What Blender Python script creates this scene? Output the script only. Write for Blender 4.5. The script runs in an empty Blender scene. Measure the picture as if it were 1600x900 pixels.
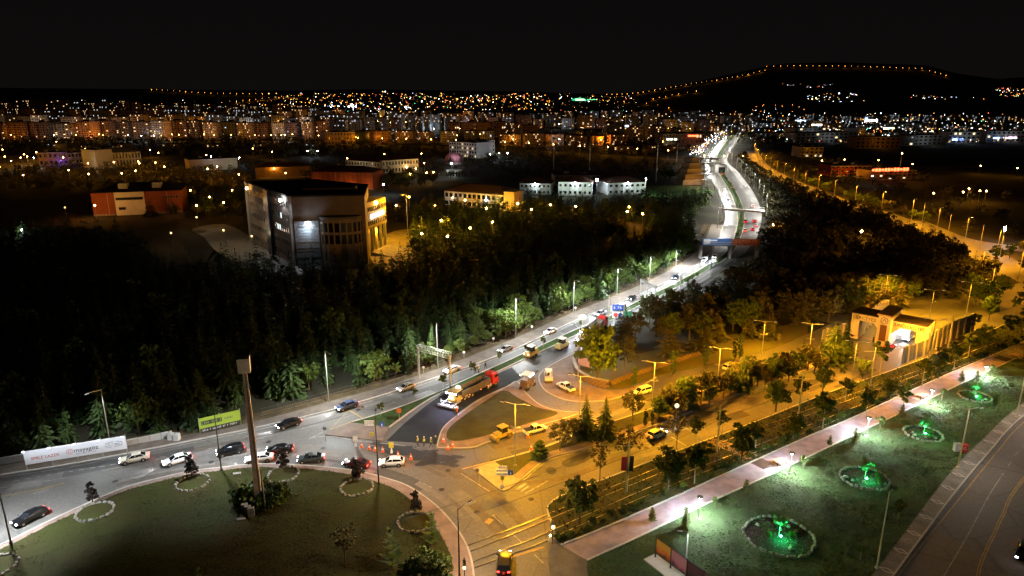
import bpy, math, random
import numpy as np
from mathutils import Vector, Matrix
from mathutils.geometry import tessellate_polygon
random.seed(7); rng = np.random.default_rng(7)
S = bpy.context.scene
COL = S.collection
R = math.radians

# ---------------------------------------------------------------- camera
H = 55.0; PITCH = R(15.43); FPX = 1069.0
cd = bpy.data.cameras.new('camera'); cam = bpy.data.objects.new('camera', cd); COL.objects.link(cam)
cam.location = (0, 0, H); cam.rotation_euler = (R(90) - PITCH, 0, 0)
cd.sensor_width = 36; cd.lens = 36 * FPX / 1600; cd.clip_start = 1; cd.clip_end = 30000
S.camera = cam
# ---------------------------------------------------------------- sky, exposure
w = bpy.data.worlds.new('World'); S.world = w; w.use_nodes = True
nt = w.node_tree; bg = nt.nodes['Background']
sky = nt.nodes.new('ShaderNodeTexSky'); sky.sky_type = 'NISHITA'; sky.sun_disc = False
sky.sun_elevation = R(-6); sky.sun_rotation = R(200)
mx = nt.nodes.new('ShaderNodeMix'); mx.data_type = 'RGBA'; mx.inputs[0].default_value = 0.93
nt.links.new(sky.outputs[0], mx.inputs[6])
tcw = nt.nodes.new('ShaderNodeTexCoord'); sxw = nt.nodes.new('ShaderNodeSeparateXYZ'); rpw = nt.nodes.new('ShaderNodeValToRGB')
nt.links.new(tcw.outputs['Generated'], sxw.inputs[0]); nt.links.new(sxw.outputs[2], rpw.inputs[0]); nt.links.new(rpw.outputs[0], mx.inputs[7])   # sky glow of the city, fading upwards
rpw.color_ramp.elements[0].color = (.0048, .0039, .0037, 1); rpw.color_ramp.elements[1].color = (.0034, .0030, .0030, 1); rpw.color_ramp.elements[1].position = .22
nt.links.new(mx.outputs[2], bg.inputs[0]); bg.inputs[1].default_value = 1.0
S.view_settings.view_transform = 'Standard'; S.view_settings.look = 'None'
S.view_settings.exposure = 0; S.view_settings.gamma = 1
cy = S.cycles
cy.max_bounces = 3; cy.diffuse_bounces = 2; cy.glossy_bounces = 2; cy.transmission_bounces = 2; cy.transparent_max_bounces = 4
cy.sample_clamp_indirect = 1.5; cy.sample_clamp_direct = 0; cy.use_denoising = True
cy.caustics_reflective = False; cy.caustics_refractive = False; cy.use_light_tree = True

# ---------------------------------------------------------------- pixel of the photograph -> place
SP, CP = math.sin(PITCH), math.cos(PITCH)
def ray(px, py):
    a = (px - 800) / FPX; b = -(py - 450) / FPX
    return a, CP + b * SP, -SP + b * CP
def at(px, py, z=0.0):
    dx, dy, dz = ray(px, py); t = (z - H) / dz
    return Vector((dx * t, dy * t, z))
def ztop(y, py):
    k = (450 - py) / FPX
    return H - y * (SP - k * CP) / (CP + k * SP)
def mpp(p): return (p.y * CP + (H - p.z) * SP) / FPX
def sstep(t): t = np.clip(t, 0, 1); return t * t * (3 - 2 * t)
RX = [-800, 0, 230, 450, 560, 800, 950, 1000, 1100, 1190, 1210, 1300, 1440, 1480, 1550, 1600, 2400]
RY = [136, 139, 141, 143, 141, 144, 148, 145, 128, 110, 106, 104, 108, 118, 127, 124, 124]
def tz(x, y):
    x = np.asarray(x, float); y = np.asarray(y, float)
    D = np.maximum(y, 1); px = 800 + FPX * x / (D * CP)
    rz = H + (450 - np.interp(px, RX, RY) - FPX * math.tan(PITCH)) / FPX * 6000 * 1.02 + 0
    s = sstep((D - 2600) / 3400.0); f = 1 - 0.4 * sstep((D - 6000) / 3000)
    return np.maximum(rz, 5) * s ** 1.3 * f
def hit(px, py):
    dx, dy, dz = ray(px, py); t = 1800.0
    while t < 9000:
        if H + dz * t < float(tz(dx * t, dy * t)): break
        t += 12
    return Vector((dx * t, dy * t, float(tz(dx * t, dy * t))))

# ---------------------------------------------------------------- materials
MATS = {}
def mat(name, col, rough=.8, metal=0, var=0.0, vscale=1.0, bump=0.0, bscale=8.0, emit=None, es=1.0, spec=.5, col2=None, objvar=0, coat=0):
    if name in MATS: return MATS[name]
    m = bpy.data.materials.new(name); MATS[name] = m; m.use_nodes = True
    n = m.node_tree; b = n.nodes['Principled BSDF']; L = n.links
    b.inputs['Base Color'].default_value = (*col, 1); b.inputs['Roughness'].default_value = rough
    b.inputs['Metallic'].default_value = metal; b.inputs['Specular IOR Level'].default_value = spec if rough < .84 else min(spec, .12)
    b.inputs['Coat Weight'].default_value = coat
    last = None
    if var or bump or col2:
        tc = n.nodes.new('ShaderNodeTexCoord')
    if var or col2:
        c2 = col2 or tuple(c * (1 - var) for c in col); c1 = col if col2 else tuple(min(1, c * (1 + var)) for c in col)
        nz = n.nodes.new('ShaderNodeTexNoise'); nz.inputs['Scale'].default_value = vscale; nz.inputs['Detail'].default_value = 6
        nz.inputs['Roughness'].default_value = .65
        L.new(tc.outputs['Object'], nz.inputs['Vector'])
        rp = n.nodes.new('ShaderNodeValToRGB'); rp.color_ramp.elements[0].position = .35; rp.color_ramp.elements[1].position = .68
        rp.color_ramp.elements[0].color = (*c2, 1); rp.color_ramp.elements[1].color = (*c1, 1)
        L.new(nz.outputs['Fac'], rp.inputs[0]); last = rp.outputs[0]
        L.new(last, b.inputs['Base Color'])
    if objvar:
        oi = n.nodes.new('ShaderNodeObjectInfo'); hs = n.nodes.new('ShaderNodeHueSaturation')
        mr = n.nodes.new('ShaderNodeMapRange'); mr.inputs[3].default_value = 1 - objvar; mr.inputs[4].default_value = 1 + objvar
        L.new(oi.outputs['Random'], mr.inputs[0]); L.new(mr.outputs[0], hs.inputs['Value'])
        if last: L.new(last, hs.inputs['Color'])
        else: hs.inputs['Color'].default_value = (*col, 1)
        L.new(hs.outputs[0], b.inputs['Base Color'])
    if bump:
        nz2 = n.nodes.new('ShaderNodeTexNoise'); nz2.inputs['Scale'].default_value = bscale; nz2.inputs['Detail'].default_value = 3
        L.new(tc.outputs['Object'], nz2.inputs['Vector'])
        bp = n.nodes.new('ShaderNodeBump'); bp.inputs['Strength'].default_value = bump; bp.inputs['Distance'].default_value = .1
        L.new(nz2.outputs['Fac'], bp.inputs['Height']); L.new(bp.outputs[0], b.inputs['Normal'])
    if emit:
        b.inputs['Emission Color'].default_value = (*emit, 1); b.inputs['Emission Strength'].default_value = es
        m.cycles.emission_sampling = 'NONE'
    return m
def glow(name, col, s): return mat(name, (.1, .1, .1), .5, emit=col, es=s)
ORANGE = (1.0, .38, .015); AMBER = (1.0, .44, .012); WHITE = (.88, .95, 1.0); COOL = (.70, .85, 1.0); WARM = (1.0, .78, .50)

def asphalt(name, c1, c2, rough, streak=(1, 1, 1)):
    if name in MATS: return MATS[name]
    m = mat(name, c1, rough, bump=.35, bscale=14)
    n = m.node_tree; L = n.links; b = n.nodes['Principled BSDF']
    tc = n.nodes.new('ShaderNodeTexCoord')
    def noise(sc, det):
        q = n.nodes.new('ShaderNodeTexNoise'); q.inputs['Scale'].default_value = sc; q.inputs['Detail'].default_value = det
        L.new(tc.outputs['Object'], q.inputs['Vector']); return q
    a = noise(.06, 5); f = noise(2.5, 6)
    r = n.nodes.new('ShaderNodeValToRGB'); r.color_ramp.elements[0].position = .38; r.color_ramp.elements[1].position = .62
    r.color_ramp.elements[0].color = (*c2, 1); r.color_ramp.elements[1].color = (*c1, 1); L.new(a.outputs[0], r.inputs[0])
    v = n.nodes.new('ShaderNodeTexVoronoi'); v.feature = 'DISTANCE_TO_EDGE'; v.inputs['Scale'].default_value = .09
    mpn = n.nodes.new('ShaderNodeMapping'); mpn.inputs['Scale'].default_value = (1, 1, 1)
    L.new(tc.outputs['Object'], mpn.inputs[0]); L.new(mpn.outputs[0], v.inputs['Vector'])
    cr = n.nodes.new('ShaderNodeMapRange'); cr.inputs[1].default_value = 0; cr.inputs[2].default_value = .012; cr.inputs[3].default_value = .6; cr.inputs[4].default_value = 1
    L.new(v.outputs['Distance'], cr.inputs[0])
    fr = n.nodes.new('ShaderNodeMapRange'); fr.inputs[1].default_value = .3; fr.inputs[2].default_value = .7; fr.inputs[3].default_value = .78; fr.inputs[4].default_value = 1.22
    L.new(f.outputs[0], fr.inputs[0])
    mu = n.nodes.new('ShaderNodeMath'); mu.operation = 'MULTIPLY'; L.new(cr.outputs[0], mu.inputs[0]); L.new(fr.outputs[0], mu.inputs[1])
    mm = n.nodes.new('ShaderNodeVectorMath'); mm.operation = 'SCALE'; L.new(r.outputs[0], mm.inputs[0]); L.new(mu.outputs[0], mm.inputs['Scale'])
    L.new(mm.outputs[0], b.inputs['Base Color'])
    rr = n.nodes.new('ShaderNodeMapRange'); rr.inputs[1].default_value = .35; rr.inputs[2].default_value = .65
    rr.inputs[3].default_value = max(.2, rough - .12); rr.inputs[4].default_value = min(1, rough + .12)
    L.new(a.outputs[0], rr.inputs[0]); L.new(rr.outputs[0], b.inputs['Roughness'])
    return m
M_ASPH = asphalt('worn_asphalt', (.125, .117, .108), (.08, .076, .071), .6)
M_NEW = asphalt('fresh_asphalt', (.014, .0135, .014), (.009, .009, .0095), .72); M_NEW.node_tree.nodes['Principled BSDF'].inputs['Specular IOR Level'].default_value = .2
M_ROLLED = asphalt('rolled_asphalt', (.065, .06, .055), (.04, .038, .035), .55)
M_FARRD = mat('distant_asphalt', (.07, .065, .055), .85, var=.3, vscale=.05)
M_ROADR = asphalt('park_road_asphalt', (.12, .11, .10), (.09, .084, .078), .7)
M_FAR = mat('distant_ground', (.035, .035, .025), .95, var=.5, vscale=.02)
M_SOIL = mat('forest_floor', (.05, .042, .026), .95, var=.5, vscale=.15, bump=.5, bscale=1.5)
M_EARTH = mat('dry_verge', (.075, .055, .03), .95, var=.35, vscale=.5, bump=.5, bscale=3)
M_GRASS = mat('lawn_grass', (.075, .14, .055), .85, bump=1.0, bscale=4, col2=(.045, .055, .03), vscale=.22)
M_GRASSD = mat('roundabout_grass', (.040, .052, .012), .9, bump=1, bscale=4, col2=(.038, .030, .011), vscale=.13)
M_GRASSI = mat('island_grass', (.062, .068, .018), .9, bump=1, bscale=4, col2=(.045, .042, .014), vscale=.3)
M_GRASSM = mat('median_grass', (.032, .058, .014), .9, bump=.6, bscale=4, var=.35, vscale=.8)
M_KERB = mat('kerb_stone', (.36, .34, .31), .75, var=.15, vscale=2)
def brick_mat(name, c1, c2, mortar, sc, rot=0):
    m = mat(name, c1, .8); n = m.node_tree; L = n.links; b = n.nodes['Principled BSDF']
    tc = n.nodes.new('ShaderNodeTexCoord'); mp = n.nodes.new('ShaderNodeMapping'); mp.inputs['Rotation'].default_value = (0, 0, rot)
    br = n.nodes.new('ShaderNodeTexBrick'); br.inputs['Color1'].default_value = (*c1, 1); br.inputs['Color2'].default_value = (*c2, 1)
    br.inputs['Mortar'].default_value = (*mortar, 1); br.inputs['Scale'].default_value = sc; br.inputs['Mortar Size'].default_value = .015
    nz = n.nodes.new('ShaderNodeTexNoise'); nz.inputs['Scale'].default_value = .5; nz.inputs['Detail'].default_value = 5
    L.new(tc.outputs['Object'], mp.inputs[0]); L.new(mp.outputs[0], br.inputs[0]); L.new(tc.outputs['Object'], nz.inputs[0])
    mr = n.nodes.new('ShaderNodeMapRange'); mr.inputs[1].default_value = .3; mr.inputs[2].default_value = .7; mr.inputs[3].default_value = .7; mr.inputs[4].default_value = 1.25
    L.new(nz.outputs[0], mr.inputs[0]); s = n.nodes.new('ShaderNodeVectorMath'); s.operation = 'SCALE'
    L.new(br.outputs[0], s.inputs[0]); L.new(mr.outputs[0], s.inputs['Scale']); L.new(s.outputs[0], b.inputs['Base Color'])
    return m
M_BRICK = brick_mat('pavement_brick', (.21, .145, .115), (.17, .125, .10), (.10, .08, .07), 1.6, .4)
M_PATH = brick_mat('path_brick', (.29, .235, .29), (.25, .205, .25), (.17, .14, .17), 2.2, .9)
M_SLAB = brick_mat('sidewalk_slab', (.20, .19, .175), (.17, .16, .15), (.10, .10, .09), .45, 1.0)
M_COBBLE = brick_mat('plaza_cobble', (.12, .11, .10), (.09, .085, .08), (.05, .05, .05), 3, .3)
M_LINE = mat('white_road_paint', (.42, .41, .38), .7, col2=(.14,.13,.12), vscale=1.2)
M_YLINE = mat('yellow_road_paint', (.50, .31, .06), .7, col2=(.22,.15,.05), vscale=1.2)
M_METAL = mat('galvanised_steel', (.42, .42, .40), .45, .6)
M_DMETAL = mat('dark_painted_steel', (.03, .03, .03), .5)
M_RAIL = mat('polished_rail_steel', (.40, .36, .32), .38, 1.0)
M_CONC = mat('concrete', (.30, .28, .25), .85, var=.2, vscale=.6)
M_CONCW = mat('light_concrete', (.45, .44, .42), .8, var=.12, vscale=.4)
M_STONE = mat('white_field_stone', (.25, .235, .21), .9, var=.3, vscale=2, bump=.5, bscale=3)
M_WALLSTONE = mat('brown_stone_wall', (.16, .11, .07), .9, var=.4, vscale=2.5, bump=.8, bscale=5)
M_BARK = mat('bark', (.10, .075, .05), .9, var=.3, vscale=6)
M_BARKP = mat('pale_bark', (.32, .27, .2), .9, var=.3, vscale=6)
M_RUB = mat('tyre_rubber', (.012, .012, .012), .8)
M_GLASS = mat('dark_glass', (.012, .014, .018), .08, spec=.8)
M_WHITEP = mat('white_paint', (.72, .72, .70), .4)
M_BLACK = mat('black_plastic', (.012, .012, .012), .6)
def leafmat(name, c, c2, objvar=.3):
    return mat(name, c, .65, col2=c2, vscale=1.3, objvar=objvar, spec=.3)
L_PINE = leafmat('pine_needles', (.040, .072, .017), (.020, .036, .009), .45)
L_BROAD = leafmat('broad_leaves', (.070, .115, .012), (.030, .050, .007))
L_LIME = leafmat('light_leaves', (.11, .17, .03), (.06, .10, .02))
L_OLIVE = leafmat('olive_leaves', (.085, .08, .025), (.045, .045, .015))
L_RED = leafmat('dark_plum_leaves', (.035, .025, .02), (.02, .015, .012))

# ---------------------------------------------------------------- mesh building
class MB:
    def __init__(s): s.v = []; s.f = []; s.m = []
    def add(s, vs, fs, mi=0):
        o = len(s.v); s.v += [tuple(v) for v in vs]; s.f += [tuple(i + o for i in f) for f in fs]; s.m += [mi] * len(fs); return s
    def box(s, x, y, z, sx, sy, sz, rz=0, mi=0, top=1.0, topy=None, ox=0):
        ty = top if topy is None else topy; vs = []
        for k, (a, b, c) in enumerate([(-1,-1,-1),(1,-1,-1),(1,1,-1),(-1,1,-1),(-1,-1,1),(1,-1,1),(1,1,1),(-1,1,1)]):
            fx = top if c > 0 else 1; fy = ty if c > 0 else 1
            X = a * sx / 2 * fx + (ox if c > 0 else 0); Y = b * sy / 2 * fy
            vs.append((x + X * math.cos(rz) - Y * math.sin(rz), y + X * math.sin(rz) + Y * math.cos(rz), z + c * sz / 2))
        return s.add(vs, [(0,3,2,1),(4,5,6,7),(0,1,5,4),(1,2,6,5),(2,3,7,6),(3,0,4,7)], mi)
    def tube(s, p0, p1, r0, r1=None, n=8, mi=0, cap=True):
        r1 = r0 if r1 is None else r1; p0 = Vector(p0); p1 = Vector(p1); d = (p1 - p0).normalized()
        u = d.orthogonal().normalized(); w_ = d.cross(u); vs = []
        for p, r in ((p0, r0), (p1, r1)):
            for k in range(n):
                a = 2 * math.pi * k / n; vs.append(p + u * (math.cos(a) * r) + w_ * (math.sin(a) * r))
        fs = [(k, (k + 1) % n, n + (k + 1) % n, n + k) for k in range(n)]
        if cap: fs += [tuple(range(n))[::-1], tuple(range(n, 2 * n))]
        return s.add(vs, fs, mi)
    def path(s, pts, r, n=5, mi=0):
        for a, b in zip(pts, pts[1:]): s.tube(a, b, r, r, n, mi, False)
        return s
    def ball(s, x, y, z, r, mi=0, seg=8, rings=5, sz=1.0):
        vs = [(x, y, z - r * sz)]
        for i in range(1, rings):
            a = -math.pi / 2 + math.pi * i / rings
            for k in range(seg):
                t = 2 * math.pi * k / seg; vs.append((x + r * math.cos(a) * math.cos(t), y + r * math.cos(a) * math.sin(t), z + r * sz * math.sin(a)))
        vs.append((x, y, z + r * sz)); fs = [(0, 1 + (k + 1) % seg, 1 + k) for k in range(seg)]
        for i in range(rings - 2):
            for k in range(seg):
                a = 1 + i * seg + k; b = 1 + i * seg + (k + 1) % seg; fs.append((a, b, b + seg, a + seg))
        L = len(vs) - 1; o = 1 + (rings - 2) * seg; fs += [(L, o + k, o + (k + 1) % seg) for k in range(seg)]
        return s.add(vs, fs, mi)
    def oct(s, x, y, z, r, mi=0):
        return s.add([(x+r,y,z),(x-r,y,z),(x,y+r,z),(x,y-r,z),(x,y,z+r),(x,y,z-r)],
                     [(0,2,4),(2,1,4),(1,3,4),(3,0,4),(2,0,5),(1,2,5),(3,1,5),(0,3,5)], mi)
    def prism(s, pts, z0, z1, mi=0, mside=None):
        p = [(q[0], q[1]) for q in pts]
        if sum(a[0]*b[1]-b[0]*a[1] for a, b in zip(p, p[1:] + p[:1])) < 0: p = p[::-1]
        n = len(p); tri = tessellate_polygon([[Vector((a, b, 0)) for a, b in p]])
        vs = [(a, b, z1) for a, b in p]
        fs = []
        for t in tri:
            A, B, C = (p[i] for i in t); cr = (B[0]-A[0])*(C[1]-A[1])-(B[1]-A[1])*(C[0]-A[0])
            fs.append(tuple(t) if cr > 0 else tuple(t)[::-1])
        s.add(vs, fs, mi)
        if z0 is not None:
            s.add([(a, b, z0) for a, b in p] + vs, [(k, (k+1) % n, n + (k+1) % n, n + k) for k in range(n)], mi if mside is None else mside)
        return s
    def mesh(s, name, mats, smooth=False):
        me = bpy.data.meshes.new(name); me.from_pydata(s.v, [], s.f)
        for m in (mats if isinstance(mats, (list, tuple)) else [mats]): me.materials.append(m)
        if any(s.m): me.polygons.foreach_set('material_index', s.m)
        if smooth: me.polygons.foreach_set('use_smooth', [True] * len(s.f))
        me.update(); return me
    def build(s, name, mats, parent=None, smooth=False, loc=None, rz=0):
        return link(name, s.mesh(name, mats, smooth), parent, loc, rz)
def link(name, me, parent=None, loc=None, rz=0, scale=None):
    o = bpy.data.objects.new(name, me); COL.objects.link(o)
    if parent: o.parent = parent
    if loc is not None: o.location = loc
    if rz: o.rotation_euler = (0, 0, rz)
    if scale: o.scale = (scale, scale, scale) if isinstance(scale, (int, float)) else scale
    return o
def tag(o, label=None, cat=None, group=None, kind=None):
    if label: o['label'] = label
    if cat: o['category'] = cat
    if group: o['group'] = group
    if kind: o['kind'] = kind
    return o
def thing(name, label, cat, loc=(0, 0, 0), rz=0, group=None, scale=None):
    o = bpy.data.objects.new(name, None); COL.objects.link(o); o.location = loc; o.rotation_euler = (0, 0, rz)
    if scale: o.scale = (scale,) * 3 if isinstance(scale, (int, float)) else scale
    return tag(o, label, cat, group)
def light(kind, name, loc, power, col, parent=None, size=.25, spot=R(160), blend=.5, rot=None):
    key = (kind, power, col, size, spot, blend)
    if key not in LD:
        d = bpy.data.lights.new(name, kind); d.energy = power; d.color = col; d.shadow_soft_size = size
        if kind == 'SPOT': d.spot_size = spot; d.spot_blend = blend
        LD[key] = d
    o = bpy.data.objects.new(name, LD[key]); COL.objects.link(o); o.location = loc
    if rot: o.rotation_euler = rot
    if parent: o.parent = parent
    return o
LD = {}
def struct(name, mb, mats, parent=None):
    o = mb.build(name, mats, parent)
    if parent is None: o['kind'] = 'structure'
    return o
def smooth_line(P, k=6, closed=False):
    P = [Vector((p[0], p[1], 0)) for p in P]; out = []; n = len(P)
    for i in range(n if closed else n - 1):
        if closed: a, b, c, d = P[i-1], P[i], P[(i+1) % n], P[(i+2) % n]
        else: a, b, c, d = P[max(i-1, 0)], P[i], P[i+1], P[min(i+2, n-1)]
        for j in range(k):
            t = j / k
            out.append(.5 * ((2*b) + (c-a)*t + (2*a-5*b+4*c-d)*t*t + (3*b-a-3*c+d)*t**3))
    if not closed: out.append(P[-1])
    return out
def W(px): return [at(*p) for p in px]
def WS(px, k=5): return smooth_line(W(px), k)
def ribbon(mb, pts, w0, z, mi=0, off=0.0, h=None, dash=None):
    pts = [Vector((p[0], p[1], 0)) for p in pts]; n = len(pts); vs = []
    for i, p in enumerate(pts):
        d = (pts[min(i+1, n-1)] - pts[max(i-1, 0)]); d.normalize(); nrm = Vector((-d.y, d.x, 0))
        vs.append((p + nrm * (off + w0/2), p + nrm * (off - w0/2)))
    acc = 0
    for i in range(n - 1):
        L = (pts[i+1] - pts[i]).length
        if dash:
            on = (acc % (dash[0] + dash[1])) < dash[0]; acc += L
            if not on: continue
        a, b = vs[i]; c, d_ = vs[i+1]
        if h is None: mb.add([(b.x,b.y,z),(d_.x,d_.y,z),(c.x,c.y,z),(a.x,a.y,z)], [(0,1,2,3)], mi)
        else:
            q = [(b.x,b.y),(d_.x,d_.y),(c.x,c.y),(a.x,a.y)]
            mb.add([(x,y,z) for x,y in q] + [(x,y,z+h) for x,y in q], [(4,5,6,7),(0,1,5,4),(2,3,7,6),(1,2,6,5),(3,0,4,7)], mi)
def resample(pts, step):
    out = [pts[0]]; acc = 0
    for a, b in zip(pts, pts[1:]):
        L = (b - a).length; t = step - acc
        while t <= L: out.append(a + (b - a) * (t / L)); t += step
        acc = (acc + L) % step
    return out
def shift(pts, d):
    out = []; n = len(pts)
    for i, p in enumerate(pts):
        t = (pts[min(i+1, n-1)] - pts[max(i-1, 0)]).normalized(); out.append(p + Vector((-t.y, t.x, 0)) * d)
    return out

exec_parts = []
# ================================================================ THE GROUND
def build_ground():
    ys = np.concatenate([[-60, 20], np.linspace(60, 2500, 20), np.linspace(2650, 6600, 60), [7500, 9500, 14000]])
    us = np.linspace(-1.6, 1.6, 161); vs = []; fs = []
    for y in ys:
        for u in us:
            x = u * max(y, 300); vs.append((x, y, float(tz(x, y)) if y > 2000 else 0.0))
    n = len(us)
    for i in range(len(ys) - 1):
        for j in range(n - 1): fs.append((i*n+j, i*n+j+1, (i+1)*n+j+1, (i+1)*n+j))
    mb = MB(); mb.add(vs, fs); struct('ground', mb, mat('terrain_soil', (.035, .033, .022), .95, var=.5, vscale=.03))
build_ground()

KERBL = [(-120,765),(0,742),(100,727),(200,708),(300,688),(400,668),(520,640),(660,597),(800,547),(900,500),(1000,460),(1060,430),(1100,405),(1118,382),(1130,352),(1133,330),(1120,295),(1104,266),(1104,250),(1119,228),(1135,211)]
PAVEL = [(-120,752),(0,729),(100,713),(200,697),(300,679),(400,659),(512,629),(650,589),(800,531),(900,487),(1000,446),(1055,417),(1088,394),(1102,375),(1112,350)]
MEDL = [(550,661),(600,646),(650,628),(700,607),(740,589),(800,562),(900,516),(950,496),(1000,470),(1050,446),(1122,405),(1142,383),(1152,355),(1152,331),(1140,298),(1122,268),(1118,252),(1130,228),(1144,211)]
MEDR = [(607,668),(650,637),(690,614),(742,596),(800,570),(900,524),(950,503),(1000,477),(1050,453),(1128,408),(1150,385),(1161,355),(1162,331),(1150,300),(1130,270),(1124,252),(1136,228),(1149,211)]
KERBR = [(830,583),(905,548),(960,512),(1040,466),(1100,432),(1165,395),(1183,370),(1190,335),(1178,302),(1153,268),(1136,250),(1146,228),(1157,211)]
def roads():
    k = WS(KERBL); base = MB()
    near = W([(p[0], p[1]) for p in KERBL[:14]])
    up = [at(1183,370), at(1165,395), at(1100,432), at(1040,466), at(960,512), at(925,545), at(930,598), at(955,608), at(1025,588), at(1100,572), at(1200,547),
          at(1262,522), at(1300,505), at(1330,498), at(1440,492), at(1500,470), at(1600,440), at(1720,420), at(1720,1010), at(-120,1010)]
    base.prism(near + up, None, .02); struct('road', base, M_ASPH)
    far = MB(); L = WS(KERBL[13:]); Rr = WS([(1183,370)] + KERBR[7:])
    far.prism(L + Rr[::-1], None, .012); struct('highway', far, mat('worn_highway_asphalt', (.10, .095, .09), .55, var=.2, vscale=.3, bump=.3, bscale=10))
    # fresh and rolled asphalt sheets of the works
    f = MB(); f.prism(WS([(604,689),(640,655),(690,618),(742,600)]) + WS([(790,604),(745,625),(705,655),(690,672),(682,694)]), None, .032)
    f.prism(W([(742,600),(800,574),(815,591),(790,604)]), None, .032)
    struct('fresh_asphalt_lane', f, M_NEW)
    f = MB(); f.prism(W([(800,574),(900,528),(950,507),(962,512),(905,541),(850,570),(815,591)]), None, .036); struct('rolled_asphalt_lane', f, M_ROLLED)
    # slip road surface
    # pavement left
    pv = MB(); a = WS(PAVEL[:15]); b = WS([(p[0],p[1]) for p in KERBL[:15]])
    pv.prism(a + b[::-1], 0, .14); struct('pavement', pv, brick_mat('highway_pavement_brick', (.135,.105,.085), (.11,.088,.072), (.07,.06,.05), 1.6, .4))
    kb = MB(); ribbon(kb, b, .3, .02, h=.15, off=-.16); struct('kerb', kb, M_KERB)
    # earth verge behind the pavement
    ve = MB(); c = shift(a, 3.5); ve.prism(a + c[::-1], None, .03); struct('verge', ve, M_EARTH)
    # central reservation
    me = MB(); l = WS(MEDL); r = WS(MEDR); me.prism(l + r[::-1], 0, .15)
    struct('grass_median', me, M_GRASSM)
    kb = MB(); ribbon(kb, l, .3, .02, h=.17, off=.16); ribbon(kb, r, .3, .02, h=.17, off=-.16); struct('median_kerb', kb, M_KERB)
    ap = MB(); ap.prism(W([(508,680),(550,661),(607,668),(598,690)]), 0, .13); struct('median_apron', ap, M_BRICK)
    # triangular island with lawn
    tr = MB(); to = WS([(683,699),(690,674),(706,657),(747,627),(792,605),(808,597),(822,615),(845,634),(875,643),(907,645)]) + WS([(907,646),(880,655),(820,672),(760,692),(735,700),(683,700)])
    tr.prism(to[:-1], 0, .14); struct('island_pavement', tr, M_BRICK)
    g = MB(); g.prism(smooth_line(W([(698,685),(702,670),(722,653),(758,628),(787,611),(808,622),(838,637),(872,647),(830,661),(780,676),(740,686),(712,690)]), 4, True), .1, .17)
    struct('island_lawn', g, M_GRASSI)
    kb = MB(); ribbon(kb, to, .22, .02, h=.14, off=0); struct('island_kerb', kb, M_KERB)
    # apron with parked machines, garden
    ap = MB(); apo = WS([(905,548),(870,566),(848,580),(842,592),(850,609),(870,621),(900,628),(940,627),(965,622),(990,612)]) + WS([(1025,592),(985,606),(955,611),(926,604),(905,600),(897,585),(900,570),(930,556)])
    ap.prism(apo, 0, .14); struct('forecourt', ap, M_BRICK)
    kb = MB(); ribbon(kb, WS([(905,548),(870,566),(848,580),(842,592),(850,609),(870,621),(900,628),(940,627),(965,622),(990,612),(1025,590)]), .25, .02, h=.15); struct('forecourt_kerb', kb, M_KERB)
    g = MB(); g.prism(WS([(903,592),(925,601),(955,608),(985,603),(1025,588),(1100,572),(1200,547),(1262,522)]) + W([(1262,500),(1200,515),(1100,530),(1000,553),(940,560),(908,565)]), 0, .1)
    struct('garden_lawn', g, mat('garden_grass', (.085, .10, .025), .9, bump=.8, bscale=3, col2=(.11, .08, .03), vscale=.15))
    # sign island + tree median
    g = MB(); g.prism(WS([(739,733),(755,728),(772,722)]) + WS([(815,750),(800,762),(786,768),(775,762)]), 0, .14); struct('sign_island', g, mat('bright_island_paving', (.26, .22, .16), .8, var=.2, vscale=1))
    MU = [(772,722),(850,700),(920,672),(980,652),(1060,625),(1130,600),(1200,575),(1260,558),(1322,546)]
    ML = [(815,750),(840,728),(862,715),(915,701),(965,685),(1037,660),(1100,636),(1200,600),(1325,556)]
    g = MB(); u = WS(MU); lo = WS(ML); g.prism(u + lo[::-1], 0, .14); struct('tree_median', g, M_GRASSI)
    kb = MB(); ribbon(kb, u, .25, .02, h=.16); ribbon(kb, lo, .25, .02, h=.16); struct('tree_median_kerb', kb, M_KERB)
    br = MB(); ribbon(br, shift(lo, .9), 1.3, .144); struct('median_brick_strip', br, M_BRICK)
    # roundabout
    RO = [(-120,905),(0,853),(75,816),(140,786),(195,763),(250,748),(300,737),(350,731),(400,726),(475,728),(550,736),(605,749),(640,762),(675,786),(700,810),(722,840),(735,870),(741,910),(744,1000)]
    o = WS(RO); g = MB(); g.prism(o + [at(-120,1000)], 0, .14); struct('roundabout_pavement', g, brick_mat('roundabout_brick', (.24,.16,.13), (.20,.14,.12), (.1,.08,.07), 1.6, .2))
    inn = shift(o, -1.1); ii = []
    for i, p in enumerate(inn):
        t = max(0, min(1, (i - 50) / 25)); ii.append(p)
    for i in range(len(ii)):
        t = max(0, min(1, (i - 48) / 22)); n_ = shift(o, -(1.1 + 1.3 * t))[i]; ii[i] = n_
    ii = [p for p in ii if p.y > at(0, 897).y] + [at(690,900), at(640,1000), at(-120,1000)]
    g = MB(); g.prism(ii, .1, .17); struct('roundabout_lawn', g, M_GRASSD)
    kb = MB(); ribbon(kb, o, .25, .02, h=.16); struct('roundabout_kerb', kb, M_KERB)
    # tram strip, path, park
    TU = [(862,817),(855,797),(862,785),(885,772),(925,757),(1020,720),(1100,690),(1200,652),(1300,612),(1400,577),(1500,538),(1600,495),(1720,450)]
    PU = [(876,853),(920,836),(1000,802),(1100,757),(1210,707),(1282,675),(1330,655),(1460,595),(1600,535),(1720,482)]
    PL = [(917,877),(1000,839),(1100,790),(1225,733),(1345,675),(1395,652),(1500,601),(1600,555),(1720,502)]
    tu = WS(TU); pu = WS(PU); pl = WS(PL)
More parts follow.
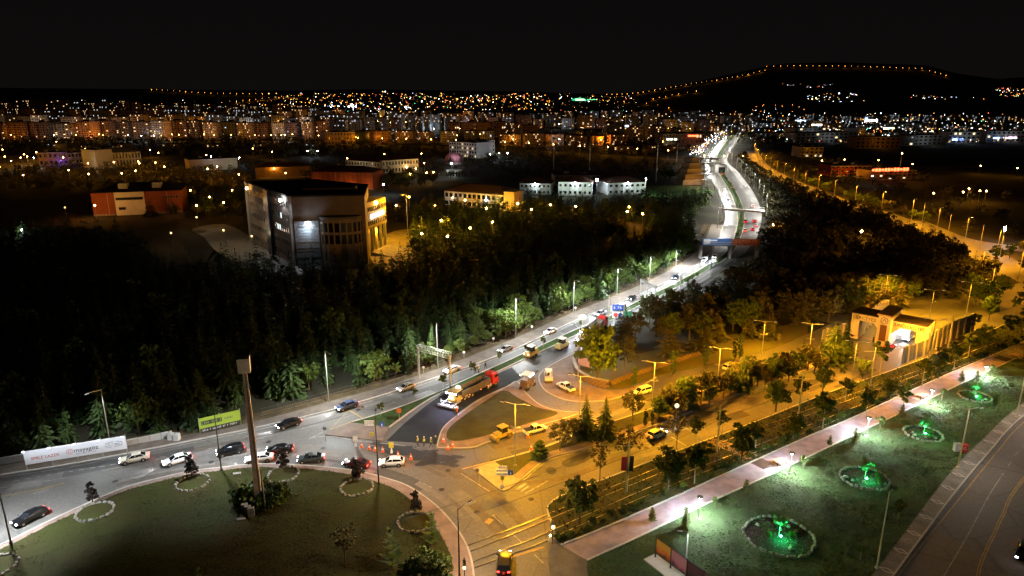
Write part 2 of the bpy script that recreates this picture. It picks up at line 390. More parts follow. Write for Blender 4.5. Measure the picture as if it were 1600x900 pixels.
    g = MB(); g.prism(tu + pu[::-1], 0, .12); struct('tram_strip', g, mat('tram_grass', (.045, .062, .02), .9, bump=.8, bscale=3, col2=(.045, .042, .02), vscale=.2))
    g = MB(); g.prism(pu + pl[::-1], 0, .13); struct('park_path', g, M_PATH)
    kb = MB(); ribbon(kb, tu, .25, .02, h=.15); ribbon(kb, pu, .3, .02, h=.2); ribbon(kb, pl, .3, .02, h=.2); struct('path_kerb', kb, mat('pale_kerb', (.42,.42,.40), .8, var=.15, vscale=2))
    g = MB(); g.prism(W([(862,817),(876,853),(917,877),(925,1000),(875,1000),(856,870)]), 0, .125); struct('plaza', g, M_COBBLE)
    SL = [(1290,1000),(1363,900),(1427,815),(1490,733),(1540,683),(1590,637),(1720,540)]
    SR = [(1322,1000),(1396,900),(1445,833),(1493,769),(1547,705),(1598,651),(1720,555)]
    sl = WS(SL); sr = WS(SR)
    g = MB(); g.prism(pl + sl[::-1] + [at(922,1000)], 0, .12); o = struct('park_lawn', g, M_GRASS)
    g = MB(); g.prism(sl + sr[::-1], 0, .14); sw = struct('sidewalk', g, M_SLAB)
    kb = MB(); ribbon(kb, sr, .25, .02, h=.16); struct('sidewalk_kerb', kb, M_KERB)
    # diamonds inlaid in the sidewalk
    cl = [(a + b) / 2 for a, b in zip(smooth_line([at(*p) for p in SL], 12), smooth_line([at(*p) for p in SR], 12))]
    pts = resample(cl, 5.2); dm = MB()
    ring = [(.95, 0), (0, .5), (-.95, 0), (0, -.5)]
    dm.add([(x, y, 0) for x, y in ring] + [(x*.68, y*.68, 0) for x, y in ring], [(k, (k+1) % 4, 4 + (k+1) % 4, 4 + k) for k in range(4)])
    me_ = dm.mesh('paving_inlay', mat('pale_inlay_stone', (.5,.47,.42), .7))
    for i, p in enumerate(pts[1:-1]):
        if at(800, 1000).y < p.y < 190:
            d = (pts[i+2] - pts[i]).normalized(); link('paving_inlay', me_, sw, (p.x, p.y, .145), math.atan2(d.y, d.x) + R(90))
    # park road surface
    RR_ = WS([(1325,1000),(1398,900),(1447,833),(1495,769),(1549,705),(1600,652),(1720,557)])
    g = MB(); g.prism(shift(RR_, -.15) + [at(1720,1000)], None, .03); struct('park_road', g, M_ROADR)
    mk = MB()
    Y1 = WS([(1330,1000),(1403,900),(1450,840),(1500,778),(1560,704),(1604,656),(1720,562)], 10)
    ribbon(mk, Y1, .15, .04, 1)
    Y2 = WS([(1520,1000),(1528,900),(1541,860),(1553,835),(1567,805),(1600,748),(1720,610)], 10); ribbon(mk, Y2, .13, .04, 1, off=.13); ribbon(mk, Y2, .13, .04, 1, off=-.13)
    Wl = WS([(1420,1000),(1475,900),(1510,840),(1545,775),(1563,747)], 10); ribbon(mk, Wl, .13, .04, 0)
    ribbon(mk, resample(WS([(1563,747),(1580,722),(1600,697),(1720,580)], 10), .5), .13, .04, 0, dash=(2, 2.5))
    # left boulevard lines
    ribbon(mk, shift(WS(KERBL[:14], 10), -1.0), .18, .03, 0)
    ribbon(mk, resample(shift(WS(KERBL[:14], 10), -4.4), .5), .13, .03, 0, dash=(3, 4.5))
    ribbon(mk, resample(WS([(20,752),(200,722),(260,713)], 8), .25), .14, .03, 0, dash=(.7, .7))
    ribbon(mk, WS([(0,776),(60,765),(100,755)], 6), .12, .03, 1)
    ribbon(mk, WS([(485,684),(520,682),(560,689),(620,695),(655,700)], 6), .18, .03, 0)
    ribbon(mk, W([(483,686),(505,675)]), .2, .03, 0); ribbon(mk, W([(515,672),(560,655)]), .25, .03, 1); ribbon(mk, W([(545,641),(566,653)]), .25, .03, 1)
    ribbon(mk, W([(515,672),(545,641)]), .12, .03, 1)
    ribbon(mk, WS([(775,721),(850,699),(920,671)], 6), .2, .03, 0, off=.3)
    ribbon(mk, shift(WS(ML, 8), -.35), .2, .03, 0)
    ribbon(mk, W([(722,733),(774,720)]), .25, .03, 1); ribbon(mk, W([(720,740),(765,768)]), .14, .03, 0)
    ribbon(mk, W([(808,765),(822,755)]), .5, .03, 0); ribbon(mk, W([(814,768),(826,760)]), .3, .03, 0)
    for i in range(4): ribbon(mk, W([(820+9*i,772-5*i),(829+9*i,766-5*i)]), .16, .03, 0)
    ribbon(mk, W([(760,813),(768,816)]), 1.2, .03, 1)
    ribbon(mk, resample(WS([(835,745),(930,715),(1020,690),(1110,655),(1200,625),(1300,585)], 8), .5), .14, .03, 0, dash=(3, 4))
    ribbon(mk, W([(1049,683),(1072,697)]), .3, .03, 0)
    ribbon(mk, WS([(850,640),(930,651),(960,648)], 5), .1, .03, 0)
    ribbon(mk, resample(W([(770,805),(870,900)]), .5), .14, .03, 0, dash=(2, 3))
    ribbon(mk, W([(800,870),(850,855)]), .4, .03, 1)
    ribbon(mk, WS([(860,870),(872,890),(880,920)], 4), .15, .03, 0)
    ribbon(mk, W([(655,752),(675,762)]), .12, .03, 0)
    # far carriageway lane lines
    ml = WS(MEDL[8:], 10); ribbon(mk, resample(shift(ml, 4.2), 1), .16, .03, 0, dash=(4, 6)); ribbon(mk, shift(ml, .6), .15, .03, 1)
    mr_ = WS(MEDR[9:], 10); ribbon(mk, resample(shift(mr_, -4.0), 1), .16, .03, 0, dash=(4, 6))
    mr2 = WS([(900,529),(950,508),(1000,482),(1050,458),(1128,412)], 8)
    struct('road_marking', mk, [M_LINE, M_YLINE])
    # milled grooves beside the works: dark long strips
    gr = MB()
    for off in (-1.6, -4.4, -7.0): ribbon(gr, shift(mr2, off), .7, .045)
    struct('milled_groove', gr, mat('milled_asphalt', (.02, .02, .02), .7))
    # spilled asphalt stain
    st = MB()
    st.prism(smooth_line(W([(577,692),(600,694),(640,700),(668,708),(700,712),(712,718),(690,722),(662,728),(648,727),(660,716),(630,706),(590,698)]), 4, True), None, .05)
    rr = random.Random(9)
    for k in range(70):
        t = rr.random(); c = at(600 + 110*t + rr.gauss(0, 8), 699 + 22*t + rr.gauss(0, 5)); q = rr.uniform(.15, .8); st.prism([(c.x + math.cos(j*.9)*q*rr.uniform(.5, 1.3)*1.6, c.y + math.sin(j*.9)*q*rr.uniform(.5, 1.3)) for j in range(7)], None, .051 + k*.0001)
    struct('asphalt_stain', st, mat('tar_stain', (.016, .015, .013), .6, var=.6, vscale=1.5))
    # wet / oil patches
    st = MB()
    for c in ([(878,722),(900,712),(925,706),(930,712),(905,726),(885,730)], [(852,735),(862,730),(870,736),(862,742)]):
        st.prism(smooth_line(W(c), 4, True), None, .033)
    struct('tar_patch', st, mat('tar_patch_asphalt', (.03, .028, .025), .6))
    return dict(pu=pu, pl=pl, tu=tu, PAVE=WS(PAVEL), l=l, r=r, sl=sl, rb=ii)
RD = roads()

def rails():
    RL = [[(690,868),(775,836),(840,811),(1025,733),(1200,664),(1400,592),(1600,520),(1720,475)],
          [(690,879),(777,845),(838,820),(1032,740),(1204,671),(1403,598),(1602,525),(1720,480)],
          [(700,893),(792,858),(843,838),(1035,754),(1215,684),(1410,608),(1606,532),(1720,486)],
          [(700,903),(797,867),(852,846),(1037,764),(1220,692),(1414,614),(1610,537),(1720,491)]]
    t = thing('tram_track', 'shining tram rails crossing the junction into the grass strip', 'tram track')
    for q in RL:
        mb = MB(); p = W(q); ribbon(mb, smooth_line(p, 8), .085, .03, h=.10); mb.build('rail', M_RAIL, t)
rails()
PZ = [0.0]
def repairs():
    random.seed(77); ms = [mat('dark_repair_asphalt', (.06,.056,.052), .75, var=.2), mat('pale_repair_asphalt', (.15,.14,.13), .7, var=.2), mat('brown_repair_asphalt', (.095,.08,.065), .7, var=.25)]
    def along(line, offs, n, Lr, z=.0212):
        pts = resample(line, 2.0)
        for k in range(n):
            i = random.randrange(2, len(pts)-3); L = random.uniform(*Lr); j = min(len(pts)-1, i + max(1, int(L/2))); mb = MB(); ribbon(mb, shift(pts[i:j+1], random.uniform(*offs)), random.uniform(.5, 2.4), z + PZ[0]); PZ[0] += .0001; struct('asphalt_patch', mb, random.choice(ms))
    k = WS(KERBL[:14]); along(k, (-9, -2), 22, (4, 26))
    along(WS([(0,800),(120,765),(250,733),(400,712),(520,708),(640,735),(720,780),(790,860)]), (-5, 5), 20, (3, 18))
    along(WS([(740,745),(860,740),(960,705),(1100,662),(1250,615),(1380,560)]), (-5, 5), 22, (4, 24))
    along(WS([(700,720),(830,690),(930,655),(1050,612),(1150,580),(1250,545)]), (-4, 3), 14, (4, 20))
    mm = MB(); mm.tube((0,0,0),(0,0,.012),.42,.42,16)
    me = mm.mesh('manhole_cover', mat('cast_iron', (.03,.028,.026), .6, .5))
    for x, y in [(180,752),(330,722),(505,700),(690,765),(745,800),(830,780),(900,745),(880,668),(700,735),(420,690),(560,640),(1010,700)]:
        o = link('manhole_cover', me, None, at(x, y, .046)); tag(o, None, None, None, 'structure')
repairs()
def ground_patches():
    # far amber road and other surfaces
    g = MB(); c = WS([(1172,236),(1182,252),(1192,262),(1225,280),(1270,299),(1320,318),(1370,333),(1420,350),(1470,366),(1540,398),(1600,428),(1720,480)])
    ribbon(g, c, 14, .02); struct('far_road', g, M_ASPH)
    g = MB(); ribbon(g, WS([(1425,345),(1490,372),(1560,385),(1640,392)]), 12, .026); ribbon(g, WS([(1640,425),(1560,425),(1530,440),(1520,470),(1560,500)]), 8, .032); struct('interchange_road', g, M_ASPH)
    g = MB(); ribbon(g, WS([(1310,508),(1350,492),(1420,480),(1490,470),(1560,470)]), 12, .034); struct('campus_road', g, M_ASPH)
    g = MB(); ribbon(g, WS([(1225,405),(1290,398),(1330,402)]), 9, .02); struct('forest_clearing', g, M_EARTH)
    for q, nm, m in (([(578,402),(585,385),(606,365),(640,358),(700,362),(680,375),(650,400),(625,420),(600,425)], 'campus_plaza', mat('campus_paving', (.22,.19,.15), .8, var=.2, vscale=.3)),
                  ([(300,358),(350,350),(392,370),(430,395),(470,420),(470,430),(400,430),(360,405),(335,390),(318,370)], 'car_park', M_CONC),
                  ([(222,382),(268,370),(292,392),(300,410),(302,425),(268,425),(250,405)], 'dark_plot', M_EARTH),
                  ([(78,340),(110,332),(130,345),(115,358),(85,356)], 'lit_yard', M_EARTH),
                  ([(1000,292),(1070,290),(1110,296),(1110,305),(1040,308),(1000,305)], 'sports_ground', mat('turf', (.05,.10,.03), .9)),
                  ([(0,250),(120,245),(200,262),(330,275),(420,300),(300,300),(180,285),(0,268)], 'campus_lane', M_FARRD),
                  ([(560,300),(600,293),(640,300),(620,318),(580,316)], 'hall_yard', M_FARRD),
                  ([(700,262),(760,262),(800,272),(720,280),(660,284)], 'court', M_FARRD)):
        g = MB(); g.prism(smooth_line(W(q), 3, True), None, .024); struct(nm, g, m)
    # orange avenue far across the middle
    g = MB(); ribbon(g, WS([(420,222),(600,226),(760,232),(900,240),(1000,246),(1100,252)]), 10, .02); struct('avenue', g, M_FARRD)
    g = MB(); ribbon(g, WS([(0,222),(120,222),(260,222),(420,222)]), 14, .028); struct('city_street', g, M_FARRD)
    g = MB(); ribbon(g, WS([(1190,250),(1300,262),(1400,262),(1600,262)]), 12, .02); struct('country_road', g, M_FARRD)
    g = MB(); ribbon(g, WS([(930,395),(980,372),(1010,360),(960,345),(900,338),(820,330),(730,322)]), 6, .02); struct('forest_lane', g, M_FARRD)
ground_patches()

# ================================================================ VEGETATION
def leaf_arrays(C, U, V):
    n = len(C); co = np.empty((n, 4, 3)); co[:, 0] = C - U; co[:, 1] = C - V; co[:, 2] = C + U; co[:, 3] = C + V
    return co.reshape(-1, 3)
def quads_mesh(name, co, material):
    n = len(co) // 4; me = bpy.data.meshes.new(name); me.vertices.add(len(co)); me.vertices.foreach_set('co', co.astype(np.float32).ravel())
    me.loops.add(len(co)); me.loops.foreach_set('vertex_index', np.arange(len(co), dtype=np.int32))
    me.polygons.add(n); me.polygons.foreach_set('loop_start', np.arange(0, len(co), 4, dtype=np.int32)); me.polygons.foreach_set('loop_total', np.full(n, 4, dtype=np.int32))
    me.materials.append(material); me.update(calc_edges=True); return me
def rand_unit(n):
    v = rng.normal(size=(n, 3)); return v / np.linalg.norm(v, axis=1, keepdims=True)
def conifer_co(h, r, layers=13, per=11, base=.08, droop=.35, irregular=.25, leaf=1.0):
    C = []; U = []; V = []
    for i in range(layers):
        t = (i + rng.uniform(-.3, .3)) / layers; z = h * (base + (1 - base) * t); rr = r * (1 - t) ** .85 * rng.uniform(1 - irregular, 1.1) + .12
        m = max(4, int(per * (1 - .55 * t)))
        for k in range(m):
            a = 2 * math.pi * (k + rng.uniform(-.4, .4)) / m; L = rr * rng.uniform(.7, 1.15)
            d = np.array([math.cos(a), math.sin(a), 0]); s = np.array([-math.sin(a), math.cos(a), 0])
            for f in (.3, .62, .92):
                c = d * L * f; c[2] = z - droop * L * f * f + rng.uniform(-.1, .1)
                wdt = (.20 * L + .10) * (1.15 - f) * leaf + .07; ln = .24 * L + .1
                C.append(c); U.append(d * ln + np.array([0, 0, -droop * ln * f * 1.3])); V.append(s * wdt + np.array([0, 0, rng.uniform(-.12, .12) * L]))
    for k in range(5):
        a = rng.uniform(0, 6.28); C.append(np.array([0, 0, h * .97])); U.append(np.array([0, 0, h * .05])); V.append(np.array([math.cos(a), math.sin(a), 0]) * .12)
    return leaf_arrays(np.array(C), np.array(U), np.array(V))
def broad_co(h, r, zc, rz_, clumps=34, leaves=36, leaf=.16, cr=.3, hollow=.55, flat=0):
    cs = []
    while len(cs) < clumps:
        d = rand_unit(1)[0]; q = rng.uniform(hollow, 1.0)
        p = np.array([d[0] * r * q, d[1] * r * q, zc + d[2] * rz_ * q]); cs.append(p)
    cs = np.array(cs); n = clumps * leaves
    rad = rng.uniform(.6, 1.2, clumps)[:, None, None] * cr * r
    off = rand_unit(n).reshape(clumps, leaves, 3) * (rng.uniform(0, 1, (clumps, leaves, 1)) ** .45) * rad
    off[..., 2] *= .7
    C = (cs[:, None] + off).reshape(-1, 3); u = rand_unit(n); v = np.cross(u, rand_unit(n)); v /= np.linalg.norm(v, axis=1, keepdims=True) + 1e-6
    s = leaf * rng.uniform(.6, 1.4, (n, 1)); return leaf_arrays(C, u * s * 1.2, v * s * .8)
def trunk_mb(h, r, limbs=4, spread=1.0, fork=.45):
    mb = MB(); lean = Vector((random.uniform(-.1, .1), random.uniform(-.1, .1), 0)) * h * .15
    mid = Vector((0, 0, h * fork)) + lean * .5
    mb.tube((0, 0, -.1), mid, r, r * .75, 7); mb.tube(mid, Vector((0, 0, h * .85)) + lean, r * .7, r * .2, 6)
    for k in range(limbs):
        a = 6.28 * k / limbs + random.uniform(-.4, .4); b = mid + Vector((0, 0, h * random.uniform(0, .18)))
        e = b + Vector((math.cos(a) * spread, math.sin(a) * spread, h * .2)); mb.tube(b, e, r * .4, r * .12, 5)
    return mb
PROTO = {}
def proto(kind, i):
    key = (kind, i)
    if key in PROTO: return PROTO[key]
    random.seed(hash_(kind) + i)
    if kind == 'pine':
        h = [9, 10.5, 8, 9.5, 7, 11][i % 6]; r = [2.2, 2.3, 2.1, 1.8, 1.9, 2.4][i % 6]
        cr = quads_mesh('crown', conifer_co(h, r, 15, 12), L_PINE); tr = trunk_mb(h, .15, 0).mesh('trunk', M_BARK)
    elif kind == 'spruce':
        h = [10, 11][i % 2]; cr = quads_mesh('crown', conifer_co(h, 3.3, 22, 16, .05, .3, .3), L_PINE); tr = trunk_mb(h, .2, 0).mesh('trunk', M_BARK)
    elif kind == 'cedar':
        h = [9, 10][i % 2]; cr = quads_mesh('crown', conifer_co(h, 4.0, 12, 20, .12, .12, .35, .8), L_OLIVE); tr = trunk_mb(h, .22, 3, 1.6).mesh('trunk', M_BARK)
    elif kind == 'broad':
        h = [7, 8, 6, 7.5][i % 4]; r = [2.6, 3.0, 2.3, 2.2][i % 4]
        cr = quads_mesh('crown', broad_co(h, r, h * .6, h * .37, 46, 52, .17, .3, .4), L_BROAD); tr = trunk_mb(h, .16, 5, r * .5).mesh('trunk', M_BARK)
    elif kind == 'autumn':
        h = [7, 8][i % 2]; r = 2.6; cr = quads_mesh('crown', broad_co(h, r, h * .6, h * .36, 34, 40, .19), L_OLIVE); tr = trunk_mb(h, .16, 5, r * .5).mesh('trunk', M_BARK)
    elif kind == 'lime':
        h = [6, 7, 5][i % 3]; r = 2.2; cr = quads_mesh('crown', broad_co(h, r, h * .55, h * .4, 34, 38, .17), L_LIME); tr = trunk_mb(h, .14, 4, r * .5).mesh('trunk', M_BARK)
    elif kind == 'street':
        h = [5.6, 6.2, 5][i % 3]; r = [1.5, 1.35, 1.3][i % 3]
        cr = quads_mesh('crown', broad_co(h, r, h * .64, h * .30, 22, 40, .15, .34, .3), L_BROAD); tr = trunk_mb(h, .08, 4, .6, .4).mesh('trunk', M_BARKP)
    elif kind == 'sparse':
        h = [7.5, 7][i % 2]; cr = quads_mesh('crown', broad_co(h, 2.0, h * .68, h * .28, 26, 20, .14, .3, .4), L_OLIVE); tr = trunk_mb(h, .10, 6, 1.3, .4).mesh('trunk', M_BARK)
    elif kind == 'sapling':
        h = 2.6; cr = quads_mesh('crown', broad_co(h, .45, h * .62, h * .30, 10, 26, .10, .5, .2), L_LIME); tr = trunk_mb(h, .03, 2, .2).mesh('trunk', M_BARKP)
    elif kind == 'glow':
        h = 3.2; cr = quads_mesh('crown', broad_co(h, .95, 2.25, .85, 20, 60, .085, .42, .2), L_LIME); tr = trunk_mb(h * .8, .05, 3, .3).mesh('trunk', M_BARKP)
    elif kind == 'slim':
        h = 2.5; cr = quads_mesh('crown', conifer_co(h, .5, 9, 8, .15, -.5, .3), L_BROAD); tr = trunk_mb(h, .03, 0).mesh('trunk', M_BARK)
    elif kind == 'cypress':
        h = [6.5, 7.5][i % 2]; cr = quads_mesh('crown', broad_co(h, .75, h * .5, h * .48, 40, 40, .13, .45, .5), L_PINE); tr = trunk_mb(h * .6, .1, 0).mesh('trunk', M_BARK)
    elif kind == 'topiary':
        co = np.concatenate([broad_co(2, .55, .75, .32, 10, 50, .08, .5, .5), broad_co(2, .48, 1.45, .28, 10, 40, .08, .5, .5), broad_co(2, .36, 2.05, .24, 8, 30, .08, .5, .5)])
        cr = quads_mesh('crown', co, L_RED); tr = trunk_mb(2.1, .05, 0).mesh('trunk', M_BARK)
    elif kind == 'spiral':
        co = np.concatenate([broad_co(2, .95 - .2 * k, .35 + .5 * k, .14, 12, 44, .10, .4, .6) for k in range(4)])
        cr = quads_mesh('crown', co, L_PINE); tr = trunk_mb(2.1, .07, 0).mesh('trunk', M_BARK)
    elif kind == 'bush':
        cr = quads_mesh('crown', broad_co(1.2, 1.0, .6, .6, 16, 40, .12, .45, .4), L_BROAD); tr = trunk_mb(.8, .06, 4, .4, .2).mesh('trunk', M_BARK); h = 1.2
    PROTO[key] = (tr, cr, h if kind not in ('topiary', 'spiral') else 2.2); return PROTO[key]
def hash_(s): return sum(ord(c) * (i + 1) for i, c in enumerate(s))
NAMES = {'pine': 'pine_tree', 'spruce': 'spruce_tree', 'cedar': 'cedar_tree', 'broad': 'broadleaf_tree', 'autumn': 'broadleaf_tree', 'lime': 'broadleaf_tree', 'street': 'street_tree', 'sparse': 'street_tree',
         'sapling': 'sapling', 'glow': 'sapling', 'slim': 'sapling', 'cypress': 'cypress_tree', 'topiary': 'topiary_tree', 'spiral': 'topiary_tree', 'bush': 'bush'}
TREES = []
def tree(kind, p, h=None, label='', group=None, i=None, leaf=None):
    i = random.randrange(6) if i is None else i; i = {'pine': i % 6, 'broad': i % 4, 'lime': i % 3, 'street': i % 3}.get(kind, i % 2)
    st = random.getstate(); tr, cr, h0 = proto(kind, i); random.setstate(st)
    s = (h or h0) / h0; o = thing(NAMES[kind], label, 'bush' if kind == 'bush' else 'tree', (p[0], p[1], p[2] if len(p) > 2 else 0), random.uniform(0, 6.28), group, (s * random.uniform(.9, 1.1),) * 2 + (s,))
    link('trunk', tr, o); c = link('crown', cr, o)
    if leaf: c.data = cr.copy(); c.data.name = 'crown'; c.data.materials[0] = leaf
    TREES.append((p[0], p[1], (h or h0) * .4)); return o
def inpoly(x, y, P):
    c = False; n = len(P)
    for i in range(n):
        a, b = P[i], P[i-1]
        if (a[1] > y) != (b[1] > y) and x < (b[0] - a[0]) * (y - a[1]) / (b[1] - a[1]) + a[0]: c = not c
    return c
def scatter(P, step, jit=.45, keep=1.0):
    xs = [p[0] for p in P]; ys = [p[1] for p in P]; out = []; y = min(ys); row = 0
    while y < max(ys):
        x = min(xs) + (row % 2) * step / 2
        while x < max(xs):
            a, b = x + random.uniform(-jit, jit) * step, y + random.uniform(-jit, jit) * step
            if random.random() < keep and inpoly(a, b, P): out.append((a, b))
            x += step
        y += step * .87; row += 1
    return out
def project(x, y, z=0):
    d = y * CP + (H - z) * SP; u = y * SP - (H - z) * CP
    return 800 + FPX * x / d, 450 - FPX * u / d
BUILDINGS_AVOID = []   # world polygons without trees

def forests():
    random.seed(11)
    L1 = shift(RD['PAVE'], 2.2)
    lf = [(p.x, p.y) for p in L1 if p.y < 262]
    # left forest, from the verge back
    PL = lf + [tuple(at(*q)[:2]) for q in [(1075,360),(1088,335),(1112,316),(1085,312),(1000,322),(800,325),(700,330),(650,352),(640,372),(655,392),(630,422),(590,428),(575,432),(450,432),(370,412),(300,428),(262,426),(215,395),(205,372),(110,368),(0,372),(-160,400)]] + [tuple(at(-160, 690)[:2])]
    A = scatter(PL, 4.5)
    PRr = [tuple(at(*q)[:2]) for q in [(1192,372),(1200,330),(1186,300),(1160,268),(1150,252),(1165,246),(1180,280),(1230,300),(1290,322),(1360,345),(1420,368),(1480,388),(1500,400),(1535,430),(1560,462),(1500,478),(1440,490),(1330,500),(1290,508),(1240,520),(1180,530),(1100,538),(1030,545),(960,550),(940,545),(1000,520),(1075,478),(1135,447),(1188,412)]]
    B = scatter(PRr, 5.0)
    # openings at the clearings
    holes = [[tuple(at(*q)[:2]) for q in P] for P in ([(1215,400),(1340,390),(1340,410),(1215,415)], [(1310,502),(1430,478),(1490,468),(1500,478),(1440,497),(1325,518)],[(1330,505),(1480,480),(1490,495),(1350,515)])]
    B = [p for p in B if not any(inpoly(*p, h) for h in holes)]
    vis = lambda p: -60 < project(*p)[0] < 1660
    A = [p for p in A if vis(p)]; B = [p for p in B if vis(p)]
    lane = [at(*q) for q in [(930,395),(980,372),(1010,360),(960,345),(900,338),(820,330),(730,322)]]
    def near_lane(p): return any((Vector((p[0], p[1], 0)) - q).length < 7 for q in resample(lane, 5))
    A = [p for p in A if not near_lane(p)]
    # trees along the verge: individual broadleaf and pines
    edge = lambda p: min((Vector((p[0], p[1], 0)) - q).length for q in L1[::2])
    A2 = sorted(((edge(p), p) for p in A), key=lambda t: t[0])
    front = [p for e, p in A2 if e < 9 and p[1] < 265]; rest = [p for e, p in A2 if not (e < 9 and p[1] < 265)]
    nb = 0
    for p in front:
        px, py = project(*p)
        if px > 380 and px < 560 and edge(p) < 5: continue
        if random.random() < (.6 if px > 720 else .18) and nb < 140:
            tree(random.choice(['broad', 'lime', 'broad']), (*p, 0), random.uniform(4.5, 8), 'leafy green tree at the forest edge behind the highway fence', 'leafy trees along the highway verge'); nb += 1
        else: rest.append(p)
    rest.sort(key=lambda p: (edge(p) if edge(p) < 30 else 30 + p[1] * .2))
    for p in resample(shift(RD['PAVE'], 2.4), 2.6):
        px, py = project(p.x, p.y)
        if px > 575 and p.y < 262 and random.random() < .85:
            q = (p.x + random.uniform(-1, 1), p.y + random.uniform(-.8, 1.6), 0); tree(random.choice(['broad', 'lime', 'pine', 'broad']), q, random.uniform(2.6, 5.5), 'low leafy growth crowding the fence of the highway', 'undergrowth along the highway fence')
    # foremost pines around the big campus building
    n = 0; bulk = []
    for p in rest:
        px, py = project(*p)
        if (edge(p) < 22 and px > 20 and n < 210) or (395 < px < 700 and 400 < py < 470 and n < 290):
            tree('pine', (*p, 0), random.uniform(4.5, 11), 'dark pine of the forest mass left of the highway', 'pines of the left forest'); n += 1
        else: bulk.append(p)
    merged('forest', [p for p in bulk if random.random() > .06], 'dark pine forest filling the slope between highway and campus', hh=(5, 11.5))
    B.sort(key=lambda p: p[1]); n = 0; bulk = []
    for p in B:
        if n < 90:
            k = random.choice(['cedar', 'broad', 'cedar', 'autumn'])
            tree(k, (*p, 0), random.uniform(6, 9), 'dark tree of the grove between highway and gate road', 'trees of the right grove'); n += 1
        else: bulk.append(p)
    merged('grove', bulk, 'dark wood filling the ground right of the highway', mix=True)
def merged(name, pts, label, mix=False, small=1.0, hh=(6.5, 10), leaf=None):
    if not pts: return
    lod = [conifer_co(9, rng.uniform(1.7, 2.7), 10, 9) for _ in range(8)] + [broad_co(8, 2.6, 4.8, 2.9, 22, 13, .32, .34) for _ in range(1)]
    if mix: lod = [conifer_co(8, 2.6, 8, 10, .15, .2) for _ in range(3)] + [broad_co(7.5, 2.8, 4.6, 2.6, 22, 13, .34, .34) for _ in range(4)]
    cos = []; tr = MB()
    for p in pts:
        c = lod[random.randrange(len(lod))]; s = random.uniform(*hh) / 9 * small; a = random.uniform(0, 6.28)
        if p[1] > 330: c = c.reshape(-1, 4, 3)[::2].reshape(-1, 3)
        x = c[:, 0] * math.cos(a) - c[:, 1] * math.sin(a); y = c[:, 0] * math.sin(a) + c[:, 1] * math.cos(a)
        cos.append(np.stack([x * s + p[0], y * s + p[1], c[:, 2] * s], 1))
        tr.tube((p[0], p[1], -.1), (p[0], p[1], 6 * s), .16, .06, 4, cap=False)
    o = link(name, quads_mesh(name, np.concatenate(cos), leaf or (L_OLIVE if mix else L_PINE))); o['kind'] = 'stuff'; o['label'] = label
    link_ = tr.build('trunks', M_BARK, o); link_['kind'] = 'stuff'
forests()

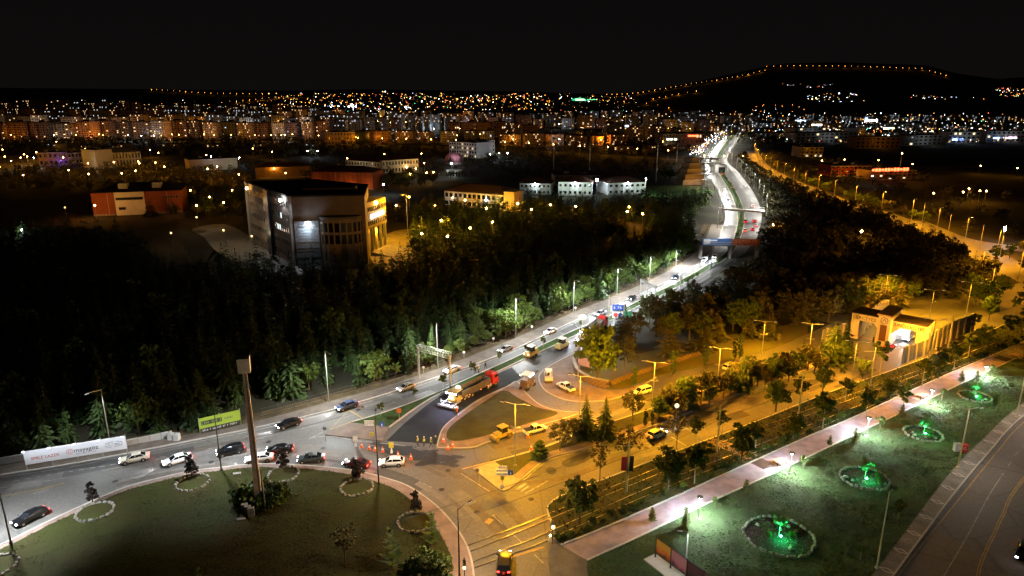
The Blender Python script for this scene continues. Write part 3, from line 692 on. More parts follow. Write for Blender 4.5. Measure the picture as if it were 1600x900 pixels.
def placed_trees():
    random.seed(21)
    def T(kind, px, py, hpx, label, group=None, z=.12, i=None):
        p = at(px, py, z); return tree(kind, p, (ztop(p.y, py - hpx) - z) * 1.02, label, group, i)
    tram = [(905,818,72,'broad','big dark round tree at the corner of the tram strip'),(937,753,60,'sparse','thin tree at the boulevard edge beside the round corner tree'),
        (980,736,74,'sparse','tall thin tree overlapping the banner pole'),(1017,706,28,'street','small round tree in front of the blurred car'),
        (1057,701,56,'sparse','thin tree right of the small round tree'),(1088,692,42,'street','slim tree left of the footway to the crossing'),
        (1043,767,68,'broad','leafy tree over the tram rails near the path'),(1085,755,62,'street','leafy tree at the start of the crossing footway'),
        (1128,680,40,'street','small street tree at the amber boulevard edge'),(1158,724,62,'broad','leafy tree beside the paved crossing of the tram strip')]
    for q in tram: T(q[3], q[0], q[1], q[2], q[4])
    row = [(1212,642,46),(1250,632,44),(1285,672,60),(1285,614,44),(1320,628,40),(1316,594,26),(1347,592,32),(1352,652,52),(1375,580,52),(1386,624,36),(1410,642,42),
           (1440,604,46),(1465,592,48),(1490,577,44),(1512,560,42),(1535,545,40),(1575,528,40),(1600,515,38),(1545,500,36),(1585,490,30),(1520,520,34),(1240,690,44),(1180,700,40),(1100,735,48)]
    for k, (x, y, h) in enumerate(row):
        T('street' if k % 3 else 'broad', x, y, h, 'dark young street tree in the row along the tram rails', 'street trees along the tram rails')
    med = [(843,716,28,'spiral','small clipped spiral conifer near the tip of the tree median'),(875,704,48,'autumn','wide rusty bush like tree on the tree median'),
        (915,684,66,'spruce','dark spruce left of the pair on the tree median'),(945,684,62,'spruce','dark spruce right of the pair on the tree median'),
        (988,657,46,'autumn','round amber tree beside the spruces'),(1008,668,30,'cypress','left cypress of the short pair by the kerb'),(1019,666,28,'cypress','right cypress of the short pair by the kerb')]
    for q in med: T(q[3], q[0], q[1], q[2], q[4])
    for k, (x, y, h, kd) in enumerate([(1045,647,48,'autumn'),(1068,642,56,'broad'),(1095,632,50,'autumn'),(1113,624,42,'autumn'),(1160,610,52,'spruce'),(1183,604,40,'autumn'),(1205,598,46,'lime'),
                        (1222,592,42,'autumn'),(1242,586,38,'broad'),(1262,578,40,'autumn'),(1280,573,46,'pine'),(1300,568,66,'spruce'),(1318,562,62,'spruce'),(895,690,36,'autumn'),(1130,620,40,'autumn'),(1030,655,34,'broad'),(1057,650,40,'autumn'),(1082,638,44,'pine'),(1108,633,34,'broad'),(1142,618,44,'broad'),(1150,606,40,'autumn'),(1172,600,44,'broad'),(1195,607,36,'autumn'),(1214,588,38,'cedar'),(1232,596,36,'broad'),(1252,572,40,'pine'),(1272,584,36,'autumn'),(1290,562,52,'pine'),(1308,572,44,'broad')]):
        T(kd, x, y, h, 'mixed tree of the dense median row between the two amber roads', 'trees on the amber median')
    for x, y, h, kd, lb in [(933,602,92,'broad','tallest leafy tree standing behind the curved garden wall'),(990,606,40,'cypress','cypress nearest the yellow van in the garden'),
        (1051,588,46,'cypress','cypress behind the dark shadow on the garden lawn'),(1102,575,42,'cypress','cypress at the middle of the garden edge'),(1147,562,38,'cypress','left one of the two cypresses standing close together'),
        (1155,561,38,'cypress','right one of the two cypresses standing close together'),(975,580,52,'autumn','rust lit tree behind the first garden cypress'),(1045,560,56,'cedar','broad cedar behind the second garden cypress'),
        (1100,548,50,'cedar','broad cedar behind the third garden cypress'),(1200,530,46,'cedar','cedar left of the gate road'),(1004,478,17,'street','left one of two round trees on the highway median'),
        (1012,475,16,'street','right one of two round trees on the highway median')]:
        T(kd, x, y, h, lb)
    for x, y, h in [(595,650,22),(648,622,17),(693,608,26),(738,586,22),(780,566,18),(849,543,20),(822,551,14),(908,514,15),(1041,464,15),(1074,446,13),(1080,442,13),(1089,436,12),(940,504,14),(965,492,12)]:
        T('street', x, y, h, 'small staked tree on the grass median of the highway', 'small trees on the highway median')
    # far median bushes
    for t in resample([ (a + b) / 2 for a, b in zip(WS([(1142,383),(1152,355),(1152,331),(1140,298),(1122,268)], 8), WS([(1150,385),(1161,355),(1162,331),(1150,300),(1130,270)], 8))], 9)[1:]:
        tree('lime', (t.x, t.y, .1), random.uniform(1.8, 3), 'green bush on the far part of the highway median', 'bushes on the far highway median')
    # park saplings
    for x, y, h, kd, lb in [(1018,816,22,'slim','bare twig sapling at the lower path kerb nearest the corner'),(1071,824,30,'slim','bushy sapling beside the first park lamp'),(1117,793,22,'sapling','lit sapling right of the first park lamp'),
        (1165,772,22,'slim','dark sapling between the first two park lamps'),(1254,732,24,'sapling','pale sapling right of the second park lamp'),(1296,697,16,'slim','short twig sapling before the third park lamp'),
        (1335,692,22,'slim','dark sapling left of the third park lamp'),(1374,674,28,'sapling','bright sapling right of the third park lamp'),(1408,655,22,'slim','dark narrow sapling below the picnic table'),
        (1471,625,24,'sapling','pale sapling right of the fourth park lamp'),(1501,598,18,'slim','small sapling at the far end of the path kerb'),(1524,600,20,'slim','dark leaning sapling beyond the path kerb'),(1547,588,22,'sapling','lit sapling beside the last park lamp'),
        (1402,815,40,'sapling','tall yellow sapling on the dark lawn near the sidewalk'),(1344,874,28,'sapling','yellow sapling beside the long pole shadow'),(1400,712,14,'slim','dark small shrub in the middle of the lawn'),
        (1489,697,26,'sapling','yellow sapling behind the two litter bins'),(1290,787,10,'slim','tiny brown shrub on the worn lawn'),(1488,650,16,'slim','dark shrub left of the arm pole'),(1450,740,14,'slim','faint shrub near the sidewalk edge'),(1577,612,18,'sapling','yellow sapling near the far sidewalk'),(1555,637,20,'slim','dark shrub near the far sidewalk')]:
        T(kd, x, y, h, lb)
    for x, y in [(145,786),(300,744),(442,733),(558,750),(650,801)]:
        T('topiary', x, y, 30, {145:'dark clipped topiary at the leftmost stone ring',300:'dark clipped topiary left of the street pole',442:'dark clipped topiary right of the monument',558:'dark clipped topiary below the black car',650:'dark clipped topiary at the rightmost stone ring'}[x])
    for x, y, h, kd, lb in [(540,888,70,'sparse','faint dark tree in the shadowed roundabout lawn'),(675,850,46,'slim','slender sapling near the roundabout kerb'),(612,885,56,'slim','thin bare tree on the dark roundabout lawn'),(662,925,66,'broad','wide dark bush at the bottom edge of the roundabout'),(690,915,48,'lime','green bush beside the footway at the bottom edge'),(640,930,50,'broad','dark bush at the bottom edge left of the others'),(310,905,22,'sapling','dim sapling at the bottom of the roundabout lawn')]:
        T(kd, x, y, h, lb)
    for k, (x, y, h) in enumerate([(385,786,22),(418,788,24),(432,778,22),(402,770,22),(376,776,16),(426,795,14),(395,780,20),(410,792,16),(440,784,14),(378,788,16)]):
        T('bush', x, y, h, 'dark shrub growing round the foot of the tall monument', 'shrubs at the monument foot')
    # low shrubs between rails and path
    pts = resample(shift(RD['pu'], 1.2), 1.1); n = 0
    for p in pts:
        if p.y < 200 and random.random() < .75:
            q = p + Vector((random.uniform(-.4, .4), random.uniform(-.5, .9), 0)); n += 1
            tree('bush', (q.x, q.y, .12), random.uniform(.4, .9), 'low dark shrub in the hedge along the upper path kerb', 'hedge shrubs along the path')
    for p in resample(shift(RD['tu'], -.9), 2.2):
        if 95 < p.y < 200 and random.random() < .6: tree('bush', (p.x, p.y, .12), random.uniform(.3, .6), 'tiny shrub along the boulevard edge of the tram strip', 'shrubs along the boulevard edge')
placed_trees()
def back_trees():
    random.seed(31)
    def zone(P, step, keep, kinds, lab, grp, hh, indiv, mix=True):
        pts = scatter([tuple(at(*q)[:2]) for q in P], step, .45, keep); pts = [p for p in pts if -40 < project(*p)[0] < 1640 and not any(inpoly(*p, b) for b in BUILDINGS_AVOID)]
        pts.sort(key=lambda p: p[1])
        for p in pts[:indiv]: tree(random.choice(kinds), (*p, 0), random.uniform(*hh), lab, grp)
        merged('woodland', pts[indiv:], 'dark mass of ' + grp, mix=mix, hh=hh)
    zone([(0,300),(145,300),(150,340),(290,345),(390,330),(395,290),(380,268),(250,262),(120,262),(0,268)], 8.5, .85, ['broad', 'autumn', 'cedar'], 'dark tree among the campus lamps at far left', 'campus trees at far left', (6, 9), 60)
    zone([(290,300),(395,300),(385,345),(300,350)], 8, .7, ['autumn', 'broad'], 'rusty lit tree left of the big campus building', 'rusty trees beside the big building', (6, 8), 25)
    zone([(600,350),(690,340),(800,330),(1090,330),(1110,310),(1100,296),(1040,306),(830,308),(690,322),(610,318),(605,340)], 9, .8, ['pine', 'cedar'], 'dark tree in front of the lit campus halls', 'trees before the campus halls', (6, 10), 40, False)
    zone([(380,270),(640,300),(690,285),(800,275),(1060,285),(1080,262),(900,248),(700,250),(500,262),(400,258)], 10, .6, ['broad', 'autumn'], 'dark tree between the campus halls', 'trees between the campus halls', (6, 10), 30)
    zone([(0,245),(400,245),(640,250),(700,244),(1000,246),(1080,240),(1080,226),(500,222),(0,222)], 13, .7, ['broad'], 'far dark tree before the city', 'trees before the city', (7, 11), 0)
    zone([(1190,250),(1215,272),(1290,298),(1380,328),(1470,355),(1600,385),(1640,330),(1400,270),(1200,240)], 15, .6, ['broad'], 'dark tree beyond the far amber road', 'woods beyond the far road', (7, 10), 0)
    zone([(1150,240),(1170,236),(1190,222),(1300,222),(1260,236)], 20, .7, ['broad'], 'far dark tree right of the highway', 'woods right of the far highway', (8, 12), 0)
    zone([(1490,470),(1545,440),(1600,470),(1640,450),(1640,490),(1560,492),(1520,500)], 7, .7, ['autumn', 'lime', 'broad'], 'amber lit tree by the road fork behind the gate wall', 'trees by the road fork', (5, 8), 25)
    zone([(1500,405),(1540,410),(1640,440),(1640,400),(1560,395)], 8, .5, ['autumn', 'broad'], 'dark tree inside the road fork at right', 'trees inside the road fork', (5, 7), 15)
    # sparse amber lit trees lining the far road
    for off in (9.5, -9.5):
        for p in resample(shift(WS([(1192,262),(1225,280),(1270,299),(1320,318),(1370,333),(1420,350)]), off), 9):
            tree(random.choice(['lime', 'autumn']), (p.x, p.y, 0), random.uniform(4.5, 7), 'amber lit roadside tree along the far amber road', 'trees lining the far amber road')

def tufts(P, n, name, label, c1, c2, hh=(.10,.26), z=.12):
    xs = [p.x for p in P]; ys = [p.y for p in P]; x0, x1, y0, y1 = min(xs), max(xs), min(ys), max(ys); pp = np.array([(p.x, p.y) for p in P])
    X = rng.uniform(x0, x1, n*3); Y = rng.uniform(y0, y1, n*3); ins = np.zeros(len(X), bool)
    for i in range(len(pp)):
        a, b = pp[i], pp[i-1]; ins ^= ((a[1] > Y) != (b[1] > Y)) & (X < (b[0]-a[0])*(Y-a[1])/(b[1]-a[1]+1e-9)+a[0])
    X, Y = X[ins][:n], Y[ins][:n]; n = len(X); a = rng.uniform(0, 6.28, n); h_ = rng.uniform(*hh, n); w_ = rng.uniform(.06, .16, n)
    clump = np.sin(X*.9+2*np.sin(Y*.7))*np.sin(Y*1.1+np.sin(X*.5)) ; h_ = h_*(1+.5*clump)
    co = np.empty((n, 4, 3)); lx = rng.normal(0, .16, n); ly = rng.normal(0, .16, n)
    co[:,0] = np.stack([X-np.cos(a)*w_, Y-np.sin(a)*w_, np.full(n, z-.02)], 1); co[:,1] = np.stack([X+np.cos(a)*w_, Y+np.sin(a)*w_, np.full(n, z-.02)], 1)
    co[:,2] = np.stack([X+np.cos(a)*w_*.8+lx, Y+np.sin(a)*w_*.8+ly, z+h_], 1); co[:,3] = np.stack([X-np.cos(a)*w_*.8+lx, Y-np.sin(a)*w_*.8+ly, z+h_*.8], 1)
    o = link(name, quads_mesh(name, co.reshape(-1, 3), mat(name + '_blades', c1, .9, col2=c2, vscale=.25))); tag(o, label, None, None, 'stuff')
tufts(RD['pl'] + RD['sl'][::-1] + [at(922,1000)], 90000, 'grass', 'rough grass blades over the whole park lawn', (.085,.15,.055), (.05,.07,.028), (.03,.10))
tufts(RD['tu'] + RD['pu'][::-1], 30000, 'weeds', 'coarse weeds growing over the tram strip', (.05,.065,.022), (.035,.035,.018))
tufts(RD['rb'], 60000, 'turf', 'short turf of the dark roundabout lawn', (.042,.054,.013), (.040,.034,.012), (.01,.05), .17)

# ================================================================ LAMPS
G_SOD = glow('sodium_lens', (1.0, .50, .12), 60); G_SODB = glow('bright_sodium_lens', (1.0, .55, .15), 160)
G_LED = glow('led_lens', (.85, .95, 1.0), 60); G_LEDB = glow('bright_led_lens', (.8, .9, 1.0), 160); G_DIM = glow('shaded_lens', (.8, .9, 1.0), 3)
G_DSOD = glow('shaded_sodium_lens', (1.0, .6, .2), 2.5)
LM = {}
def lamp_meshes(h, arm, style):
    k = (round(h * 2) / 2, arm, style)
    if k in LM: return LM[k]
    h = k[0]; out = []
    mb = MB(); mb.tube((0,0,0), (0,0,h), .11, .06, 8); mb.box(0,0,.1,.4,.4,.2); out.append(('pole', mb))
    if style in ('arm', 'double', 'cross'):
        for s in ((1,) if style == 'arm' else (1, -1)):
            a = MB(); a.tube((0,0,h-.1), (s*arm,0,h+.15), .05, .045, 6); out.append(('arm', a))
            hd = MB(); hd.box(s*(arm+.35),0,h+.18,.85,.3,.12,top=.7); out.append(('lamp_head', hd))
            ln = MB(); ln.box(s*(arm+.35),0,h+.10,.6,.22,.05); out.append(('lens', ln))
        if style == 'cross':
            a = MB(); a.box(0,0,h*.62,1.3,.08,.08); a.box(.6,0,h*.62+.12,.35,.2,.12); a.box(-.6,0,h*.62+.12,.35,.2,.12); out.append(('bracket', a))
    elif style == 'post':
        hd = MB(); hd.tube((0,0,h), (0,0,h+.1), .42, .38, 12); hd.tube((0,0,h-.35),(0,0,h),.05,.05,6); out.append(('lamp_head', hd))
        ln = MB(); ln.tube((0,0,h-.06),(0,0,h-.02), .34, .34, 12); out.append(('lens', ln))
    elif style == 'globe':
        ln = MB(); ln.ball(0,0,h+.25,.38); out.append(('lens', ln))
    LM[k] = out; return out
LMC = {}
def lamp(p, h, style, label, group, power, col, lens, arm=1.4, head=None, polem=None, lsize=.2, z_at=None, spot=R(165), scale_lens=1, kind='SPOT', cast=True):
    rz = 0
    if head is not None: d = head - Vector((p[0], p[1], 0)); rz = math.atan2(d.y, d.x)
    h = round(h * 2) / 2
    o = thing('street_lamp', label, 'street lamp', p, rz, group); polem = polem or M_METAL
    for nm, mb in lamp_meshes(h, arm, style):
        m = {'lens': lens}.get(nm, M_DMETAL if nm == 'lamp_head' else polem); key = (h, arm, style, nm, id(mb), m.name)
        if key not in LMC: LMC[key] = mb.mesh(nm, m)
        link(nm, LMC[key], o)
    if cast and power:
        for x in ({'arm': (arm+.35,), 'double': (arm+.35, -arm-.35), 'cross': (arm+.35, -arm-.35)}.get(style, (0,))):
            zz = h - .12 if style != 'globe' else h + .9
            if style == 'post': zz = h - .12
            l = light(kind, 'lamp_light', (x, 0, zz), power, col, o, lsize, spot, .35)
    return o
def near_lamps():
    # white lamps along the highway verge
    onto = lambda q, k=4: at(*q)
    pole = lambda b, t: max(4, ztop(at(*b).y, t))
    for (b, t, hd, lb) in [((172,691),610,(150,700),'tall lamp behind the white billboard'),((514,630),546,(540,650),'tall lamp at the bare verge beside the highway'),
        ((684,574),503,(700,600),'tall lamp behind the overhead sign frame'),((806,527),465,(830,550),'tall lamp left of the first lit bushes'),((896,488),438,(920,500),'tall lamp above the green lit bushes'),
        ((964,460),418,(990,475),'tall lamp at the forest edge before the bend'),((1015,436),400,(1040,450),'tall lamp at the start of the bend'),((1056,415),390,(1080,425),'tall lamp just before the billboard bridge')]:
        p = at(*b); h = ztop(p.y, t); lamp(p, h, 'arm', lb + ', grey with one arm', 'white highway lamps', 16000 if b[0] > 200 else 4000, (.90, .95, .93), G_DIM, 1.9, at(*hd), spot=R(172 if b[0] > 530 else 152 if b[0] > 200 else 125))
    for (b, t, hd, lb, P, c) in [((346,735),622,(320,700),'dark pole with its lamp just left of the green billboard',17000,WHITE),((592,756),650,(600,700),'dark pole standing between the black and the white car',8000,(1,.86,.70)),
        ((718,905),797,(760,880),'lamp with right pointing arm at the bottom of the roundabout',7500,(1,.72,.45)),((17,848),750,(0,780),'dark pole at the left edge of the picture',19000,WHITE)]:
        p = at(*b, .14); h = ztop(p.y, t); lamp(p, h, 'arm', lb, 'lamps round the roundabout', P, c, G_DIM, 1.5, at(*hd), M_DMETAL, kind='POINT' if 500 < b[0] < 730 else 'SPOT', spot=R(128))
    p = at(903, 597); lamp(p, ztop(p.y, 512), 'arm', 'lamp in front of the tall tree by the curved garden wall', 'works side lamps', 4500, (1, .86, .70), G_DIM, 1.8, at(880, 580))
    # amber double lamps
    for (b, t, lb) in [((805,728),632,'double armed lamp on the tip of the tree median'),((1019,642),566,'double armed lamp behind the tree median'),
        ((1190,556),522,'double armed lamp beside the garden cypresses'),((1452,500),456,'double armed lamp behind the gate'),((1508,500),442,'tall lamp right behind the gate')]:
        p = at(*b, .14); h = max(8, ztop(p.y, t)); lamp(p, h, 'cross', lb + ', lighting the road amber', 'amber boulevard lamps', 12500 if b[0] < 1100 else 9000, AMBER, G_DSOD, 1.7, p + Vector((-1, .3, 0)), M_METAL, kind='POINT' if b[0] < 1100 else 'SPOT')
    for (x, y, lb) in [(905,662,'over the slip road'),(1120,612,'on the median before the cedars'),(1262,568,'on the median left of the gate'),(1330,600,'at the boulevard before the gate'),(1450,560,'beside the gate side wall'),(1380,480,'on the campus road')]:
        p = at(x, y, .1); lamp(p, 9, 'cross', 'slim amber lamp ' + lb, 'amber boulevard lamps', 12500, ORANGE, G_DSOD, 1.5, p + Vector((-1, .3, 0)), kind='POINT' if x < 1270 else 'SPOT')
    # park path lamps
    for (b, t, lb) in [((1091,812),777,'first park lamp from the left'),((1234,740),711,'second park lamp, beside the picnic table'),((1354,682),655,'third park lamp, midway along the path'),((1453,632),610,'fourth park lamp, beyond the small picnic table'),((1538,590),574,'last park lamp before the path leaves the picture')]:
        p = at(*b, .12); h = ztop(p.y, t); lamp(p, h, 'post', lb + ', low with a disc head', 'park path lamps', 15000, (.86, .96, .95), G_LED, 1, None, M_WHITEP, .12, spot=R(172))
    p = at(1070, 905, .12); lamp(p, ztop(p.y, 834), 'arm', 'white pole with black head beside the poster wall', 'park poles', 700, (.8,.95,.9), G_DIM, .6, at(1050, 905), M_WHITEP)
    p = at(1370, 888, .12); lamp(p, ztop(p.y, 769), 'arm', 'tall white pole at the sidewalk edge of the lawn', 'park poles', 350, (1,.85,.7), G_DIM, .7, at(1400, 870), M_WHITEP)
    p = at(1497, 731, .12); lamp(p, ztop(p.y, 638), 'arm', 'tall white pole beside the red litter bin', 'park poles', 3200, (1,.85,.7), G_DIM, 1.5, at(1530, 731), M_WHITEP)
    p = at(1588, 652, .12); lamp(p, 9, 'arm', 'pole at the far end of the sidewalk', 'park poles', 3200, (1,.85,.7), G_DIM, 1.5, at(1620, 652), M_WHITEP)
    # far highway lamps
    hl = resample(shift(WS(KERBL[13:], 8), 2.0), 34)[1:]
    for k, q in enumerate(hl):
        if q.y > 270: lamp((q.x, q.y, 0), 10, 'arm', 'white lamp on the left side of the far highway', 'far highway lamps', 21000, (1, .96, .86), G_DIM, 1.6, q + Vector((6, 0, 0)))
    hr = resample(shift(WS(KERBR[6:], 8), -2.0), 34)[1:]
    for q in hr: lamp((q.x, q.y, 0), 10, 'arm', 'white lamp on the right side of the far highway', 'far highway lamps', 13000, (1, .96, .86), G_DIM, 1.6, q + Vector((-6, 0, 0)))
    for k, q in enumerate([(950,524),(1010,490),(1062,462),(1110,432)]):  # lamps added among the trees to brighten the right carriageway
        p = at(*q); lamp(p, 10, 'arm', 'added white lamp on the grove side of the closed carriageway', 'added closed carriageway lamps', 8500, (.9, .95, 1), G_DIM, 1.8, at(q[0]-30, q[1]-14))
    # far amber road lamps
    for k, q in enumerate(resample(WS([(1178,240),(1187,256),(1220,275),(1265,294),(1315,312),(1370,328),(1425,344),(1480,366),(1540,392),(1600,420)], 8), 26)):
        lamp((q.x, q.y, 0), 10, 'arm', 'amber lamp along the far curving road', 'far amber road lamps', 15000, ORANGE, G_SOD if k % 3 == 0 else G_DSOD, 1.5, q + Vector((0, -6, 0)))
    for (x, y, t, big) in [(1404,275,240,2),(1341,398,362,1),(1206,375,357,1),(1371,262,255,0),(1283,263,252,0),(1318,262,250,0),(1530,272,262,0),(1587,276,266,0),(1423,276,257,0),(1511,312,302,0),
                       (1502,318,307,0),(1456,320,312,0),(1528,316,307,0),(1538,316,308,0),(1566,380,358,3),(1565,384,363,3),(1361,290,276,3),(979,352,335,1),(899,343,328,0),(860,340,330,0),(809,338,321,1),(727,332,314,1),(1003,356,343,0),(982,344,334,0),
                       (1035,232,222,0),(1100,255,243,0),(1130,256,244,0),(1160,255,245,0)]:
        p = at(x, y); h = max(6, ztop(p.y, t)); c = COOL if big == 3 else ORANGE
        lamp(p, h, 'globe', ('bright cold white lamp' if big == 3 else 'glowing amber lamp') + ' among the trees in the middle distance', 'glowing lamps in the middle distance' if big != 3 else 'cold white lamps on the right',
             [2500, 4000, 9000, 700][big], c, [G_SOD, G_SODB, G_SODB, G_LEDB][big], kind='POINT', lsize=.4)
    for (x, y) in [(1440,352),(1480,372),(1530,392),(1560,412),(1590,440),(1530,440),(1545,470),(1600,400)]: lamp(at(x, y), 10, 'arm', 'amber lamp of the road fork at the right edge', 'amber lamps of the road fork', 8500, ORANGE, G_DSOD, 1.5, at(x, y+10))
    # left campus lamps
    for (x, y, t) in [(10,258,245),(40,254,243),(59,250,243),(102,265,246),(127,252,241),(140,270,256),(180,268,261),(220,270,266),(259,276,270),(326,280,272),(341,276,268),(375,290,283),(135,244,236),(236,246,238),(35,262,247),(90,232,222),(280,216,220)]:
        p = at(x, y); h = min(11, max(7, ztop(p.y, t))); lamp(p, h, 'globe', 'glowing amber lamp on the campus lanes at far left', 'campus lamps at far left', 5000, ORANGE, G_SOD, kind='POINT', lsize=.4)
    for (x, y, t) in [(55,258,256),(481,246,240),(497,246,240),(331,256,250),(375,258,253),(766,252,246),(780,250,244),(793,250,243),(706,268,261),(600,305,300),(125,250,250)]:
        p = at(x, y); h = min(10, max(6, ztop(p.y, t))); lamp(p, h, 'globe', 'cold white floodlight between the campus buildings', 'cold floodlights on the campus', 2000, COOL, G_LEDB, kind='POINT', lsize=.4)
    av = resample(WS([(560,226),(640,228),(760,232),(900,240),(1000,246),(1095,252)], 6), 34)
    for q in av: lamp((q.x, q.y, 0), 8, 'globe', 'small amber lamp of the avenue before the central city', 'amber lamps of the avenue', 5500, ORANGE, G_SOD, kind='POINT', lsize=.4)
    st = random.getstate(); random.seed(5)
    for k in range(26): lamp(at(random.uniform(0, 690), random.uniform(243, 292)), 7, 'globe', 'small amber lamp half hidden among the campus trees', 'amber lamps among the campus trees', 2600, ORANGE if random.random() < .8 else WARM, G_SOD, kind='POINT', lsize=.4)
    for (x, y) in [(300,318),(330,330),(352,340),(310,345),(365,318),(640,330),(680,345),(760,350),(830,352),(620,345),(660,395),(700,400),(735,385),(690,372),(770,375)]: lamp(at(x, y), 7, 'globe', 'small amber lamp under the rusty trees near the big building', 'amber lamps near the big building', 1500, ORANGE, G_SOD, kind='POINT', lsize=.3)
    random.setstate(st)
    p = at(38, 380); lamp(p, 5, 'globe', 'lone white lamp under a tree at far left', None, 500, (.8, 1, .9), G_LED, kind='POINT')
    p = at(152, 345); lamp(p, 7, 'globe', 'yellow lamp at the left end of the red orange hall', None, 1500, AMBER, G_SOD, kind='POINT')
    p = at(558, 408); lamp(p, ztop(p.y, 334), 'globe', 'tall amber lamp standing before the big building tower', None, 450, AMBER, G_SODB, kind='POINT')
    p = at(638, 385); lamp(p, ztop(p.y, 305), 'arm', 'high mast pole on the campus plaza', None, 26000, AMBER, G_DSOD, 1.5, at(600, 385), kind='POINT')
    for (x, y) in [(600,372),(660,372),(585,395),(700,372)]: lamp(at(x, y), 9, 'arm', 'amber lamp round the campus plaza', 'plaza lamps', 6000, AMBER, G_DSOD, 1.2, at(620, 385))
    for (x, y) in [(310,362),(352,385),(396,395)]: lamp(at(x, y), 6, 'globe', 'lamp on the car park left of the big building', 'car park lamps', 700, WARM, G_DSOD, kind='POINT')
    lamp(at(270, 385), 5, 'globe', 'dim lamp at the dark plot beyond the forest', None, 350, WARM, G_DSOD, kind='POINT')
    lamp(at(105, 345), 6, 'globe', 'dim red lamp at the lit yard on the far left', None, 350, (1, .3, .1), G_DSOD, kind='POINT')
near_lamps()

# ================================================================ VEHICLES
def paint(name, c, m=.0): return mat(name, c, .28, m, coat=.6)
P_WHITE = paint('white_car_paint', (.75,.75,.74)); P_BLACK = paint('black_car_paint', (.006,.006,.007)); P_SILVER = paint('silver_car_paint', (.42,.43,.44), .5)
P_GREY = paint('grey_car_paint', (.08,.09,.09), .3); P_RED = paint('red_car_paint', (.35,.02,.02)); P_CREAM = paint('beige_car_paint', (.6,.56,.45)); P_BLUE = paint('blue_car_paint', (.03,.05,.12)); P_MAROON = paint('maroon_car_paint', (.06,.008,.01))
G_HEAD = glow('headlight_glass_lit', (1, 1, 1), 30); G_TAIL = glow('tail_light_lit', (1, .03, .02), 14)
CARM = {}
def loft(mb, secs, mi=0, cap=True):
    n = len(secs[0]); vs = [p for s in secs for p in s]; fs = []
    for i in range(len(secs) - 1):
        for k in range(n): a = i*n+k; b = i*n+(k+1) % n; fs.append((a, b, b+n, a+n))
    if cap: fs += [tuple(range(n))[::-1], tuple(range((len(secs)-1)*n, len(secs)*n))]
    mb.add(vs, fs, mi)
SHAPES = {'sedan': dict(L=4.6, W=1.8, prof=[(-2.3,.55,.82,.80),(-2.2,.34,.95,.86),(-1.5,.26,1.0,.9),(-.9,.24,1.0,.9),(.2,.24,.97,.9),(.9,.24,.94,.9),(1.6,.26,.86,.88),(2.15,.32,.74,.82),(2.3,.42,.62,.7)],
               cab=[(-1.75,1.0,.72),(-1.05,1.40,.60),(-.2,1.45,.60),(.35,1.40,.60),(1.15,.95,.72)]),
          'hatch': dict(L=4.2, W=1.78, prof=[(-2.1,.5,.9,.82),(-2.0,.32,1.0,.87),(-1.3,.25,1.02,.89),(-.7,.24,1.0,.89),(.2,.24,.97,.89),(.8,.24,.95,.89),(1.5,.26,.87,.87),(1.95,.32,.76,.8),(2.1,.42,.62,.7)],
               cab=[(-1.95,1.02,.74),(-1.5,1.42,.62),(-.3,1.5,.62),(.3,1.44,.61),(1.05,.97,.74)]),
          'suv': dict(L=4.6, W=1.88, prof=[(-2.3,.55,1.0,.86),(-2.2,.38,1.1,.92),(-1.4,.32,1.12,.94),(-.8,.3,1.12,.94),(.2,.3,1.1,.94),(.9,.3,1.07,.94),(1.6,.32,1.0,.92),(2.15,.38,.88,.85),(2.3,.48,.7,.72)],
               cab=[(-2.1,1.12,.8),(-1.75,1.62,.68),(-.3,1.68,.68),(.35,1.62,.67),(1.15,1.08,.8)]),
          'van': dict(L=4.9, W=1.95, prof=[(-2.45,.5,1.1,.9),(-2.4,.36,1.18,.96),(-1.4,.3,1.2,.98),(-.8,.3,1.2,.98),(.6,.3,1.2,.98),(1.3,.3,1.15,.98),(1.8,.32,1.05,.96),(2.3,.38,.92,.88),(2.45,.48,.7,.76)],
               cab=[(-2.4,1.18,.88),(-2.3,1.85,.82),(-.3,1.92,.82),(1.0,1.85,.8),(1.75,1.12,.86)]),
          'pickup': dict(L=5.3, W=1.9, prof=[(-2.65,.5,1.0,.9),(-2.6,.4,1.05,.94),(-1.6,.36,1.06,.95),(-.9,.34,1.06,.95),(.5,.34,1.06,.95),(1.1,.34,1.04,.95),(1.9,.36,.98,.93),(2.5,.42,.86,.86),(2.65,.5,.7,.74)],
               cab=[(-.85,1.06,.84),(-.65,1.7,.72),(.2,1.76,.72),(.75,1.68,.7),(1.5,1.04,.84)])}
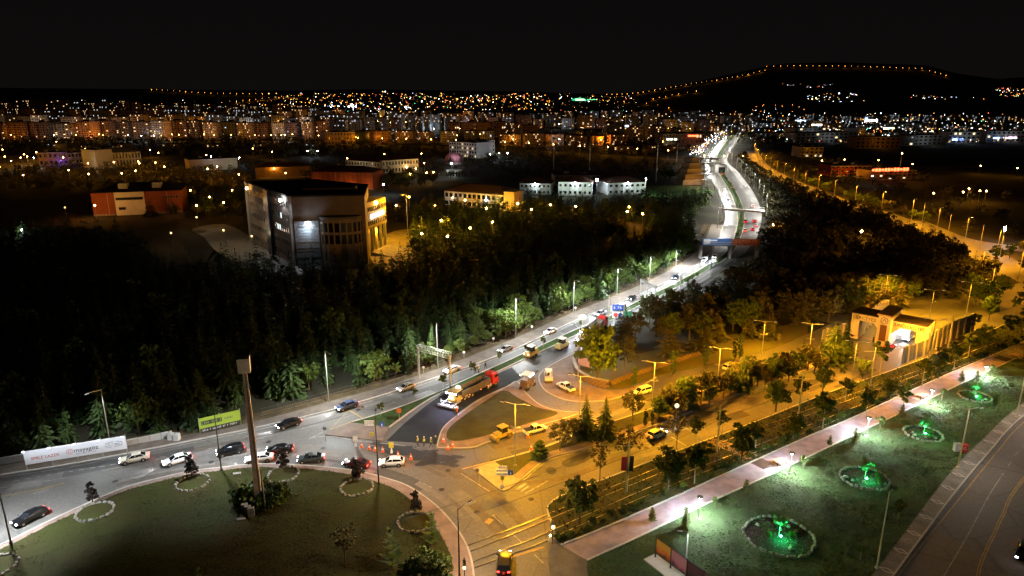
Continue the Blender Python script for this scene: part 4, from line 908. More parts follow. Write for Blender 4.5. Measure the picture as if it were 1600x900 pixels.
def car_parts(kind):
    if kind in CARM: return CARM[kind]
    s = SHAPES[kind]; body = MB(); secs = []
    for x, zb, zs, hw in s['prof']:
        m = (zb + zs) / 2
        secs.append([(x,-hw*.86,zb),(x,-hw,m-.08),(x,-hw,m+.1),(x,-hw*.93,zs),(x,-hw*.45,zs+.04),(x,hw*.45,zs+.04),(x,hw*.93,zs),(x,hw,m+.1),(x,hw,m-.08),(x,hw*.86,zb)])
    loft(body, secs)
    c = s['cab']
    # roof skin and pillars as slim strips; the glass sits inside
    roof = c[1:-1]; rs = [[(x,-w_-.02,z-.05),(x,-w_+.06,z+.02),(x,w_-.06,z+.02),(x,w_+.02,z-.05)] for x, z, w_ in roof]; loft(body, rs)
    for sy in (-1, 1):
        for (x0,z0,w0),(x1,z1,w1) in ((c[0],c[1]),(c[-1],c[-2])): body.tube((x0,sy*w0,z0-.03),(x1,sy*w1,z1-.03),.05,.045,5)
        body.tube((-.15,sy*(c[2][2]+.115),c[0][1]-.05),(-.2,sy*c[2][2],c[2][1]-.05),.045,.04,5)
        body.box(c[-1][0]-.15, sy*(s['W']/2+.08), c[-1][1]+.1, .16, .2, .13, mi=1)
    axf, axr = s['L']*.30, -s['L']*.29
    for ax in (axf, axr):
        for sy in (-1, 1): body.tube((ax,sy*(s['W']/2-.2),.34),(ax,sy*(s['W']/2+.004),.34),.40,.40,14,1)
    body.box(s['L']/2-.03,0,.42,.06,1.0,.16,mi=1); body.box(-s['L']/2+.03,0,.45,.06,.9,.12,mi=1)
    if kind == 'pickup': body.box(-1.72,0,1.11,1.6,1.5,.08,mi=1)
    out = {'body': body}
    wsd = MB(); a, b = c[-1], c[-2]; wsd.add([(a[0],-a[2]+.05,a[1]),(a[0],a[2]-.05,a[1]),(b[0],b[2]-.04,b[1]-.02),(b[0],-b[2]+.04,b[1]-.02)], [(0,1,2,3)]); out['windscreen'] = wsd
    rw = MB(); a, b = c[0], c[1]; rw.add([(a[0],-a[2]+.05,a[1]),(a[0],a[2]-.05,a[1]),(b[0],b[2]-.04,b[1]-.02),(b[0],-b[2]+.04,b[1]-.02)], [(3,2,1,0)]); out['rear_window'] = rw
    for sy in (-1, 1):
        sw = MB(); top = [(x, sy*w_, z-.04) for x, z, w_ in c[1:-1]]; bot = [(c[0][0]+.08, sy*(c[0][2]), c[0][1]+.01), (c[-1][0]-.08, sy*(c[-1][2]), c[-1][1]+.01)]
        sw.add([bot[0]] + top + [bot[1]], [(0,1,2,3,4)]); out['side_window', sy] = sw
        hd = MB(); hd.box(s['L']/2-.12, sy*s['W']*.34, s['prof'][-1][2]+.06, .2, .32, .14); out['headlight', sy] = hd
        tl = MB(); tl.box(-s['L']/2+.04, sy*s['W']*.36, s['prof'][0][2]-.02, .1, .34, .16); out['tail_light', sy] = tl
    for ax in (axf, axr):
        for sy in (-1, 1):
            wl = MB(); y0 = sy*(s['W']/2-.2); y1 = sy*(s['W']/2+.015); wl.tube((ax,y0,.33),(ax,y1,.33),.33,.33,16,0); wl.tube((ax,y1,.33),(ax,y1+sy*.012,.33),.19,.17,10,1); out['wheel', ax, sy] = wl
    CARM[kind] = {}
    for k, mb in out.items(): CARM[kind][k] = mb
    return CARM[kind]
CMESH = {}
def car(kind, p, q, pm, label, cat='car', group=None, lit=True, beams=0, braking=False, parts=True, name=None, cz=.55, z=.02):
    p = at(*p, cz); q = at(*q, cz); d = q - p; rz = math.atan2(d.y, d.x); p.z = z
    o = thing(name or {'van': 'van', 'pickup': 'pickup_truck'}.get(kind, 'car'), label, cat, p, rz, group, {'van': .74, 'pickup': .82}.get(kind, .92 if p.y < 118 else .84))
    for k, mb in car_parts(kind).items():
        nm = k if isinstance(k, str) else k[0]
        ms = {'body': [pm, M_BLACK], 'headlight': [G_HEAD if lit else M_CONCW], 'tail_light': [G_TAIL if lit or braking else P_MAROON], 'wheel': [M_RUB, M_METAL]}.get(nm, [M_GLASS])
        key = (kind, k, ms[0].name)
        if key not in CMESH: CMESH[key] = mb.mesh(nm, ms, smooth=(nm in ('body',)) and False)
        link(nm, CMESH[key], o)
    L = SHAPES[kind]['L'] / 2
    if beams:
        l = light('SPOT', 'headlight_beam', (L+.2, 0, .7), beams, (.95,.97,1), o, .25, R(60), .6, (R(82), 0, R(-90)))
    if braking or lit:
        light('POINT', 'tail_glow', (-L-.35, 0, .6), 60 if braking else 12, (1,.05,.03), o, .15)
    return o
def vehicles():
    C = car
    C('sedan', (47,807), (16,822), P_BLACK, 'black car with lit tail lights at the far left of the roundabout', beams=900)
    C('sedan', (210,716), (184,721), P_CREAM, 'beige car beside the right end of the white billboard')
    C('sedan', (277,718), (252,725), P_WHITE, 'white coupe behind the topiary left of the pole', beams=1500)
    C('suv', (360,704), (336,709), P_BLACK, 'black suv between the pole and the monument', beams=700)
    C('sedan', (405,716), (381,719), P_WHITE, 'white car just behind the monument pole', beams=900)
    C('sedan', (437,702), (412,704), P_BLACK, 'black car in the upper lane right of the monument')
    C('sedan', (486,716), (462,718), P_GREY, 'dark grey car right of the second topiary')
    C('sedan', (557,724), (533,721), P_MAROON, 'dark red car with braking lights left of the street pole', braking=True)
    C('hatch', (612,722), (588,723), P_WHITE, 'white hatchback at the traffic cones', braking=False)
    C('suv', (788,880), (790,855), P_BLACK, 'black car with red tail lights leaving across the tram rails')
    C('sedan', (451,662), (425,670), P_BLACK, 'black car on the highway above the green lawn tip, leftmost', beams=1800)
    C('sedan', (542,634), (516,643), P_BLUE, 'dark blue car with red glow behind it on the highway', beams=2500)
    C('hatch', (634,605), (610,613), P_SILVER, 'silver estate car left of the overhead sign frame', beams=600)
    C('sedan', (706,577), (684,585), P_WHITE, 'white car passing under the overhead sign frame', beams=700)
    C('sedan', (790,545), (770,553), P_SILVER, 'silver car above the dump truck cab', beams=600)
    C('sedan', (860,517), (844,524), P_WHITE, 'white car opposite the yellow rollers', beams=600)
    C('sedan', (938,489), (915,499), P_SILVER, 'silver car with a blue white beam before the blue road sign', beams=6000)
    C('suv', (970,481), (955,489), P_BLACK, 'black car with bright headlights right of the blue road sign', beams=2500)
    C('sedan', (987,465), (975,473), P_BLACK, 'dark car behind the black one on the highway', beams=3500)
    C('hatch', (1055,433), (1044,443), P_BLUE, 'dark car whose beams whiten the road at the bend', beams=5000)
    C('van', (1101,406), (1094,412), P_WHITE, 'white van below the billboard bridge', 'van', beams=6000)
    C('sedan', (1117,401), (1110,408), P_WHITE, 'white car with dazzling lights below the billboard bridge', beams=8000)
    C('sedan', (1021,480), (1006,488), P_GREY, 'dark car on the closed carriageway beside the trees', lit=False)
    C('hatch', (1026,678), (1050,668), P_CREAM, 'pale yellow car on the amber boulevard', lit=True, beams=900)
    C('van', (1004,611), (984,617), P_WHITE, 'white van parked beside the double armed lamp', 'van', lit=False)
    C('van', (1141,573), (1158,567), P_CREAM, 'pale van half hidden by the spruce on the garden road', 'van', lit=False)
    C('pickup', (836,671), (858,665), P_WHITE, 'white pickup on the amber road near the small roller', 'pickup', lit=False)
    C('pickup', (884,605), (868,597), P_WHITE, 'white pickup with loaded bed on the brick forecourt', 'pickup', lit=False, z=.14)
    C('sedan', (1390,541), (1408,533), P_RED, 'red car waiting to enter the gate', braking=True)
    C('sedan', (1420,528), (1408,535), P_WHITE, 'white car inside the lit gate passage', beams=800)
    C('sedan', (1600,862), (1596,880), P_BLACK, 'dark car cut off by the right edge of the picture')
    C('sedan', (402,399), (420,401), P_BLACK, 'black car parked before the big campus building', lit=False)
    # queue and traffic beyond the bridge
    for x, y, k, pm, lb in [(1165,346,'van',P_RED,'red fronted van at the head of the queue behind the bridge'),(1164,360,'van',P_WHITE,'white van second in the queue behind the bridge'),
            (1176,358,'hatch',P_RED,'red car lower in the queue'),(1181,352,'sedan',P_WHITE,'white car at the road edge of the queue'),(1179,345,'sedan',P_RED,'red car highest in the queue'),(1176,322,'van',P_WHITE,'pale van beyond the second footbridge'),
            (1144,292,'sedan',P_WHITE,'white car on the far median side'),(1128,272,'sedan',P_SILVER,'silver car near the third bridge')]:
        C(k, (x, y), (x - 2, y - 8), pm, lb, 'van' if k == 'van' else 'car')
    for i, (x, y) in enumerate([(1132,297),(1134,306),(1138,313),(1139,322),(1106,268),(1109,274),(1108,262),(1106,258),(1112,240),(1116,234),(1121,228),(1124,224),(1128,220),(1131,216),(1117,230),(1109,244),(1104,256),(1134,213),(1114,237),(1126,222)]):
        nx = [(1131,330),(1112,280),(1096,275),(1110,246)][0 if y > 290 else 1 if y > 257 else 3]
        C('sedan', (x, y), (x + (4 if y > 290 else 3 if y > 257 else -6), y + 8), [P_WHITE, P_SILVER, P_BLACK][i % 3], 'oncoming car with glaring headlights on the far highway', group='oncoming cars on the far highway', beams=22000 if y > 290 or y > 257 else 60000)
vehicles()

G_WORK = glow('work_light', (.85,.9,1), 25); G_WWARM = glow('warm_work_light', (1,.85,.6), 18)
M_YEL = mat('machine_yellow', (.36,.27,.07), .5, var=.15, vscale=1); M_REDT = paint('red_lorry_paint', (.38,.025,.02)); M_BED = mat('tipper_steel', (.085,.07,.055), .6, .2, var=.3, vscale=1)
M_ASPL = mat('asphalt_load', (.02,.018,.016), .8, bump=1, bscale=4); M_PALE = mat('machine_cream', (.62,.6,.52), .5)
def wheels(o, xs, w, r, wd=.3, m=None):
    for x in xs:
        for sy in (-1, 1):
            mb = MB(); mb.tube((x,sy*(w/2-wd),r),(x,sy*w/2,r),r,r,14,0); mb.tube((x,sy*w/2,r),(x,sy*(w/2+.02),r),r*.5,r*.45,10,1); mb.build('wheel', m or [M_RUB, M_METAL], o)
def dump_truck(p, q, label):
    p = at(*p, .5); q = at(*q, .5); d = q - p; p.z = .04
    o = thing('dump_truck', label, 'truck', p, math.atan2(d.y, d.x), None, .84)
    cab = MB(); cab.box(5.6,0,1.9,2.0,2.4,2.5,top=.93); cab.box(6.0,0,.75,1.4,2.4,.7); cab.box(5.0,0,3.25,1.0,2.2,.35,top=.8,ox=.1); cab.box(4.0,0,.75,3,1.0,.35,mi=1); cab.build('cab', [M_REDT, M_BLACK], o)
    MB().box(6.62,0,2.35,.05,2.0,.8).build('windscreen', M_GLASS, o)
    for sy in (-1, 1):
        MB().box(5.75,sy*1.19,2.4,.9,.04,.7).build('side_window', M_GLASS, o); MB().box(6.7,sy*.85,.85,.1,.4,.25).build('headlight', G_HEAD, o)
        MB().box(6.3,sy*1.4,2.5,.15,.25,.6).build('mirror', M_BLACK, o); MB().box(-6.1,sy*.95,.9,.08,.4,.2).build('tail_light', G_TAIL, o)
        m = MB(); m.box(3.6,sy*1.0,.8,1.2,.5,.6); m.build('fuel_tank', M_METAL, o)
        m = MB()
        for x in (-4.8,-2.6,-.4,1.6): m.box(x,sy*1.33,1.6,.12,.1,1.5)
        m.build('side_rib', M_BED, o)
        for x in (-3.6,.2,2.8): MB().box(x,sy*1.3,.95,.12,.06,.12).build('marker_light', glow('marker_lamp',(1,.25,.05),8), o)
    bed = MB(); X0, X1, w0, z0, z1 = -6.0, 3.6, 1.27, 1.05, 2.75
    out = [(X0,-w0,z0),(X1,-w0,z0),(X1,w0,z0),(X0,w0,z0)]; t = [(X0-.1,-w0-.05,z1-.2),(X1,-w0-.05,z1),(X1,w0+.05,z1),(X0-.1,w0+.05,z1-.2)]
    i_ = [(X0+.1,-w0+.12,z1-.22),(X1-.15,-w0+.12,z1-.03),(X1-.15,w0-.12,z1-.03),(X0+.1,w0-.12,z1-.22)]; fl = [(X0+.3,-w0+.5,z0+.1),(X1-.5,-w0+.5,z0+.1),(X1-.5,w0-.5,z0+.1),(X0+.3,w0-.5,z0+.1)]
    bed.add(out+t+i_+fl, [(0,3,2,1)] + [(k,(k+1)%4,4+(k+1)%4,4+k) for k in range(4)] + [(4+k,4+(k+1)%4,8+(k+1)%4,8+k) for k in range(4)] + [(8+k,8+(k+1)%4,12+(k+1)%4,12+k) for k in range(4)] + [(12,13,14,15)])
    bed.box(-1.2,0,.85,9.4,1.0,.3,mi=1); bed.build('tipper_body', [M_BED, M_BLACK], o)
    ld = MB(); ld.box(-1.2,0,1.6,8.2,1.5,.5,top=.8); ld.build('load', M_ASPL, o)
    wheels(o, (5.7,3.0,-2.6,-3.9,-5.2), 2.5, .5, .4)
    light('POINT', 'marker_glow', (3.0,-2.0,.7), 25, (1,.35,.2), o, .2)
    return o
def paver(p, q, label):
    p = at(*p, .5); q = at(*q, .5); d = q - p; p.z = .04
    o = thing('asphalt_paver', label, 'paving machine', p, math.atan2(d.y, d.x), None, .80)
    b = MB(); b.box(.6,0,1.1,3.6,2.4,1.1,top=.95); b.box(3.0,0,.9,1.6,3.0,.8,top=1.15); b.box(-1.2,0,1.9,.9,2.0,.8,top=.8); b.build('body', M_YEL, o)
    for sy in (-1, 1):
        t = MB(); t.box(.6,sy*1.1,.4,3.8,.4,.75,top=.9); t.build('crawler_track', M_RUB, o)
        MB().box(-1.2,sy*.8,2.4,.1,.1,1.6).build('canopy_post', M_DMETAL, o); MB().box(1.0,sy*.8,2.4,.1,.1,1.6).build('canopy_post', M_DMETAL, o)
        MB().box(-2.8,sy*2.1,1.2,.1,.1,1.4).build('handrail', M_METAL, o); MB().box(-1.6,sy*1.6,.9,3.0,.12,.2).build('tow_arm', M_METAL, o)
        MB().ball(3.4,sy*.9,1.5,.35).build('hopper_wing_rubber', M_RUB, o)
    MB().box(-.1,0,3.2,3.0,2.6,.12).build('canopy', mat('canopy_ochre', (.28,.19,.04), .7), o)
    MB().box(-.1,-.5,2.0,.6,.6,.7).build('seat', M_BLACK, o)
    MB().box(-3.0,0,.45,1.0,5.2,.5,top=.95).build('screed', M_METAL, o); MB().box(-3.5,0,.75,.5,5.0,.06).build('platform', M_METAL, o); MB().box(-2.9,0,1.45,.08,4.6,.08).build('handrail', M_METAL, o)
    for y in (-2,-.7,.7,2): MB().box(-3.1,y,.95,.35,.3,.3).build('control_box', M_DMETAL, o)
    m = MB(); m.ball(1.4,0,3.3,.75,seg=12,rings=7,sz=.8); m.build('balloon_lamp', glow('balloon_lamp_skin', (1,.90,.78), 1.0), o)
    for y in (-1.2,-.4,.4,1.2): MB().box(-1.7,y,3.05,.15,.3,.2).build('work_lamp', G_WORK, o)
    light('POINT', 'balloon_light', (1.4,-2.2,4.2), 380, (1,.9,.75), o, .6)
    light('SPOT', 'work_light', (-1.9,0,3.0), 2600, (.58,.60,1), o, .3, R(130), .5, (R(-25), 0, R(-90)))
    return o
def roller(p, q, label, mt, lit=0, canopy=True, white=False):
    p = at(*p, .6); q = at(*q, .6); d = q - p; p.z = .05
    o = thing('road_roller', label, 'road roller', p, math.atan2(d.y, d.x), None, .84)
    for x in (-1.6, 1.6):
        m = MB(); m.tube((x,-.85,.62),(x,.85,.62),.62,.62,20); m.build('drum', mat('roller_drum_steel', (.25,.22,.18), .4, .8), o)
        m = MB()
        for sy in (-1, 1): m.box(x,sy*.93,.72,.35,.1,.5)
        m.box(x,0,1.34,1.3,1.9,.16); m.box(x+(.55 if x > 0 else -.55),0,1.05,.12,1.9,.5); m.build('drum_frame', mt, o)
    b = MB(); b.box(-.9,0,1.35,1.5,1.6,.9,top=.85); b.box(.5,0,1.15,1.2,1.5,.6); b.build('body', mt, o)
    MB().box(.3,0,1.7,.5,.5,.6).build('seat', M_BLACK, o); MB().tube((.9,0,1.4),(1.05,0,2.0),.05).build('steering_column', M_BLACK, o)
    for x in (-.3,1.1):
        for sy in (-1, 1): MB().box(x,sy*.7,2.1,.08,.08,1.4).build('canopy_post', M_DMETAL, o)
    MB().box(.4,0,2.85,1.9,1.7,.12,top=.92).build('canopy', P_WHITE if white else mt, o)
    if not white:
        c = MB(); c.box(.4,0,2.15,1.3,1.35,1.1); c.build('cab_glass', M_GLASS, o)
    for sy in (-1, 1):
        MB().box(1.35,sy*.5,2.75,.12,.2,.14).build('work_lamp', G_WWARM if lit else M_CONCW, o)
        MB().box(2.2,sy*.6,1.25,.1,.2,.12).build('headlight', G_WWARM if lit else M_CONCW, o)
    if lit: light('SPOT', 'roller_light', (2.4,0,2.4), lit*.12, (1,.92,.75), o, .2, R(110), .5, (R(50), 0, R(-90)))
    return o
def pneu_roller(p, q, label, mt, lit=0):
    p = at(*p, .6); q = at(*q, .6); d = q - p; p.z = .05
    o = thing('tyre_roller', label, 'road roller', p, math.atan2(d.y, d.x), None, .84)
    b = MB(); b.box(0,0,1.0,4.6,1.9,.8,top=.96); b.box(-1.5,0,1.6,1.3,1.7,.5,top=.85); b.box(1.7,0,1.55,.9,1.7,.35,top=.85); b.build('body', mt, o)
    for x in (-1.5,1.6):
        for k in range(4):
            y = -.72+.48*k; m = MB(); m.tube((x,y-.16,.46),(x,y+.16,.46),.46,.46,14); m.build('wheel', M_RUB, o)
    for x in (-.6,.8):
        for sy in (-1, 1): MB().box(x,sy*.75,2.2,.08,.08,1.6).build('canopy_post', M_DMETAL, o)
    MB().box(.1,0,3.0,2.0,1.9,.14,top=.9).build('canopy', M_PALE, o); MB().box(.1,0,2.2,1.2,1.4,1.2).build('cab_glass', M_GLASS, o); MB().box(-.1,0,1.7,.5,.5,.6).build('seat', M_BLACK, o)
    for sy in (-1, 1): MB().box(2.32,sy*.7,1.3,.08,.25,.16).build('headlight', G_WWARM, o)
    if lit: light('SPOT', 'roller_light', (2.5,0,2.6), lit*.12, (1,.95,.85), o, .2, R(110), .5, (R(50), 0, R(-90)))
    return o
def milling(p, q, label):
    p = at(*p, .6); q = at(*q, .6); d = q - p; p.z = .03
    o = thing('milling_machine', label, 'milling machine', p, math.atan2(d.y, d.x), None, .84)
    b = MB(); b.box(0,0,1.4,4.2,2.0,1.3,top=.92); b.box(-1.2,0,2.2,1.4,1.6,.5); b.box(.6,0,.8,1.4,2.2,.7); b.build('body', mat('milling_machine_brown', (.10,.065,.045), .5, var=.4), o)
    for x in (-1.6,1.8):
        for sy in (-1, 1):
            MB().box(x,sy*.95,.38,1.2,.32,.7,top=.75).build('crawler_track', M_RUB, o); MB().tube((x,sy*.95,.6),(x,sy*.95,1.5),.14).build('lifting_column', M_METAL, o)
    c = MB(); c.box(3.4,0,2.5,3.2,.8,.4); c.build('conveyor', M_DMETAL, o)
    for x in (-.8,.9):
        for sy in (-1, 1): MB().box(x,sy*.8,2.7,.08,.08,1.5).build('canopy_post', M_DMETAL, o)
    MB().box(0,0,3.5,2.8,2.3,.12).build('canopy', M_PALE, o)
    for k in range(6): MB().box(-1.2+.5*k,1.2,3.35,.2,.16,.18).build('work_lamp', G_WWARM, o)
    for k in range(5): MB().box(-1.2+.5*k,-1.2,3.35,.2,.16,.18).build('work_lamp', G_WWARM, o)
    light('POINT', 'machine_light', (-.2,1.9,3.6), 110, (1,.85,.6), o, .3); light('POINT', 'machine_light', (0,-2.0,3.4), 110, (1,.85,.6), o, .3)
    return o
def machines():
    dump_truck((744,609), (775,594), 'red lorry with a long tipper trailer tipping into the paver')
    paver((711,626), (732,611), 'asphalt paver with ochre canopy and balloon lamp behind the red lorry')
    roller((783,682), (795,677), 'yellow tandem roller parked on the amber road', M_YEL)
    roller((857,590), (858,600), 'small white roofed roller on the brick forecourt', M_PALE, white=True)
    milling((824,601), (838,590), 'orange machine with rows of lamps at the corner of the slip road')
    pneu_roller((830,553), (818,559), 'yellow roller with a lit cab on the fresh carriageway, nearer one', M_YEL, 3500)
    pneu_roller((878,541), (892,534), 'pale yellow tyre roller beyond the first roller', mat('pale_machine_yellow', (.36,.34,.15), .5), 2500)
    dump_truck((930,515), (948,502), 'second red lorry with pale tipper half hidden by the tallest tree')
    p = at(909, 528, 0); o = thing('light_tower', 'white sheeted light tower beside the second red lorry', 'light tower', p)
    MB().box(0,0,.6,2.2,1.2,.9,top=.9).build('generator', M_PALE, o); MB().tube((0,0,1),(0,0,5.5),.08).build('mast', M_METAL, o); MB().ball(0,0,5.2,1.0,seg=12,rings=7,sz=.7).build('balloon_lamp', glow('balloon_lamp_skin',(1,.9,.78),1.0), o)
    light('POINT', 'balloon_light', (1.6,-1.6,6.6), 1500, (1,.9,.8), o, .6)
    paver((915,529), (925,521), 'second paver under the light tower')
machines()
# ---- people
def person_mesh(pose):
    mb = bpy.data.meshes.new('person'); P = {'hip': (0,0,.93), 'chest': (0,.02,1.3), 'neck': (0,.02,1.5), 'head': (0,.04,1.62), 'crown': (0,.03,1.76)}
    lean = pose.get('lean', 0)
    for k in ('chest','neck','head','crown'): x, y, z = P[k]; P[k] = (x, y + lean * (z - .93), z - abs(lean) * .12)
    st = pose.get('stride', .18)
    for s, n in ((-1, 'l'), (1, 'r')):
        f = st * s
        P['hip'+n] = (s*.1, 0, .9); P['knee'+n] = (s*.12, f*.5+.03, .5); P['ank'+n] = (s*.13, f, .09); P['toe'+n] = (s*.14, f+.16, .04)
        cx, cyy, cz = P['chest']; P['sh'+n] = (s*.2, cyy, cz+.12)
        a = pose.get('arm'+n, (0, .1, -.55)); P['el'+n] = (s*.27, cyy+a[1]*.5, cz+.12+a[2]*.5); P['wr'+n] = (s*(.27+a[0]), cyy+a[1], cz+.12+a[2]); P['ha'+n] = (s*(.27+a[0]), cyy+a[1]*1.25+.02, cz+.12+a[2]*1.15)
    names = list(P); E = [('hip','chest'),('chest','neck'),('neck','head'),('head','crown')]
    for n in 'lr': E += [('hip','hip'+n),('hip'+n,'knee'+n),('knee'+n,'ank'+n),('ank'+n,'toe'+n),('chest','sh'+n),('sh'+n,'el'+n),('el'+n,'wr'+n),('wr'+n,'ha'+n)]
    mb.from_pydata([P[k] for k in names], [(names.index(a), names.index(b)) for a, b in E], [])
    rad = {'hip':.15,'chest':.17,'neck':.065,'head':.10,'crown':.07,'hip_':.11,'knee':.07,'ank':.05,'toe':.045,'sh':.075,'el':.05,'wr':.035,'ha':.04}
    o = bpy.data.objects.new('person_proto', mb); COL.objects.link(o); m = o.modifiers.new('s', 'SKIN'); o.modifiers.new('u', 'SUBSURF').levels = 1
    for i, k in enumerate(names):
        key = k if k in rad else (k[:-1] if k[:-1] != 'hip' else 'hip_'); r = rad[key]; mb.skin_vertices[0].data[i].radius = (r, r)
    mb.skin_vertices[0].data[0].use_root = True
    dg = bpy.context.evaluated_depsgraph_get(); me = bpy.data.meshes.new_from_object(o.evaluated_get(dg)); bpy.data.objects.remove(o)
    skin = mat('skin', (.35,.2,.14), .6); tr = mat('dark_trousers', (.02,.025,.035), .8); me.materials.clear(); me.materials.append(tr); me.materials.append(skin)
    for f in me.polygons:
        c = f.center
        f.material_index = 1 if c.z > P['neck'][2] - .03 else 0; f.use_smooth = True
    return me, P
POSES = [person_mesh({}), person_mesh({'lean': .45, 'arml': (-.05,.4,-.35), 'armr': (-.05,.35,-.4), 'stride': .3}), person_mesh({'arml': (-.1,.35,-.25), 'stride': .25})]
VESTS = {'yellow': mat('hi_vis_yellow', (.55,.6,.08), .6), 'orange': mat('hi_vis_orange', (.75,.2,.04), .6), 'dark': mat('dark_jacket', (.02,.02,.025), .8)}
def person(px, py, pose, vest, label, face=0, z=.14):
    me, P = POSES[pose]; o = thing('person', label, 'person', at(px, py, z), face)
    link('body', me, o); cx, cyy, cz = P['chest']; hx, hy, hz = P['hip']
    v = MB(); secs = []
    for t, a, b in ((0,.17,.13),(.35,.18,.14),(.75,.22,.15),(1.0,.19,.13)):
        x, y, z_ = [P['hip'][i] + (P['chest'][i] - P['hip'][i]) * t for i in range(3)]; z_ += .14 * t
        secs.append([(x + a * math.cos(k * math.pi / 5), y + b * math.sin(k * math.pi / 5), z_) for k in range(10)])
    loft(v, secs); v.build('vest', VESTS[vest], o)
    hm = MB(); x, y, z_ = P['crown']; hm.ball(x, y, z_ - .02, .125, seg=10, rings=6, sz=.8); hm.build('helmet' if vest != 'dark' else 'hair', P_WHITE if vest != 'dark' else M_BLACK, o)
for a in [(653,697,2,'yellow','worker in yellow vest at the left end of the raking crew',1.0),(663,698,0,'yellow','worker in yellow vest second from left in the raking crew',.3),(674,699,0,'yellow','worker in pale vest right of the second one',2.2),
          (680,694,1,'yellow','stooping worker at the edge of the fresh asphalt',3.5),(714,650,0,'orange','worker in orange vest beside the paver screed',1.2),(709,647,0,'yellow','worker in green yellow vest beside the paver screed',1.8),
          (743,584,1,'dark','dark figure crouching on the median above the tipper',0),(748,583,0,'yellow','pale figure on the median above the tipper',1),(759,577,2,'dark','dark figure walking on the median left of the small tree',2),
          (1364,536,0,'dark','dark figure at the barrier of the gate',1),(960,521,0,'dark','dark figure on the median edge by the second lorry',1)]: person(*a)

# ---------------------------------------------------------------- text
def text(s, size, material, parent, loc, rot, name='lettering', extr=.01, align='LEFT'):
    c = bpy.data.curves.new('t', 'FONT'); c.body = s; c.size = size; c.extrude = extr; c.align_x = align; c.resolution_u = 2
    o = bpy.data.objects.new('t', c); COL.objects.link(o); dg = bpy.context.evaluated_depsgraph_get(); dg.update()
    me = bpy.data.meshes.new_from_object(o.evaluated_get(dg)); bpy.data.objects.remove(o); me.name = name
    me.materials.clear(); me.materials.append(material); q = link(name, me, parent, loc); q.rotation_euler = rot; return q
def board(name, label, cat, p0, p1, z0, z1, m, th=.15, posts=4, backm=None):
    d = p1 - p0; L = d.length; o = thing(name, label, cat, p0, math.atan2(d.y, d.x))
    MB().box(L/2,0,(z0+z1)/2,L,th,z1-z0).build('panel', m, o)
    for k in range(posts):
        MB().box(L*k/(posts-1)*.996+.02,th/2+.07,z1/2+.1,.14,.13,z1+.2).build('post', backm or M_METAL, o)
    return o, L
